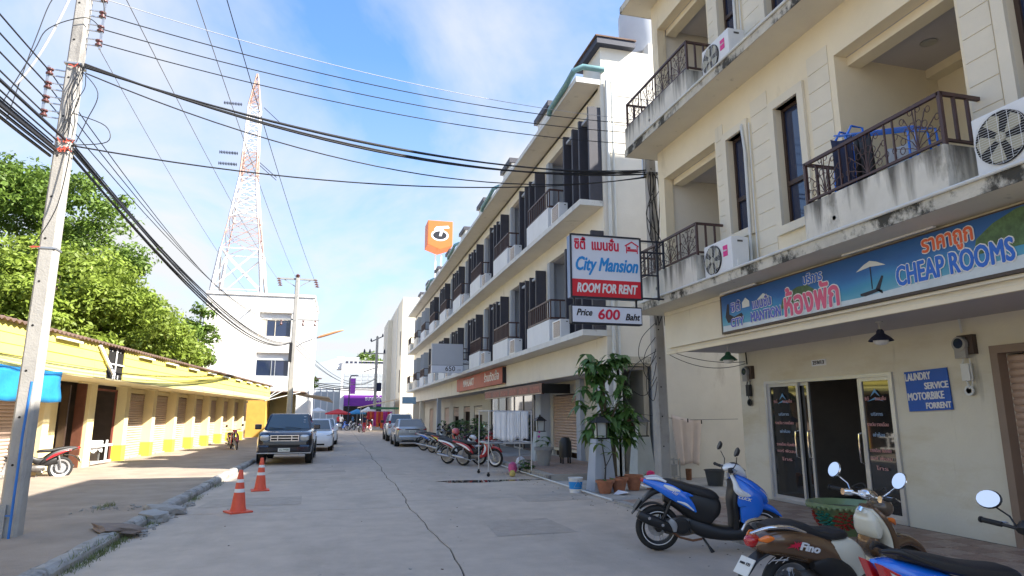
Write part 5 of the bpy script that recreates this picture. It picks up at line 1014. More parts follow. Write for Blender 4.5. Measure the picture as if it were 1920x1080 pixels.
            for s in (1, -1):
                B(MB().loft([(-.06, .70, .004, .01, s * .125), (.10, .64, .026, .012, s * .148), (.34, .535, .035, .012, s * .155), (.56, .42, .01, .01, s * .14)], p=2.2), 'flash_decal', c2, smooth=True)
                B(MB().loft([(.20, .575, .003, .008, s * .160), (.36, .51, .014, .008, s * .167), (.52, .43, .004, .008, s * .155)], p=2.2), 'flash_decal', mat('mint_decal', (.10, .42, .30), .3, var=0, coat=.5), smooth=True)
                B(MB().prism([(-.405, .775), (-.19, .67), (-.31, .605), (-.34, .62)], 'y', s * .03, s * .105), 'tail_light', 'redl', bevel=.008)
                B(MB().prism([(-.36, .735), (-.235, .672), (-.30, .645)], 'y', s * .1055, s * .112), 'tail_lens', 'clr', bevel=.003)
            B(MB().loft([(-.30, .60, .10, .07), (-.1, .52, .12, .10), (.2, .42, .10, .11), (.5, .36, .14, .12), (.64, .40, .12, .12)], p=3), 'inner_body', 'black', smooth=True)
            B(MB().loft([(-.26, .80, .015, .06), (-.12, .785, .035, .10), (.06, .745, .045, .125), (.24, .705, .045, .135), (.42, .675, .05, .13), (.56, .66, .05, .12), (.62, .64, .03, .09)], p=3), 'seat', 'seat', smooth=True)
            for s in (1, -1): B(MB().loft([(-.36, .835, .01, .012, s * .04), (-.28, .845, .018, .02, s * .09), (-.16, .80, .018, .018, s * .115), (-.02, .75, .01, .012, s * .125)], p=2.4), 'grab_rail', 'black', smooth=True)
            B(MB().loft([(.42, .28, .08, .10), (.6, .24, .08, .15), (.78, .22, .06, .16), (.95, .24, .05, .14), (1.02, .3, .05, .12)], p=3.2), 'floorboard', 'black', smooth=True)
            B(MB().loft([(.98, .28, .03, .12), (1.02, .45, .035, .17), (1.02, .62, .04, .19), (.96, .75, .04, .18), (.94, .82, .03, .10)], p=2.6), 'leg_shield', c1, smooth=True)
            B(MB().loft([(.98, .43, .02, .05), (1.08, .52, .04, .08), (1.22, .56, .05, .085), (1.38, .50, .04, .08), (1.48, .40, .02, .06)], p=2.4), 'front_fender', c1, smooth=True)
            B(MB().loft([(.86, .88, .03, .14), (.94, .90, .065, .17), (1.03, .88, .075, .13), (1.10, .83, .04, .08)], p=3), 'handlebar_cowl', 'black', smooth=True)
            handle(t, .92, .885, .35, 'black', .10); mirrors(t, .92, .89, 1, False, True, .30, .15)
        B(MB().loft([(-.20, .56, .02, .07), (-.33, .50, .012, .065), (-.42, .40, .008, .06), (-.50, .31, .006, .03)], p=3), 'rear_mudguard', 'black', smooth=True)
        pl = B(MB().box(-.004, .004, -.085, .085, -.075, .075), 'number_plate', 'plate'); pl.location = (-.425, 0, .45); pl.rotation_euler = (0, .62, 0)
        text('กขค 125', .035, M['letk'], pl, (-.006, 0, .02), width=.12)
        B(MB().loft([(.08, .30, .09, .07), (.25, .30, .12, .08), (.40, .30, .11, .09), (.50, .26, .06, .08)], p=3.2), 'engine', 'engine', smooth=True)
        B(MB().loft([(.14, .45, .03, .03, -.12), (.30, .42, .10, .05, -.12), (.48, .34, .09, .05, -.12), (.60, .25, .03, .04, -.11)], p=3), 'air_box', 'black', smooth=True)
        B(MB().loft([(-.24, .355, .03, .03, -.15), (-.15, .34, .058, .052, -.155), (.10, .27, .055, .05, -.15), (.2, .225, .03, .03, -.14)], p=2.6), 'muffler', 'exh', smooth=True)
        B(MB().loft([(-.20, .375, .006, .014, -.20), (-.1, .345, .022, .012, -.207), (.08, .29, .016, .012, -.20)], p=2.6), 'heat_shield', 'chrome', smooth=True)
        B(MB().tube([(.15, -.14, .22), (.3, -.13, .15), (.42, -.08, .15)], .014, 8), 'exhaust_pipe', 'rust', smooth=True)
        for s in (1, -1): B(MB().tube([(1.22, s * .07, .265), (1.12, s * .075, .5)], .018, 8), 'fork_leg', 'steel', smooth=True)
        B(MB().tube([(.0, .09, .27), (.1, .09, .56)], .02, 8).tube([(-.22, -.08, .5), (-.08, -.10, .5)], .006, 5), 'shock_absorber', 'steel', smooth=True)
        B(MB().tube([(.52, 0, .16), (.56, .1, .02)], .012, 6), 'kickstand', 'steel')
        for i in range(5): B(MB().bar((-.24 + i * .035, -.06, .47 + .02 * (i % 2)), (-.20 + i * .035, -.10, .53 - .02 * (i % 2)), .006), 'bracket', 'chrome')
    else:  # underbone motorcycle
        wheel(t, 0, .29, .29, .038, 'wire', 'alu'); wheel(t, 1.24, .29, .29, .034, 'wire', 'alu')
        for s in (1, -1):
            B(MB().loft([(-.36, .80, .012, .015, s * .05), (-.18, .755, .045, .025, s * .085), (.02, .70, .065, .03, s * .105), (.22, .62, .07, .03, s * .115), (.38, .50, .05, .03, s * .11), (.46, .42, .01, .02, s * .10)], p=2.5), 'side_panel', c1, smooth=True)
            B(MB().loft([(-.20, .74, .006, .008, s * .112), (-.02, .70, .024, .010, s * .132), (.20, .61, .032, .010, s * .145), (.36, .50, .010, .008, s * .138)], p=2.2), 'flash_decal', c2, smooth=True)
            B(MB().loft([(.86, .86, .02, .02, s * .08), (.96, .74, .07, .035, s * .13), (1.0, .60, .11, .035, s * .15), (.93, .46, .10, .03, s * .145), (.82, .36, .07, .03, s * .13), (.70, .31, .02, .02, s * .12)], p=2.5), 'leg_shield', c1, smooth=True)
            B(MB().loft([(.93, .72, .01, .008, s * .168), (.985, .60, .035, .010, s * .187), (.93, .47, .03, .008, s * .178), (.84, .39, .008, .006, s * .162)], p=2.2), 'flash_decal', c2, smooth=True)
            B(MB().tube([(1.24, s * .07, .29), (1.13, s * .07, .55), (1.02, s * .06, .80)], .022, 8), 'fork_leg', 'silver', smooth=True)
            B(MB().tube([(.0, s * .09, .29), (.08, s * .09, .60)], .022, 8), 'shock_absorber', 'steel', smooth=True)
        B(MB().loft([(-.30, .81, .02, .07), (-.12, .80, .04, .10), (.08, .775, .045, .12), (.28, .74, .045, .13), (.44, .735, .045, .115), (.54, .72, .03, .08)], p=2.8), 'seat', 'seat', smooth=True)
        B(MB().loft([(.10, .50, .10, .06), (.38, .46, .12, .07), (.6, .52, .07, .05), (.85, .72, .05, .05), (.93, .88, .04, .05)], p=2.8), 'frame', 'black', smooth=True)
        B(MB().loft([(.35, .31, .07, .08), (.5, .30, .10, .11), (.68, .32, .07, .08), (.78, .36, .05, .05)], p=2.8), 'engine', 'engine', smooth=True)
        B(MB().loft([(.90, .90, .03, .06), (.97, .93, .06, .10), (1.06, .90, .06, .09), (1.12, .84, .03, .05)], p=2.6), 'headlight_cowl', c1, smooth=True); B(MB().loft([(1.05, .89, .03, .05), (1.13, .84, .03, .04)], p=2.3), 'headlight', 'clr', smooth=True)
        B(MB().loft([(.97, .50, .02, .04), (1.10, .595, .035, .06), (1.24, .625, .035, .06), (1.40, .57, .03, .055), (1.50, .47, .01, .04)], p=2.4), 'front_fender', c1, smooth=True)
        B(MB().loft([(-.42, .79, .015, .03), (-.36, .79, .035, .06), (-.28, .77, .03, .06)], p=2.5), 'tail_light', 'redl', smooth=True)
        B(MB().loft([(-.08, .62, .012, .06), (-.24, .60, .012, .06), (-.36, .52, .01, .05), (-.45, .40, .006, .03)], p=3), 'rear_mudguard', 'black', smooth=True)
        B(MB().loft([(-.34, .34, .035, .035, -.14), (-.1, .30, .048, .048, -.14), (.12, .26, .03, .03, -.13)], p=2.3).tube([(.1, -.13, .26), (.35, -.12, .20), (.55, -.08, .24)], .014, 8), 'muffler', 'steel', smooth=True)
        pl = B(MB().box(-.004, .004, -.085, .085, -.075, .075), 'number_plate', 'plate'); pl.location = (-.40, 0, .52); pl.rotation_euler = (0, .5, 0)
        B(MB().lathe([(.20, -.075), (.20, -.07), (.19, -.07), (.19, -.075)], (0, 0, .29), 20, axis='y').tube([(.5, .0, .16), (.56, .14, .02)], .012, 6).bar((.45, -.2, .24), (.45, .2, .24), .02), 'footrest', 'steel')
        handle(t, .93, .965, .33, 'black', .07); mirrors(t, .92, .97, 1, False, False, .27, .2)
    bar_cables(t, .90, {'cub': .97, 'mio': .89}.get(style, 1.0), 1.0, .78)
    return t
scooter('sport', 'blue and white angular scooter with black mirrors parked nearest the street pole', 3.92, 7.79, -.30)
scooter('retro', 'bronze and ivory retro scooter with round chrome mirrors and a starburst decal', 3.66, 4.98, .055, 'bbrown', 'bivory')
scooter('mio', 'blue scooter with a red tail lamp and oval mirror cut by the bottom right corner', 3.60, 3.56, -.05)
scooter('cub', 'red and white motorcycle parked behind the towel drying rack', 4.08, 21.9, -.78, 'bred', 'bwhite')
scooter('cub', 'black and pale pink motorcycle with a chrome exhaust left of the towel rack', 3.72, 22.9, -.72, 'bwhite', 'bred')
t_ = scooter('cub', 'maroon motorcycle with a yellow stripe, third from the towel rack', 4.15, 27.9, -.9, 'bred', 'yel2')
scooter('cub', 'silver and dark blue motorcycle beside the rear of the silver sedan', 3.95, 31.5, -.6, 'silver', 'bblue')
scooter('cub', 'black motorcycle squeezed between the pale pink one and the maroon one', 3.95, 24.6, -.8, 'black', 'bred')
scooter('cub', 'dark silver motorcycle left of the maroon motorcycle', 4.1, 29.6, -.85, 'black', 'silver')
scooter('cub', 'black motorcycle with blue flash, parked closest to the silver sedan', 4.3, 33.2, -.7, 'black', 'bblue')
scooter('cub', 'bright red motorcycle parked deeper in, by the potted plants', 5.2, 26.3, .5, 'bred', 'bred')
scooter('cub', 'black and red motorcycle parked at the left in front of the yellow shop', -6.98, 20.0, math.radians(213), 'black', 'bred')
scooter('cub', 'dark motorcycle half hidden behind the left side of the pickup', -4.9, 34, math.radians(-70), 'bred', 'bwhite')
for i, (x, y, a, c) in enumerate(((2.0, 66, 1.2, 'bblue'), (2.5, 70, .9, 'bred'), (1.7, 75, 2.0, 'bwhite'), (-.3, 73, .2, 'carn'))):
    scooter('cub', ['blue motorcycle far down the street by the garments', 'red motorcycle far down the street behind the garments', 'white motorcycle far down the street near the bank', 'dark motorcycle crossing the far end of the street'][i], x, y, a, c if c != 'carn' else 'bblue', 'bwhite')
tag(MB().lathe([(.0, .10), (.07, .095), (.12, .05), (.135, -.02), (.13, -.08), (.10, -.085)], (4.15, 23.9, 1.08), 18, cap=False).build('helmet', mat('pink_helmet', (.65, .12, .14), .3, coat=.8), smooth=True), 'pinkish red helmet resting on a motorcycle left of the towel rack', 'helmet')

# ================================================================== CARS
def car(name, label, x, y, rz, body, kind='sedan', plate_txt=''):
    t = thing(name, label, 'pickup truck' if kind == 'pickup' else 'car', (x, y, 0), rz)   # origin: centre of front axle track, x forward
    B = lambda mb, n, m_, p=None, **k: mb.build(n, M[m_] if isinstance(m_, str) else m_, p or t, **k)
    W = {'pickup': .90, 'sedan': .84, 'suv': .90}[kind]; R = {'pickup': .39, 'sedan': .30, 'suv': .36}[kind]; wb = {'pickup': 3.0, 'sedan': 2.55, 'suv': 2.7}[kind]
    # body grid: stations along x with (x, z_low, z_belt, half width)
    if kind == 'pickup': st = [(.86, .50, .78, .70), (.82, .36, .96, .84), (.66, .34, 1.06, .89), (.40, .34, 1.10, .90), (-.10, .34, 1.14, .90), (-.55, .36, 1.17, .90), (-1.6, .36, 1.17, .90), (-2.6, .36, 1.16, .90), (-3.9, .40, 1.14, .90), (-4.05, .45, 1.12, .88)]
    elif kind == 'sedan': st = [(.78, .40, .62, .62), (.74, .22, .74, .78), (.5, .20, .84, .83), (.0, .20, .92, .84), (-.5, .2, .96, .845), (-1.5, .2, .98, .845), (-2.5, .2, 1.0, .84), (-3.0, .22, 1.04, .82), (-3.32, .28, 1.03, .77), (-3.40, .38, .95, .70)]
    else: st = [(.85, .5, .78, .70), (.80, .32, .95, .84), (.5, .32, 1.05, .89), (.0, .32, 1.10, .90), (-.5, .32, 1.12, .90), (-1.5, .32, 1.13, .90), (-2.6, .32, 1.13, .90), (-3.3, .36, 1.12, .88), (-3.42, .45, 1.05, .84)]
    vs = []; n = 12
    for (sx, zl, zb, w) in st:
        mid = (zl + zb) / 2
        half = [(w * .86, zl), (w * .97, zl + .06), (w, mid - .05), (w * 1.0, mid + .12), (w * .965, zb - .06), (w * .86, zb)]
        vs += [(sx, a, b) for a, b in half] + [(sx, -a, b) for a, b in half[::-1]]
    fs = [(i * n + j, i * n + (j + 1) % n, (i + 1) * n + (j + 1) % n, (i + 1) * n + j) for i in range(len(st) - 1) for j in range(n)] + [tuple(range(n))[::-1], tuple((len(st) - 1) * n + j for j in range(n))]
    bo = MB().add(vs, fs).build('body', M[body], t, smooth=True, bevel=.012)
    # cabin
    if kind == 'pickup': zb = 1.13; gl = [(-.38, zb, -.02), (-1.0, 1.69, 0), (-2.25, 1.70, 0), (-2.55, zb, 0)]
    elif kind == 'sedan': zb = .95; gl = [(-.18, zb, 0), (-.98, 1.42, 0), (-2.1, 1.43, 0), (-2.95, 1.0, 0)]
    else: zb = 1.1; gl = [(-.35, zb, 0), (-.95, 1.70, 0), (-2.9, 1.70, 0), (-3.25, zb, 0)]
    wr, wb_ = W * .74, W * .90; (xa, za, _), (xb, zc, _), (xc, zd, _), (xd, ze, _) = gl
    cv = [(xa, wb_, za), (xb, wr, zc), (xc, wr, zd), (xd, wb_, ze), (xa, -wb_, za), (xb, -wr, zc), (xc, -wr, zd), (xd, -wb_, ze)]
    B(MB().add(cv, [(0, 1, 2, 3), (7, 6, 5, 4), (0, 4, 5, 1), (1, 5, 6, 2), (2, 6, 7, 3), (3, 7, 4, 0)]), 'cabin', body, smooth=True, bevel=.05)
    def quad(p0, p1, p2, p3, ins, off, nme, m_='cglass'):
        P_ = [Vector(q) for q in (p0, p1, p2, p3)]; c = sum(P_, Vector()) / 4; nr = (P_[1] - P_[0]).cross(P_[3] - P_[0]).normalized()
        if nr.dot(c - Vector(((xb + xc) / 2, 0, 1.2))) < 0: nr = -nr
        out_ = [c + (q - c) * (1 - ins) + nr * off for q in P_]; in_ = [q - nr * .02 for q in out_]
        return B(MB().add(out_ + in_, [(0, 1, 2, 3), (7, 6, 5, 4), (0, 4, 5, 1), (1, 5, 6, 2), (2, 6, 7, 3), (3, 7, 4, 0)]), nme, m_)
    ws = quad(cv[0], cv[4], cv[5], cv[1], .10, .012, 'windscreen'); quad(cv[3], cv[7], cv[6], cv[2], .14, .012, 'rear_window')
    for s in (0, 4):
        a, b, c, d = [Vector(cv[s + i]) for i in range(4)]; f = .5 if kind != 'suv' else .48
        m1 = b.lerp(c, f); m0 = a.lerp(d, f); quad(a, b, m1, m0, .14, .010, 'side_window'); quad(m0, m1, c, d, .14, .010, 'side_window')
    sg = -1
    # wheels + arches
    for (wx, sy) in ((0, 1), (0, -1), (-wb, 1), (-wb, -1)):
        ty = B(MB().lathe([(R * .62, -.11), (R * .93, -.11), (R, -.08), (R, .08), (R * .93, .11), (R * .62, .11)], (wx, sy * (W - .13), R), 28, axis='y'), 'wheel', 'rubber', smooth=True)
        rmb = MB().lathe([(R * .64, sy * .05), (R * .64, sy * .115), (R * .58, sy * .12), (R * .5, sy * .07), (.04, sy * .08)], (wx, sy * (W - .13), R), 24, axis='y')
        for i in range(6): a = i * math.pi / 3; rmb.bar((wx + .03 * math.cos(a), sy * (W - .03), R + .03 * math.sin(a)), (wx + R * .58 * math.cos(a), sy * (W - .02), R + R * .58 * math.sin(a)), .05, .03)
        B(rmb, 'rim', 'silver', ty, smooth=True)
        ar = MB(); k = 16; ri, ro = R * 1.02, R * 1.17; V = []
        for i in range(k + 1):
            a = math.pi * i / k
            V += [(wx + ri * math.cos(a), sy * (W - .10), R + ri * math.sin(a) - .02), (wx + ro * math.cos(a), sy * (W + .012), R + ro * math.sin(a) - .02), (wx + ro * math.cos(a), sy * (W - .10), R + ro * math.sin(a) - .02)]
        ar.add(V, [(3 * i, 3 * i + 1, 3 * i + 4, 3 * i + 3) for i in range(k)] + [(3 * i + 1, 3 * i + 2, 3 * i + 5, 3 * i + 4) for i in range(k)]); ar.lathe([(ri * 1.0, 0), (ri * 1.0, sy * .01)], (wx, sy * (W + .004), R), 28, axis='y')
        B(ar, 'wheel_arch', 'black')
    for s in (1, -1):
        B(MB().box(xa + .05 - .02, xa + .17, s * (W - .02), s * (W + .20), za + .02, za + .20), 'door_mirror', body if kind != 'suv' else 'black', bevel=.03)
        for xx in (-1.05, -1.95): B(MB().box(xx - .16, xx, s * (W - .005), s * (W + .03), zb - .14, zb - .11), 'door_handle', 'chrome' if kind == 'pickup' else body)
        for xx in (-.55, (xb + xc) / 2 - .05, -2.35): B(MB().box(xx, xx + .008, s * (W - .005), s * (W + .0035), .36, zb - .05), 'door_gap', 'black')
    if kind == 'pickup':
        g = MB(); frame_rect_x(g, .84, .905, -.46, .46, .78, .98, .028)
        g.box(.85, .90, -.43, .43, .865, .895).box(.85, .902, -.24, -.21, .80, .96).box(.85, .902, .21, .24, .80, .96); B(g, 'grille', 'chrome'); B(MB().box(.80, .86, -.44, .44, .80, .96), 'grille_recess', 'dark')
        for s in (1, -1):
            B(MB().loft([(.83, .89, .10, .15, s * .64)] + [(.88, .88, .085, .13, s * .63), (.90, .87, .03, .05, s * .62)], p=4, sub=2), 'headlight', 'clr', smooth=True)
            B(MB().box(.84, .90, s * .52, s * .78, .52, .60), 'fog_lamp', 'clr', bevel=.02)
        B(MB().box(.60, .93, -.86, .86, .40, .66), 'bumper', 'carn', bevel=.06); B(MB().box(.85, .94, -.5, .5, .58, .66).box(.85, .935, -.5, .5, .35, .47), 'lower_grille', 'dark'); B(MB().box(.90, .945, -.86, .86, .38, .41), 'bumper_trim', 'steel')
        pl = B(MB().box(.945, .955, -.19, .19, .44, .56), 'number_plate', 'plate'); text(plate_txt, .085, M['green'], pl, (.957, 0, .5), (0, 1, 0), width=.30)
        B(MB().tube([(-.36, .45, 1.17), (-.42, .1, 1.22), (-.44, -.1, 1.23)], .008, 5).tube([(-.36, -.15, 1.17), (-.42, -.5, 1.20), (-.43, -.62, 1.21)], .008, 5), 'wiper', 'black')
        B(MB().box(-2.5, -2.42, -.7, .7, 1.2, 1.35), 'bed_rail', 'black')
        for z in (1.34, 1.42, 1.54): B(MB().box(-.75, -.742, .50, .58, z, z + .06), 'sticker', 'signw').location = (.09 - (z - 1.34) * 1.05, 0, 0)
        for s in (1, -1): B(MB().box(-1.3, -1.2, s * .42 - .14, s * .42 + .14, 1.35, 1.55), 'headrest', 'engine', bevel=.04)
    elif kind == 'sedan':
        front = plate_txt == 'front'
        if front:
            for s in (1, -1): B(MB().loft([(.35, .80, .05, .06, s * .78), (.60, .76, .06, .07, s * .70), (.755, .70, .04, .08, s * .60)], p=3), 'headlight', 'clr', smooth=True)
            B(MB().box(.74, .775, -.35, .35, .56, .62).box(.74, .77, -.45, .45, .28, .42), 'grille', 'dark', bevel=.01)
        for s in (1, -1):
            B(MB().loft([(-3.08, .93, .06, .05, s * .75), (-3.28, .88, .09, .07, s * .70), (-3.385, .84, .07, .07, s * .62)], p=3), 'tail_light', 'redl', smooth=True)
        B(MB().box(-3.45, -3.2, -.72, .72, .34, .60), 'bumper', body, bevel=.08); B(MB().box(-3.47, -3.40, -.55, .55, .28, .34), 'bumper_lip', 'black'); B(MB().box(-3.445, -3.40, -.38, .38, .88, .92), 'boot_trim', 'chrome')
        pl = B(MB().box(-3.45, -3.43, -.19, .19, .74, .86), 'number_plate', 'plate'); text('1212', .085, M['letk'], pl, (-3.452, 0, .8), (0, -1, 0), width=.26)
        B(MB().box(-3.41, -3.405, -.52, .52, .935, .94).box(-3.40, -3.395, -.53, -.52, .62, .94).box(-3.40, -3.395, .52, .53, .62, .94), 'boot_seam', 'black')
    else:
        for s in (1, -1): B(MB().box(-3.46, -3.38, s * .66, s * .80, .85, 1.3), 'tail_light', 'redl', bevel=.02)
        B(MB().box(-3.5, -3.3, -.8, .8, .40, .62), 'bumper', body, bevel=.06)
        pl = B(MB().box(-3.50, -3.49, -.19, .19, .66, .78), 'number_plate', 'plate')
        B(MB().tube([(-1.1, .55, 1.74), (-2.8, .55, 1.74)], .02, 6).tube([(-1.1, -.55, 1.74), (-2.8, -.55, 1.74)], .02, 6), 'roof_rail', 'steel')
    return t
def frame_rect_x(b, x0, x1, y0, y1, z0, z1, t):
    b.box(x0, x1, y0, y0 + t, z0, z1).box(x0, x1, y1 - t, y1, z0, z1).box(x0, x1, y0 + t, y1 - t, z0, z0 + t).box(x0, x1, y0 + t, y1 - t, z1 - t, z1)
car('parked_pickup', 'dark navy pickup truck with a chrome grille parked by the left kerb', -1.72, 24.55, math.radians(-90), 'carn', 'pickup', 'ผม 9988')
car('parked_car', 'white sedan parked right behind the dark pickup', -1.02, 32.6, math.radians(-90), 'carw', 'sedan', 'front')
car('parked_car', 'second white car in line, mostly hidden behind the white sedan', -.85, 39.5, math.radians(-90), 'carw', 'sedan', 'front')
car('parked_car', 'silver sedan parked with its rear to the camera on the right side', 3.80, 38.6, math.radians(90), 'silver', 'sedan', '')
car('parked_car', 'white sport utility car parked beyond the silver sedan', 3.9, 46.2, math.radians(90), 'carw', 'suv', '')

# ================================================================== AC UNITS (front with fan faces the street, -x)
acm = {}
def ac(label, x, y0, z, w=.82, h=.60, d=.32, logo='pink', group=None):
    t = thing('ac_unit', label, 'air conditioner', (x, y0 + w / 2, z), 0, group); k = (w, h, d, logo)
    if k not in acm:
        L = []
        L.append(('casing', MB().box(0, d, -w / 2, w / 2, .03, h).mesh('casing', M['acw'], bevel=.015)))
        fy = -w / 2 + w * .63 if logo == 'pink' else 0; r = h * .42
        if logo == 'pink':
            L.append(('fan_opening', MB().lathe([(r, -.012), (r, -.004)], (0, w * .16, h * .52), 32, axis='x').mesh('fan_opening', M['dark'])))
            b = MB()
            for i in range(5):
                a = 2 * math.pi * i / 5; b.add([(-.016, w * .16 + .04 * math.cos(a), h * .52 + .04 * math.sin(a)), (-.016, w * .16 + r * .9 * math.cos(a - .42), h * .52 + r * .9 * math.sin(a - .42)), (-.022, w * .16 + r * .95 * math.cos(a + .05), h * .52 + r * .95 * math.sin(a + .05)), (-.022, w * .16 + r * .8 * math.cos(a + .38), h * .52 + r * .8 * math.sin(a + .38))], [(0, 1, 2, 3)])
            b.lathe([(.05, -.03), (.05, -.015)], (0, w * .16, h * .52), 14, axis='x'); L.append(('fan', b.mesh('fan', mat('fan_beige', (.42, .40, .30), .6))))
            g = MB()
            for i in (0, 8): rr = r * (i + 1) / 9; g.tube([(-.034, w * .16 + rr * math.cos(a), h * .52 + rr * math.sin(a)) for a in [2 * math.pi * q / 24 for q in range(25)]], .0016, 3, cap=False)
            for i in range(21): zz = r * (i - 10) / 10.5; hw_ = math.sqrt(r * r - zz * zz); g.bar((-.034, w * .16 - hw_, h * .52 + zz), (-.034, w * .16 + hw_, h * .52 + zz), .0022)
            for i in range(5): yy_ = r * (i - 2) / 2.6; hh_ = math.sqrt(r * r - yy_ * yy_); g.bar((-.036, w * .16 + yy_, h * .52 - hh_), (-.036, w * .16 + yy_, h * .52 + hh_), .003)
            L.append(('grille', g.mesh('grille', M['acw']))); L.append(('brand_label', MB().box(-.008, -.001, -w * .36, -w * .21, h * .50, h * .80).mesh('brand_label', M['pink'])))
            L.append(('service_cover', MB().box(d * .25, d * .8, -w / 2 - .03, -w / 2 - .001, .08, h * .35).box(d * .35, d * .65, -w / 2 - .008, -w / 2 - .001, h * .85, h * .9, 1).mesh('service_cover', [M['acw'], M['engine']])))
        else:
            L.append(('grille', MB().box(-.012, -.001, -w * .42, w * .30, .08, h - .05).mesh('grille', mat('ac_tan', (.30, .22, .17), .6))))
            g = MB()
            for i in range(14): g.box(-.018, -.012, -w * .42, w * .30, .09 + i * (h - .16) / 14, .098 + i * (h - .16) / 14)
            L.append(('grille', g.mesh('grille', M['acw']))); L.append(('service_cover', MB().box(d * .6, d * .8, -w / 2 - .008, -w / 2 - .001, h * .85, h * .9).mesh('service_cover', M['engine'])))
        L.append(('feet', MB().box(.02, .06, -w * .4, -w * .3, 0, .03).box(.02, .06, w * .3, w * .4, 0, .03).box(d - .06, d - .02, -w * .4, w * .4, 0, .03).mesh('feet', M['steel']))); acm[k] = L
    for n_, me in acm[k]: link(n_, me, t)
    if logo == 'pink': text('Haier', .045, M['letw'], t, (-.010, -w * .285, h * .66), width=w * .13)
    return t
ac('white air conditioner with a pink label on the lower guesthouse ledge', 6.0, 8.92, 3.90)
ac('white air conditioner with a pink label on the upper guesthouse ledge, highest in the photo', 6.0, 8.62, 7.44)
ac('largest white air conditioner, with a big round fan at the right edge', 5.98, 3.86, 3.92, .84, .62)
for fl in (0, 1):
    for k in range(8):
        y = 16.2 + 5.3 * k; nth = ['nearest', 'second', 'third', 'fourth', 'fifth', 'sixth', 'seventh', 'farthest'][k]
        ac(f'{nth} white outdoor unit along the {"lower" if fl == 0 else "upper"} ledge of the long row', 6.26, y + 2.0, (3.89, 7.54)[fl], .78, .58, .30, 'tan', 'air conditioners on the long row')

# ================================================================== SIGNS
sg = thing('projecting_sign', 'white and red lightbox sign reading City Mansion Room for Rent above the street', 'sign', (4.70, 11.0, 4.36))
MB().box(-.70, .70, 0, .20, -.59, .59).build('sign_box', mat('lightbox_side', (.16, .24, .42), .4), sg, bevel=.008)
MB().box(-.69, .69, -.012, -.002, -.25, .58).build('white_panel', M['signw'], sg); MB().box(-.69, .69, -.012, -.002, -.58, -.251).build('red_panel', M['signred'], sg)
f_ = MB(); f_.box(-.715, -.685, -.03, .0, -.60, .60).box(.685, .715, -.03, .0, -.60, .60).box(-.685, .685, -.03, 0, .575, .605).box(-.685, .685, -.03, 0, -.605, -.575); f_.build('frame', M['signblk'], sg)
fx = dict(xa=(1, 0, 0), ya=(0, 0, 1))
text('ซิตี้  แมนชั่น', .27, M['letr'], sg, (-.18, -.014, .40), width=.88, fat=.007, **fx)
hb = MB(); q = -.016; hx = .53
hb.add([(hx - .15, q, .44), (hx, q, .53), (hx + .15, q, .44), (hx + .13, q, .42), (hx, q, .50), (hx - .13, q, .42)], [(0, 1, 4, 5), (1, 2, 3, 4)]); hb.box(hx - .12, hx - .10, q - .001, q, .29, .43).box(hx + .10, hx + .12, q - .001, q, .29, .43).box(hx - .10, hx + .10, q - .001, q, .33, .36).box(hx - .09, hx - .03, q - .001, q, .38, .42).box(hx - .09, hx + .09, q - .001, q, .365, .38)
hb.build('bed_emblem', M['letr'], sg)
text('City Mansion', .36, M['signblue'], sg, (0, -.014, .03), width=1.24, fat=.009, shear=.32, **fx)
text('ROOM FOR RENT', .24, M['letw'], sg, (0, -.014, -.42), width=1.20, fat=.007, shear=.22, **fx)
bk_ = MB(); 
for z in (.57, .35, -.55): bk_.bar((.70, .05, z), (1.24, .05, z), .03)
for x in (1.08, 1.22): bk_.bar((x, .05, .60), (x, .05, -.58), .035)
bk_.bar((.70, .05, .1), (1.22, .05, .55), .02).bar((.74, .05, .1), (.74, .05, .57), .02)
for x in (.8, .88, .96): bk_.bar((x, .05, .35), (x, .05, -.1), .015)
bk_.bar((.70, .05, -.1), (1.08, .05, -.1), .025)
bk_.build('bracket', M['signblk'], sg)
sp_ = thing('price_sign', 'narrow white sign reading Price 600 Baht hung beneath the projecting sign', 'sign', (4.70, 11.0, 3.455))
MB().box(-.70, .70, 0, .14, -.17, .17).build('sign_box', M['signblk'], sp_, bevel=.006); MB().box(-.68, .68, -.008, -.001, -.145, .145).build('panel', M['signw'], sp_)
text('Price', .17, M['letk'], sp_, (-.46, -.010, .03), width=.30, fat=.004, shear=.3, **fx); text('600', .26, M['letr'], sp_, (.02, -.010, .0), width=.42, fat=.007, shear=.1, **fx); text('Baht', .17, M['letk'], sp_, (.49, -.010, -.03), width=.29, fat=.004, shear=.3, **fx)
MB().bar((-.62, .07, .17), (-.62, .07, .31), .03).bar((.62, .07, .17), (.62, .07, .31), .03).build('hanger', M['signblk'], sp_)
# banner on the fascia
bn = thing('banner_sign', 'long blue beach-scene banner reading City Mantion and Cheap Rooms across the guesthouse front', 'sign', (6.40, 7.2, 3.36))
MB().box(0, .05, -2.85, 2.77, -.335, .335).build('backing_board', M['wframe'], bn)
bm_ = bpy.data.materials.new('banner_print'); bm_.use_nodes = True; tt_ = bm_.node_tree; bs = tt_.nodes['Principled BSDF']; bs.inputs['Roughness'].default_value = .4
tc_ = N(tt_, 'ShaderNodeTexCoord'); sx_ = N(tt_, 'ShaderNodeSeparateXYZ'); tt_.links.new(tc_.outputs['Object'], sx_.inputs[0])
rmp = N(tt_, 'ShaderNodeMapRange'); rmp.inputs[1].default_value = -.32; rmp.inputs[2].default_value = .32; tt_.links.new(sx_.outputs[2], rmp.inputs[0])
nz_ = N(tt_, 'ShaderNodeTexNoise'); nz_.inputs['Scale'].default_value = 1.6; nz_.inputs['Detail'].default_value = 8; tt_.links.new(tc_.outputs['Object'], nz_.inputs[0])
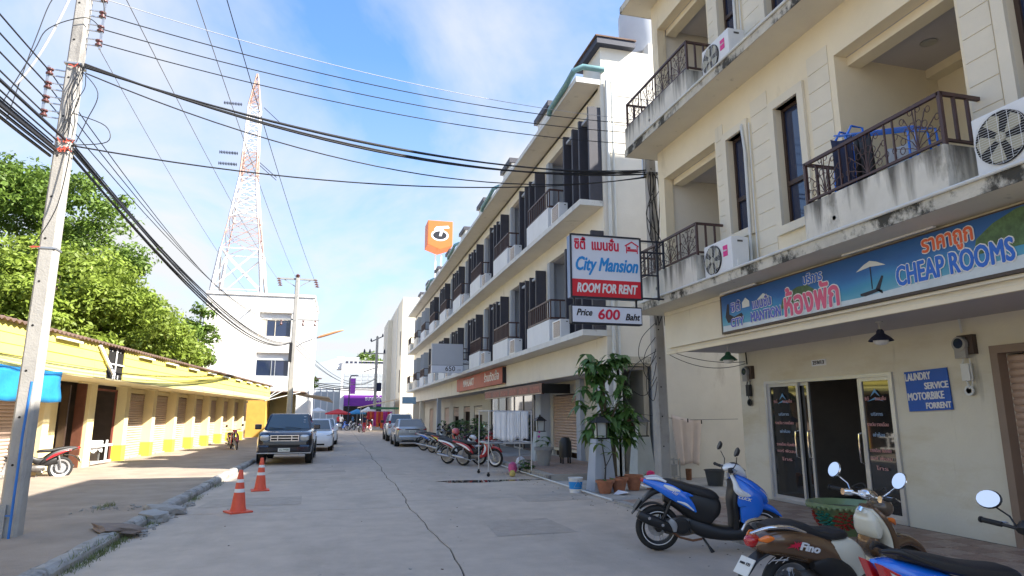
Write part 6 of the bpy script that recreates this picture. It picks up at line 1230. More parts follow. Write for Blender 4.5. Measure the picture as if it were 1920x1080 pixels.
ad_ = N(tt_, 'ShaderNodeMath', operation='MULTIPLY_ADD'); ad_.inputs[1].default_value = .45; tt_.links.new(nz_.outputs[0], ad_.inputs[0]); tt_.links.new(rmp.outputs[0], ad_.inputs[2])
cr_ = N(tt_, 'ShaderNodeValToRGB'); e = cr_.color_ramp.elements; e[0].position = .2; e[0].color = (.42, .55, .66, 1); e[1].position = 1.25 if False else 1.0; e[1].color = (.01, .09, .30, 1)
for p_, c_ in ((.38, (.10, .32, .45, 1)), (.55, (.04, .26, .42, 1)), (.70, (.03, .20, .44, 1)), (.84, (.015, .12, .36, 1))): el = e.new(p_); el.color = c_
tt_.links.new(ad_.outputs[0], cr_.inputs[0]); tt_.links.new(cr_.outputs[0], bs.inputs['Base Color'])
MB().box(-.004, -.001, -2.80, 2.72, -.30, .315).build('printed_sheet', bm_, bn)
def flat(pts, m_, x=-.006, nme='printed_shape'): return MB().add([(x, a, b) for a, b in pts], [tuple(range(len(pts)))]).build(nme, m_, bn)
isl = mat('print_island', (.08, .15, .06), .6, var=.5, vs=14); sandm = mat('print_sand', (.55, .62, .66), .6, var=.1, vs=6); lite = mat('print_pale', (.62, .64, .60), .6, var=0); dk = mat('print_dark', (.02, .02, .03), .6, var=0)
flat([(1.15, -.14), (1.1, .0), (.95, .08), (.75, .13), (.55, .12), (.4, .03), (.2, -.03), (.15, -.14)], isl); flat([(-2.0, -.06), (-2.05, .10), (-2.25, .22), (-2.5, .30), (-2.80, .31), (-2.80, -.08)], isl)
flat([(2.70, -.30), (2.70, -.20), (2.0, -.22), (1.2, -.24), (.4, -.22), (-.4, -.235), (-1.6, -.2), (-2.80, -.16), (-2.80, -.30)], sandm, -.005)
uc = -.62; flat([(uc + .24, .10), (uc + .10, .17), (uc, .20), (uc - .10, .17), (uc - .24, .10), (uc, .125)], lite); flat([(uc + .008, .125), (uc - .008, .125), (uc - .008, -.16), (uc + .008, -.16)], dk, -.007)
flat([(uc + .20, -.22), (uc + .20, -.19), (uc - .05, -.17), (uc - .16, -.02), (uc - .19, -.03), (uc - .12, -.18), (uc - .14, -.24), (uc - .16, -.24), (uc - .15, -.20), (uc + .12, -.235)], dk, -.007)
flat([(2.62, -.05), (2.55, .16), (2.50, .16), (2.50, -.02), (2.36, -.08), (2.15, -.04), (2.1, -.10), (2.3, -.17), (2.55, -.16)], dk, -.007); flat([(2.12, .03), (2.12, .12), (2.02, .19), (1.92, .12), (1.92, .03)], lite, -.007); flat([(1.72, .1), (1.55, .18), (1.38, .1)], lite, -.007)
def outl(s, size, m1, o, w, bold, ow=.03, oc='letw', **k):
    text(s, size, M[oc], bn, (-.010, o[0], o[1]), width=w, fat=.006 + size * .045, depth=.0006, **k); text(s, size, M[m1], bn, (-.016, o[0], o[1]), width=w, fat=size * .026, depth=.0006, **k)
outl('ซิตี้', .20, 'letv', (2.30, .07), .26, .02); outl('แมนชั่น', .20, 'letv', (1.60, .03), .48, .02)
outl('CITY', .20, 'letv', (2.28, -.19), .36, .02, .04); outl('MANTION', .22, 'letv', (1.52, -.17), .74, .03, .04)
outl('บริการ', .19, 'letb', (.42, .19), .38, .02); outl('ห้องพัก', .48, 'letp', (.50, -.12), 1.10, .05, .035)
outl('ราคาถูก', .26, 'letor', (-1.72, .19), .62, .05, .03); outl('CHEAP ROOMS', .33, 'letb', (-1.72, -.10), 1.42, .03, .03)
tl1 = tag(MB().box(6.36, 6.40, 5.6, 7.0, 3.715, 3.738).build('tube_light', M['acw']), 'long tube light above the right half of the blue banner', 'light', None); tag(MB().box(6.36, 6.40, 8.9, 9.9, 3.705, 3.735).build('tube_light', M['acw']), 'long tube light above the left end of the blue banner', 'light')
# hand painted sign
hs = thing('painted_sign', 'square hand-painted blue board offering laundry service and motorbike rental', 'sign', (8.17, 7.62, 2.0), 0); hs.rotation_euler = (math.radians(-2), 0, 0)
MB().box(0, .02, -.36, .36, -.29, .29).build('board', M['signnavy'], hs)
for s_, sz, (yy, zz), w in (('LAUNDRY', .15, (.13, .20), .43), ('SERVICE', .13, (-.16, .055), .38), ('MOTORBIKE', .15, (.04, -.085), .60), ('FORRENT', .12, (-.15, -.225), .40)): text(s_, sz, M['letw'], hs, (-.004, yy, zz), width=w, fat=.0028, spacing=1.0)
# price sign 650
s6 = thing('price_sign', 'plain pale grey lightbox with 650 on its lower strip on the long row', 'sign', (5.40, 34.0, 4.6))
MB().box(-.83, .83, 0, .25, -.38, .74).build('sign_box', mat('blank_grey_panel', (.48, .50, .54), .5, var=.03), s6); MB().box(-.83, .83, -.01, .24, -.78, -.40).build('price_panel', M['signw'], s6); MB().box(-.83, .83, -.012, .2, -.399, -.381).build('trim', M['signblk'], s6)
text('650', .36, M['letk'], s6, (.15, -.014, -.58), (1, 0, 0), width=.52, bold=.005); text('บาท', .12, M['letk'], s6, (.62, -.014, -.63), (1, 0, 0), width=.16)
MB().bar((.8, .1, .3), (1.6, .1, .3), .05).bar((.8, .1, -.3), (1.6, .1, -.3), .05).build('bracket', M['signblk'], s6)
# faded red shop sign
rs = thing('shop_sign', 'faded red shop signboard with pale lettering on the long row fascia', 'sign', (6.80, 33.0, 3.30)); MB().box(-.08, .09, -5.7, 5.6, -.32, .40).build('sign_box', M['shopred'], rs); MB().box(-.075, .08, -5.72, -5.701, -.3, .38).build('side_panel', M['signblk'], rs)
text('MAHLAKT', .50, M['letw'], rs, (-.084, 2.0, .05), width=3.0, fat=.02); text('ร้านตัดเสื้อ', .50, M['letw'], rs, (-.084, -3.6, .05), width=3.0, fat=.012)
vs_ = thing('valance_sign', 'dark red strip sign with small lettering above the glass shopfront', 'sign', (6.84, 26.4, 2.54)); MB().box(-.05, .05, -4.55, 4.7, -.17, .20).build('strip', mat('dark_red_strip', (.13, .03, .02), .5), vs_); MB().box(-.04, 1.0, -4.56, -4.551, -.15, .18).box(-.04, 1.0, -4.5, -4.48, .15, .18).build('side_strip', M['dark'], vs_)
for i in range(6): MB().box(-.056, -.051, -4.3 + i * 1.52, -3.1 + i * 1.52, -.10, .12).build('name_panel', mat('faded_panel', (.34, .13, .10), .7, var=.6, vs=9), vs_)
MB().box(-.057, -.051, -4.5, 4.65, -.168, -.135).build('trim', M['awn'], vs_)
bs_ = thing('hanging_sign', 'pale blue board jutting from the far end of the long row', 'sign', (5.9, 58, 2.9)); MB().box(-.6, .6, 0, .1, -.3, .3).build('board', mat('pale_blue_board', (.25, .42, .6), .5), bs_)

# ================================================================== LAMPS, METERS
def plamp(label, x, y, z, m_):
    t = thing('pendant_lamp', label, 'lamp', (x, y, z)); MB().tube([(0, 0, 0), (0, 0, -.12)], .012, 8).lathe([(.05, 0), (.05, -.012)], (0, 0, 0), 14).build('stem', M['steel'], t)
    MB().lathe([(.03, -.11), (.05, -.14), (.055, -.17), (.12, -.22), (.165, -.27), (.16, -.275), (.11, -.23), (.03, -.18)], n=20, cap=False).build('lamp_shade', M[m_], t, smooth=True); MB().lathe([(.0, -.335), (.06, -.325), (.095, -.295), (.10, -.26), (.02, -.25)], n=16, cap=False).build('globe', M['acw'], t, smooth=True)
plamp('dark navy pendant lamp under the soffit above the glass door', 7.30, 7.46, 2.94, 'navy'); plamp('small olive green pendant lamp under the left end of the soffit', 7.1, 10.9, 2.94, 'green')
def meter(label, y, z):
    t = thing('electric_meter', label, 'electric meter', (8.1, y, z)); MB().box(.02, .10, -.16, .06, .0, .26).build('backboard', M['wood'], t); MB().lathe([(.10, -.04), (.10, .02), (.11, .02)], (0, 0, .14), 18, axis='x').box(-.03, .02, -.08, .08, -.05, .12).build('case', M['concrete'], t, smooth=True); MB().lathe([(.07, -.045), (.07, -.041)], (0, 0, .15), 16, axis='x').build('dial', M['glass'], t)
    b = MB().tube([(.05, 0, .30), (.05, .02, .55)], .015, 6).box(.02, .08, -.06, .06, -.35, -.12).tube([(.05, .03, -.05), (.03, .05, -.2), (.05, .02, -.35), (.04, -.02, -.46)], .012, 6).tube([(.05, -.06, -.05), (.03, -.09, -.3), (.05, -.05, -.45)], .010, 6).lathe([(.07, -.01), (.07, .01), (.04, .01), (.04, -.01)], (.05, .0, -.48), 14, axis='x'); b.build('wiring', M['pvc'] if y < 9 else M['cable'], t)
meter('grey electric meter with coiled wiring between the blue board and the shutter', 6.95, 2.45); meter('small dark electric meter with hanging wires at the left corner of the guesthouse', 11.85, 2.38)

# ================================================================== LANTERN PEDESTALS, POTS, PLANTS, BUCKET, TOWELS
def lantern(label, x, y, z0, h=1.05):
    t = thing('lantern_pedestal', label, 'lantern', (x, y, z0)); b = MB(); b.add([(sx * w, sy * w, z) for z, w in ((0, .26), (h, .17)) for sx, sy in ((-1, -1), (1, -1), (1, 1), (-1, 1))], [(3, 2, 1, 0), (4, 5, 6, 7), (0, 1, 5, 4), (1, 2, 6, 5), (2, 3, 7, 6), (3, 0, 4, 7)]); b.build('plinth', M['rowg'] if 'slim' in label else mat('pale_plinth', (.46, .50, .50), .8), t)
    f = MB().box(-.15, .15, -.15, .15, h, h + .03)
    for sx in (-1, 1):
        for sy in (-1, 1): f.bar((sx * .11, sy * .11, h + .03), (sx * .125, sy * .125, h + .36), .02)
    f.add([(sx * .19, sy * .19, h + .36) for sx, sy in ((-1, -1), (1, -1), (1, 1), (-1, 1))] + [(sx * .05, sy * .05, h + .50) for sx, sy in ((-1, -1), (1, -1), (1, 1), (-1, 1))], [(3, 2, 1, 0), (4, 5, 6, 7), (0, 1, 5, 4), (1, 2, 6, 5), (2, 3, 7, 6), (3, 0, 4, 7)]).lathe([(.03, h + .5), (.03, h + .56)], n=8)
    f.build('lantern_frame', M['black'], t); MB().box(-.10, .10, -.10, .10, h + .03, h + .355).build('lantern_glass', mat('frosted_glass', (.55, .57, .55), .4), t)
lantern('black lantern on a slim grey plinth left of the terracotta pots', 5.72, 14.0, 0, 1.12); lantern('black lantern on a wide grey plinth beside the towel rack', 6.55, 21.3, .15, .95); lantern('black lantern on a pale plinth in front of the dark entrance', 7.35, 15.3, 0, 1.12)
def pot(label, x, y, r, h, z0=0, m_='terra'):
    t = thing('flower_pot', label, 'plant pot', (x, y, z0)); MB().lathe([(r * .62, 0), (r * .95, h * .82), (r * 1.08, h * .83), (r * 1.1, h), (r * .98, h), (r * .9, h * .88)], n=24, cap=False).lathe([(0, .0), (r * .62, 0)], n=24, cap=False).build('pot', M[m_], t, smooth=True); MB().lathe([(0, h * .87), (r * .92, h * .88)], n=20, cap=False).build('soil', M['soil'], t); return t
def leaves(par, pts, size, m_, n_=5, wid=.35, droop=.4, seed=0, name='leaf', joined=False):
    r = random.Random(seed); J = MB()
    for (x, y, z) in pts:
        for k in range(n_):
            a = r.uniform(0, 6.28); L = size * r.uniform(.7, 1.25); w = L * wid; dn = r.uniform(.1, 1) * droop; dx, dy = math.cos(a), math.sin(a); b = MB(); V = []
            for t, ww in ((0, .02), (.3, .85), (.65, .8), (1, .02)):
                hx_ = L * t; zz = -dn * L * t * t * 1.6 + .1 * L * t
                V += [(x + dx * hx_ - dy * w * ww * .5, y + dy * hx_ + dx * w * ww * .5, z + zz), (x + dx * hx_, y + dy * hx_, z + zz - .02 * L), (x + dx * hx_ + dy * w * ww * .5, y + dy * hx_ - dx * w * ww * .5, z + zz)]
            F = [(i * 3 + j, i * 3 + j + 1, i * 3 + j + 4, i * 3 + j + 3) for i in range(3) for j in range(2)]
            if joined: J.add(V, F)
            else: b.add(V, F).build(name, m_, par, smooth=True)
    if joined: return J.build('foliage', m_, par, smooth=True)
p1 = pot('terracotta pot with a thin bare stem and yellow-green leaves, leftmost of the row', 5.62, 13.55, .19, .27)
MB().tube([(0, 0, .2), (.05, .05, .55), (.02, .1, .9), (-.02, .1, 1.15)], [.02, .018, .012, .008], 6).tube([(.02, .05, .5), (.12, 0, .7), (.18, 0, .82)], .01, 5).build('stem', M['black'], p1); leaves(p1, [(-.02, .1, 1.12), (-.1, .08, 1.02), (-.22, .0, 1.05), (.05, .1, 1.2), (.18, 0, .85)], .26, M['leafl'], 5, .32, .5, 4); leaves(p1, [(-.1, -.1, .3), (.1, -.1, .32)], .14, M['leaf'], 4, .4, .3, 6)
p2 = pot('terracotta pot holding the tall large-leaved climber, second in the row', 6.02, 13.72, .19, .30)
tr = thing('climbing_plant', 'tall large-leaved dark green plant reaching up the corner column', 'plant', (6.10, 14.4, 0))
rr2 = random.Random(11); stems = MB(); stems.tube([(0, -.3, .25), (.05, -.1, .7), (.0, 0, 1.3), (-.06, .1, 2.0), (-.02, .1, 2.8)], [.04, .05, .045, .035, .015], 8)
stems.tube([(.03, -.3, .3), (.10, -.1, .9), (-.1, 0, 1.5), (-.22, .1, 2.2), (-.32, .1, 2.6)], [.03, .03, .03, .02, .01], 7).tube([(.0, 0, 1.4), (.28, .0, 2.0), (.5, .1, 2.5)], [.03, .02, .01], 6)
for i in range(16):
    z = 1.0 + i * .07; stems.tube([(-.02, .02, z), (-.22 - .1 * rr2.random(), -.04, z - .12 + .1 * rr2.random())], .008, 4)
stems.build('stem', M['stem'], tr, smooth=True)
cl_pts = []
for i in range(52):
    u = rr2.random(); z = .95 + 2.05 * u ** .8; a = rr2.uniform(0, 6.28); R_ = .20 + .27 * math.sin(min(1, (z - .8) / 1.8) * 2.6); cl_pts.append((R_ * math.cos(a) * 1.25 - .05 + (.1 if z < 1.6 else 0), .1 + R_ * math.sin(a) * .5 - .12, z))
leaves(tr, cl_pts[:46], .26, M['leaf'], 5, .5, .8, 21); fo_ = leaves(tr, [(p[0] + rr2.gauss(0, .09), p[1] + rr2.gauss(0, .08), p[2] + rr2.gauss(0, .1)) for p in cl_pts * 3], .25, M['leaf'], 4, .5, .85, 27, joined=True); fo_['kind'] = 'stuff'; leaves(tr, [(.45, -.02, 1.35), (.5, 0, 1.75), (.42, -.05, 1.15), (-.45, -.05, 1.25)], .32, M['leafl'], 5, .42, .95, 23)
p3 = pot('plain terracotta pot standing right of the tall climber', 6.48, 13.95, .19, .33); p4 = pot('squat terracotta pot with a bright pink bloom by the blue scooter tail', 6.98, 14.0, .22, .24)
MB().lathe([(0, .0), (.07, .02), (.10, .08), (.08, .14), (0, .17)], (-.08, -.06, .25), 12).build('bloom', mat('hot_pink_flower', (.75, .02, .16), .6), p4, smooth=True); leaves(p4, [(.08, 0, .28), (.12, .05, .36), (-.02, .05, .34)], .17, M['leafl'], 7, .35, .5, 9)
p5 = pot('tall tapering grey planter with flowers by the lantern and towel rack', 6.05, 19.3, .27, .55, .15, 'concrete'); leaves(p5, [(.0, 0, .62), (.08, .1, .85), (-.1, 0, .75), (.1, -.05, .7)], .2, M['leaf'], 8, .4, .5, 12)
MB().lathe([(0, 0), (.05, .03), (0, .09)], (-.15, 0, .82), 8).lathe([(0, 0), (.04, .03), (0, .07)], (-.12, .05, .95), 8).build('bloom', M['cpink'], p5)
w5 = thing('shrub', 'low leafy weed clump at the corner of the raised walkway by the towel rack', 'plant', (5.35, 18.6, 0)); leaves(w5, [(rr2.uniform(-.25, .25), rr2.uniform(-.25, .25), rr2.uniform(.05, .4)) for _ in range(30)], .16, M['leaf'], 6, .4, .4, 31, joined=True); MB().tube([(0, 0, 0), (.02, 0, .3)], .015, 5).build('stem', M['stem'], w5)
tag(MB().lathe([(.0, 0), (.11, .02), (.14, .12), (.12, .24), (.04, .30)], (5.0, 19.0, 0), 12).build('plastic_bag', mat('magenta_bag', (.7, .12, .35), .4), smooth=True), 'pink plastic bag at the foot of the towel rack', 'bag'); tag(MB().lathe([(.0, .1), (.13, .12), (.16, .26), (.12, .38), (.03, .44)], (5.3, 19.2, 0), 12).build('plastic_bag', M['signw'], smooth=True), 'pale blue-white plastic bag behind the pink bag', 'bag')
for i, (x, y, h, r_) in enumerate(((6.3, 30, 1.2, .45), (6.5, 32, 1.35, .5), (6.1, 34.3, 1.25, .5), (6.6, 36.5, 1.3, .5), (6.2, 27.3, 1.15, .35), (6.3, 39, 1.2, .5))):
    s_ = pot(['grey pot with a bushy plant behind the maroon motorcycle', 'grey pot with a taller bushy plant left of the maroon motorcycle', 'grey pot with a bushy plant near the silver sedan', 'grey pot with a bushy plant right beside the silver sedan', 'grey pot with a spiky palm behind the towel rack', 'grey pot with a bushy plant farthest along the walkway'][i], x, y, .22, .35, .15, 'concrete')
    if i == 4: leaves(s_, [(0, 0, .75)] * 3, .62, M['leaf'], 9, .10, .35, 40)
    else: leaves(s_, [(rr2.gauss(0, r_ * .5), rr2.gauss(0, r_ * .5), .4 + (h - .4) * rr2.random()) for _ in range(46)], .2, M['leaf'], 6, .4, .5, 41 + i, joined=True)
    MB().tube([(0, 0, .3), (0, 0, h * .8)], .02, 5).build('stem', M['stem'], s_)
bu = thing('paint_bucket', 'white and blue plastic paint bucket at the corner of the walkway', 'bucket', (5.06, 13.85, 0)); MB().lathe([(.13, 0), (.155, .29), (.165, .30), (.165, .315), (.15, .315), (.125, .02)], n=26, cap=False).build('bucket', M['acw'], bu, smooth=True); MB().lathe([(.1395, .08), (.1515, .23)], n=26, cap=False).build('label', M['signblue'], bu, smooth=True); MB().tube([(0, -.16, .27), (-.1, -.17, .12), (.1, -.17, .12), (0, -.16, .27)], .004, 5).build('handle', M['steel'], bu)
bi = thing('grey_tub', 'dark grey plastic tub against the beige wall behind the blue scooter', 'tub', (8.75, 14.3, 0)); MB().lathe([(.17, 0), (.23, .34), (.25, .35), (.25, .37), (.22, .37), (.16, .03)], n=24, cap=False).build('tub', mat('dark_grey_plastic', (.05, .055, .06), .6), bi, smooth=True)
cr8 = thing('metal_rack', 'small rusty metal rack standing at the foot of the washing line', 'rack', (8.1, 15.6, 0)); f_ = MB()
for a, b in ((0, 0), (.45, 0), (0, .3), (.45, .3)): f_.bar((a, b, 0), (a, b, .55), .025)
for z in (.1, .52): f_.bar((0, 0, z), (.45, 0, z), .02).bar((0, .3, z), (.45, .3, z), .02).bar((0, 0, z), (0, .3, z), .02)
f_.build('frame', M['steel'], cr8); MB().lathe([(.07, 0), (.08, .28)], (.75, .1, 0), 12).build('tin', M['rust'], cr8); MB().box(.05, .4, .05, .25, .12, .4).build('box', M['concrete'], cr8)
def cloth(name, label, cat_, P0, P1, drop, m_, wav=.05, seed=0, nx=18, nz=12, taper=0, group=None):
    r = random.Random(seed); P0, P1 = Vector(P0), Vector(P1); d = (P1 - P0); nrm = Vector((-d.y, d.x, 0)).normalized(); V = []; ph = r.uniform(0, 6)
    for j in range(nz + 1):
        t = j / nz
        for i in range(nx + 1):
            s = i / nx; p = P0 + d * (s * (1 - taper * t) + taper * t * .5) ; w = wav * t ** .4 * (math.sin(s * 17 + ph) + .5 * math.sin(s * 31 + ph * 2 + t)); V.append(p + nrm * w - Vector((0, 0, drop * t * (1 + .05 * math.sin(s * 5 + ph)))) - Vector((0, 0, .04 * math.sin(s * math.pi) * (0 if name == 'towel' else 1))))
    o = MB().add(V, [(j * (nx + 1) + i, j * (nx + 1) + i + 1, (j + 1) * (nx + 1) + i + 1, (j + 1) * (nx + 1) + i) for j in range(nz) for i in range(nx)]).build(name, M[m_], smooth=True); o.modifiers.new('s', 'SOLIDIFY').thickness = .006; return tag(o, label, cat_, group)
cloth('bedsheet', 'pinkish beige sheet hanging from the washing line on the beige wall', 'sheet', (8.50, 15.85, 1.66), (9.45, 15.95, 1.52), 1.2, 'clothp', .03, 3, taper=.35)
wl = thing('washing_line', 'thin washing line with pegs strung along the beige wall', 'washing line', (8.0, 15.8, 1.62)); MB().tube([(-.4, 0, .06), (.0, 0, .0), (.95, .1, -.10), (2.6, .2, -.08)], .006, 5).build('line', M['cable'], wl)
for x in (.0, .1, .95, 1.35): MB().box(x, x + .02, -.01, .02, -.07 - .1 * x, .03 - .1 * x).build('peg', M['black'], wl)
rk = thing('drying_rack', 'wheeled metal drying rack standing in the street by the walkway', 'drying rack', (4.62, 18.45, 0), math.radians(2))
f_ = MB(); rx, ry = .62, .55
for sx, sy in ((-1, -1), (1, -1), (1, 1), (-1, 1)):
    MB().tube([(sx * rx, sy * ry, .08), (sx * rx, sy * ry, 1.76)], .017, 8).build('post', M['alu'], rk); MB().lathe([(.045, -.015), (.045, .015)], (sx * rx, sy * ry, .045), 14, axis='y').box(sx * rx - .02, sx * rx + .02, sy * ry - .03, sy * ry + .03, .05, .12).build('castor', M['black'], rk)
for z in (1.76, .90):
    for a, b in (((-rx, -ry), (rx, -ry)), ((rx, -ry), (rx, ry)), ((rx, ry), (-rx, ry)), ((-rx, ry), (-rx, -ry))): f_.tube([(a[0], a[1], z), (b[0], b[1], z)], .012, 6)
for i in range(6): f_.tube([(-rx, -ry + .1 + i * .18, 1.76), (rx, -ry + .1 + i * .18, 1.76)], .006, 5)
f_.box(-rx, rx, -ry, ry, .86, .875); f_.build('rail', M['alu'], rk)
for i, (a, b, dr, y_) in enumerate(((4.16, 4.55, .70, 17.92), (4.5, 4.78, .72, 17.94), (4.80, 4.96, .68, 18.0), (4.98, 5.16, .70, 18.02), (5.10, 5.22, .66, 18.1), (4.3, 4.6, .66, 18.2), (4.7, 5.0, .66, 18.3))):
    cloth('towel', ['wide white towel at the left end of the drying rack', 'white towel second from the left on the drying rack', 'narrow white towel in the middle of the drying rack', 'white towel right of centre on the drying rack', 'rightmost white towel on the drying rack', 'white towel hanging on the inner left rails of the rack', 'white towel hanging on the inner right rails of the rack'][i], 'towel', (a, y_, 1.77), (b, y_, 1.77), dr + .10, 'cloth', .018, i + 5, 12, 8)
tag(cloth('folded_trousers', 'dark folded cloth on the lower rail at the left of the drying rack', 'cloth', (4.05, 17.95, .95), (4.45, 17.95, .95), .07, 'navy', .02, 2, 8, 3), 'dark folded cloth on the lower rail at the left of the drying rack', 'cloth')
tag(MB().lathe([(0, 0), (.07, .02), (.09, .09), (.06, .16), (0, .18)], (4.65, 17.7, 0), 12).build('yellow_ball', mat('dull_yellow', (.55, .42, .12), .6), smooth=True), 'small dull yellow bundle on the ground by the front castor of the rack', 'ball')
bs2 = thing('covered_stool', 'black draped stool standing upright beside the brown shutter', 'stool', (6.95, 19.9, .15)); MB().lathe([(.0, .82), (.12, .80), (.19, .68), (.20, .4), (.21, .2)], n=16).build('cover', M['black'], bs2, smooth=True)
for a in (-.12, .12): 
    for b in (-.1, .1): MB().box(a - .02, a + .02, b - .02, b + .02, 0, .25).build('leg', M['black'], bs2)
# glazed planter
gp_ = thing('glazed_planter', 'wide green glazed planter with red and teal relief flowers before the glass door', 'planter', (6.75, 7.85, .06)); MB().lathe([(.20, 0), (.33, .20), (.42, .36), (.47, .38), (.47, .42), (.42, .42), (.38, .37), (.18, .04)], n=40, cap=False).build('bowl', M['potg'], gp_, smooth=True)
rim = MB()
for i in range(40): a = 2 * math.pi * i / 40; rim.lathe([(0, -.03), (.022, -.02), (.03, .0), (.022, .02), (0, .03)], (.45 * math.cos(a), .45 * math.sin(a), .375 - .008 * (i % 2)), 6)
rim.build('scalloped_rim', M['potg'], gp_, smooth=True); MB().lathe([(0, .33), (.37, .34)], n=24, cap=False).build('soil', M['soil'], gp_)
for i in range(8):
    a = 2 * math.pi * i / 8 + .1; b = MB(); nn = Vector((math.cos(a), math.sin(a), -.35)).normalized(); c = Vector((.335 * math.cos(a), .335 * math.sin(a), .215)); tx_ = nn.cross(Vector((0, 0, 1))).normalized(); ty_ = tx_.cross(nn)
    for ring, k in ((.125, 11), (.085, 8), (.045, 5)):
        for q in range(k):
            t = 2 * math.pi * q / k; p = c + tx_ * ring * math.cos(t) + ty_ * ring * .9 * math.sin(t) + nn * (.012 + (.125 - ring) * .25); b.lathe([(0, -.018), (.026, -.008), (.03, .004), (0, .016)], tuple(p), 6)
    b.build('relief_flower', M['potr'] if i % 2 else M['pott'], gp_, smooth=True)
# rooftop balcony rack with clothes
br = thing('clothes_airer', 'bright blue folding airer standing on the lower right guesthouse balcony', 'airer', (6.3, 6.2, 3.87)); f_ = MB()
for yy in (.35, .55): f_.tube([(-.2, yy, 0), (-.12, yy - .03, 1.32), (-.05, yy - .06, 1.46), (.1, yy - .08, 1.44), (.15, yy - .1, 0)], .017, 7)
for yy in (-.75, -.65): f_.tube([(-.2, yy, 0), (-.18, yy, .95), (.1, yy, .98), (.2, yy, 0)], .014, 7)
for q in range(4): f_.tube([(-.14 + .08 * q, .5, 1.40), (-.14 + .08 * q, -.7, 1.0)], .011, 6)
f_.build('frame', M['bblue'], br, smooth=True)
cloth('hanging_shirt', 'black shirt hanging on the blue airer on the balcony', 'shirt', (6.12, 6.72, 5.22), (6.16, 6.40, 5.15), 1.05, 'navy', .03, 8); cloth('hanging_towel', 'pale grey-blue cloth hanging at the right of the blue airer', 'cloth', (6.2, 5.95, 4.78), (6.2, 5.5, 4.76), .5, 'farg', .03, 9)
cloth('hanging_shirt', 'dark brown garment hanging in the middle of the blue airer', 'shirt', (6.14, 6.36, 5.12), (6.18, 6.14, 5.08), 1.0, 'black', .04, 10)
# cones
cm1 = None
def cone(label, x, y, rz):
    t = thing('traffic_cone', label, 'traffic cone', (x, y, 0), rz, 'traffic cones'); MB().box(-.19, .19, -.19, .19, 0, .03).build('base', M['cone'], t, bevel=.01)
    b = MB(); P_ = [(.135, .03, 0), (.118, .10, 0), (.098, .26, 0), (.0975, .265, 0), (.0865, .335, 0), (.067, .48, 0), (.056, .55, 0), (.033, .70, 0), (.025, .71, 0)]
    b.lathe([(p[0], p[1]) for p in P_], n=28).build('cone_body', M['cone'], t, smooth=True); 
    for (z0, z1, r0, r1) in ((.335, .395, .0885, .0800), (.50, .555, .0665, .0580)): MB().lathe([(r0, z0), (r1, z1)], n=28, cap=False).build('reflective_band', M['conew'], t, smooth=True)
cone('orange traffic cone with white bands, nearer of the two by the left kerb', -1.60, 12.55, .5); cone('orange traffic cone with white bands, farther one just before the pickup', -1.61, 15.95, .15)
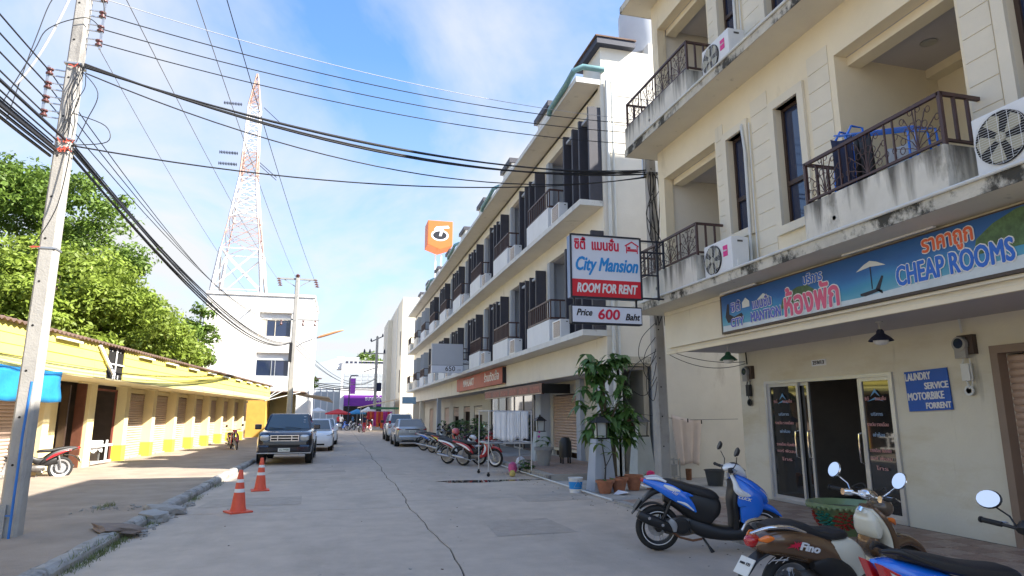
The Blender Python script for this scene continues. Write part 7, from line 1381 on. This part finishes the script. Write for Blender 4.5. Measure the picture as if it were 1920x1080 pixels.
# people
def person(label, x, y, rz, pose, shirt, trouser, z0=0, cat_='person'):
    t = thing('person', label, cat_, (x, y, z0), rz)
    J = dict(pelvis=(0, 0, .92), chest=(.0, 0, 1.28), neck=(.01, 0, 1.45), head=(.03, 0, 1.56), crown=(.03, 0, 1.68)); E_ = [('pelvis', 'chest'), ('chest', 'neck'), ('neck', 'head'), ('head', 'crown')]
    R_ = dict(pelvis=.14, chest=.145, neck=.055, head=.085, crown=.075)
    for s, n_ in ((1, 'l'), (-1, 'r')):
        J.update({n_ + 'hip': (0, .09 * s, .88), n_ + 'knee': (.02 if not pose.get('stride') else .12 * s, .09 * s, .48), n_ + 'ank': (0 if not pose.get('stride') else .16 * s, .09 * s, .08), n_ + 'toe': (.14 if not pose.get('stride') else .14 + .16 * s, .09 * s, .04), n_ + 'sh': (0, .18 * s, 1.40), n_ + 'el': pose.get('el', (.02, .24, 1.12))[:1] + (pose.get('el', (.02, .24, 1.12))[1] * s,) + pose.get('el', (.02, .24, 1.12))[2:], n_ + 'wr': pose.get('wr', (.06, .24, .87))[:1] + (pose.get('wr', (.06, .24, .87))[1] * s,) + pose.get('wr', (.06, .24, .87))[2:]})
        wv = J[n_ + 'wr']; ev = J[n_ + 'el']; d = (Vector(wv) - Vector(ev)).normalized(); J[n_ + 'hand'] = tuple(Vector(wv) + d * .08)
        R_.update({n_ + 'hip': .09, n_ + 'knee': .058, n_ + 'ank': .042, n_ + 'toe': .035, n_ + 'sh': .058, n_ + 'el': .042, n_ + 'wr': .028, n_ + 'hand': .035}); E_ += [('pelvis', n_ + 'hip'), (n_ + 'hip', n_ + 'knee'), (n_ + 'knee', n_ + 'ank'), (n_ + 'ank', n_ + 'toe'), ('chest', n_ + 'sh'), (n_ + 'sh', n_ + 'el'), (n_ + 'el', n_ + 'wr'), (n_ + 'wr', n_ + 'hand')]
        if pose.get('fingers'):
            side = d.cross(Vector((0, 0, 1))).normalized()
            for f in range(4): k_ = f'{n_}f{f}'; J[k_] = tuple(Vector(J[n_ + 'hand']) + d * (.085 - .01 * abs(f - 1)) + side * (f - 1.5) * .02 - Vector((0, 0, .02))); R_[k_] = .009; E_.append((n_ + 'hand', k_))
            J[n_ + 'th'] = tuple(Vector(wv) + d * .06 + side * .055 * s); R_[n_ + 'th'] = .011; E_.append((n_ + 'wr', n_ + 'th'))
    ks = list(J); me = bpy.data.meshes.new('body'); me.from_pydata([J[k] for k in ks], [(ks.index(a), ks.index(b)) for a, b in E_], []); o = bpy.data.objects.new('body', me); C.objects.link(o)
    sk = o.modifiers.new('s', 'SKIN'); 
    for i, k in enumerate(ks): me.skin_vertices[0].data[i].radius = (R_[k], R_[k]); me.skin_vertices[0].data[i].use_root = (k == 'pelvis')
    sb = o.modifiers.new('u', 'SUBSURF'); sb.levels = 2; sb.render_levels = 2; bpy.context.view_layer.update()
    m2 = bpy.data.meshes.new_from_object(o.evaluated_get(bpy.context.evaluated_depsgraph_get())); bpy.data.objects.remove(o); m2.name = 'body'; m2.materials.clear()
    for q in (M['skin'], shirt, trouser, M['hair']): m2.materials.append(q)
    for f in m2.polygons:
        c = f.center; f.use_smooth = True; arm = abs(c.y) > .2 or c.x > .16
        f.material_index = 3 if c.z > 1.63 or (c.z > 1.5 and c.x < .02) else 0 if c.z > 1.44 else (0 if arm and (c.z < 1.2 or (c.x > .2 and c.z < 1.3)) and c.z > .75 else (1 if c.z > .93 else (0 if c.z < .1 else 2)))
    link('body', m2, t); MB().lathe([(.0, .02), (.012, .0), (.008, -.02)], (.115, 0, 1.56), 6).build('nose', M['skin'], t, smooth=True)
    for s in (1, -1): MB().lathe([(0, .01), (.012, .0), (0, -.01)], (.105, .035 * s, 1.585), 6).build('eye', M['hair'], t)
    MB().lathe([(.0, .13), (.07, .115), (.105, .06), (.108, .0), (.10, -.05), (.08, -.06)], (.005, 0, 1.60), 14, cap=False).build('hair', M['hair'], t, smooth=True); return t
person('person in a dark maroon short-sleeved shirt standing in the shaded entrance', 7.95, 17.3, math.radians(195), dict(el=(.12, .23, 1.14), wr=(.34, .12, 1.10), fingers=1), M['maroon'], M['navy'], .0)
MB_ctr = thing('counter', 'grey rendered counter standing in the shaded entrance beside the person', 'counter', (7.6, 16.9, 0)); MB().box(-.1, .5, -.3, .2, 0, 1.15).build('body', M['concrete'], MB_ctr, bevel=.03)
for i, (x, y, a, c, d, lb) in enumerate(((.3, 74, 1, 'farw', 'navy', 'person in a white shirt in the middle of the far street'), (.0, 77, 4, 'cred', 'navy', 'person in red beside the red market umbrella'), (2.4, 64.5, 2, 'navy', 'cred', 'person in dark clothes browsing the hanging garments'), (1.6, 79, 3, 'tarp', 'navy', 'person in blue beyond the motorcycles at the far end'), (2.9, 73, 0, 'corange', 'farg', 'person in orange among the market stalls'))):
    person(lb, x, y, a, dict(stride=i % 2), M[c], M[d])

# small litter and drips
lt_ = MB(); r9 = random.Random(9)
for j in range(170):
    x_, y_ = (r9.uniform(4.6, 5.2), r9.uniform(6, 22)) if j % 3 else (r9.uniform(-2.6, 5), r9.uniform(6, 30)); s_ = r9.uniform(.004, .016); q = Matrix.Rotation(r9.uniform(0, 6), 3, 'Z'); lt_.box(-s_, s_, -s_ * .6, s_ * .6, 0, s_ * .5, 0 if j % 4 else 1, q, (x_, y_, .0))
lt_.build('street_litter', [M['bark'], M['kerb']], kind='stuff')
tag(MB().add([(5.75, 13.15, .01), (5.98, 13.1, .06), (6.05, 13.3, .02), (5.85, 13.38, .08), (5.7, 13.3, .0)], [(0, 1, 3), (1, 2, 3), (0, 3, 4)]).build('crumpled_bag', M['signw']), 'crumpled pale blue and white plastic bag in front of the terracotta pots', 'bag')
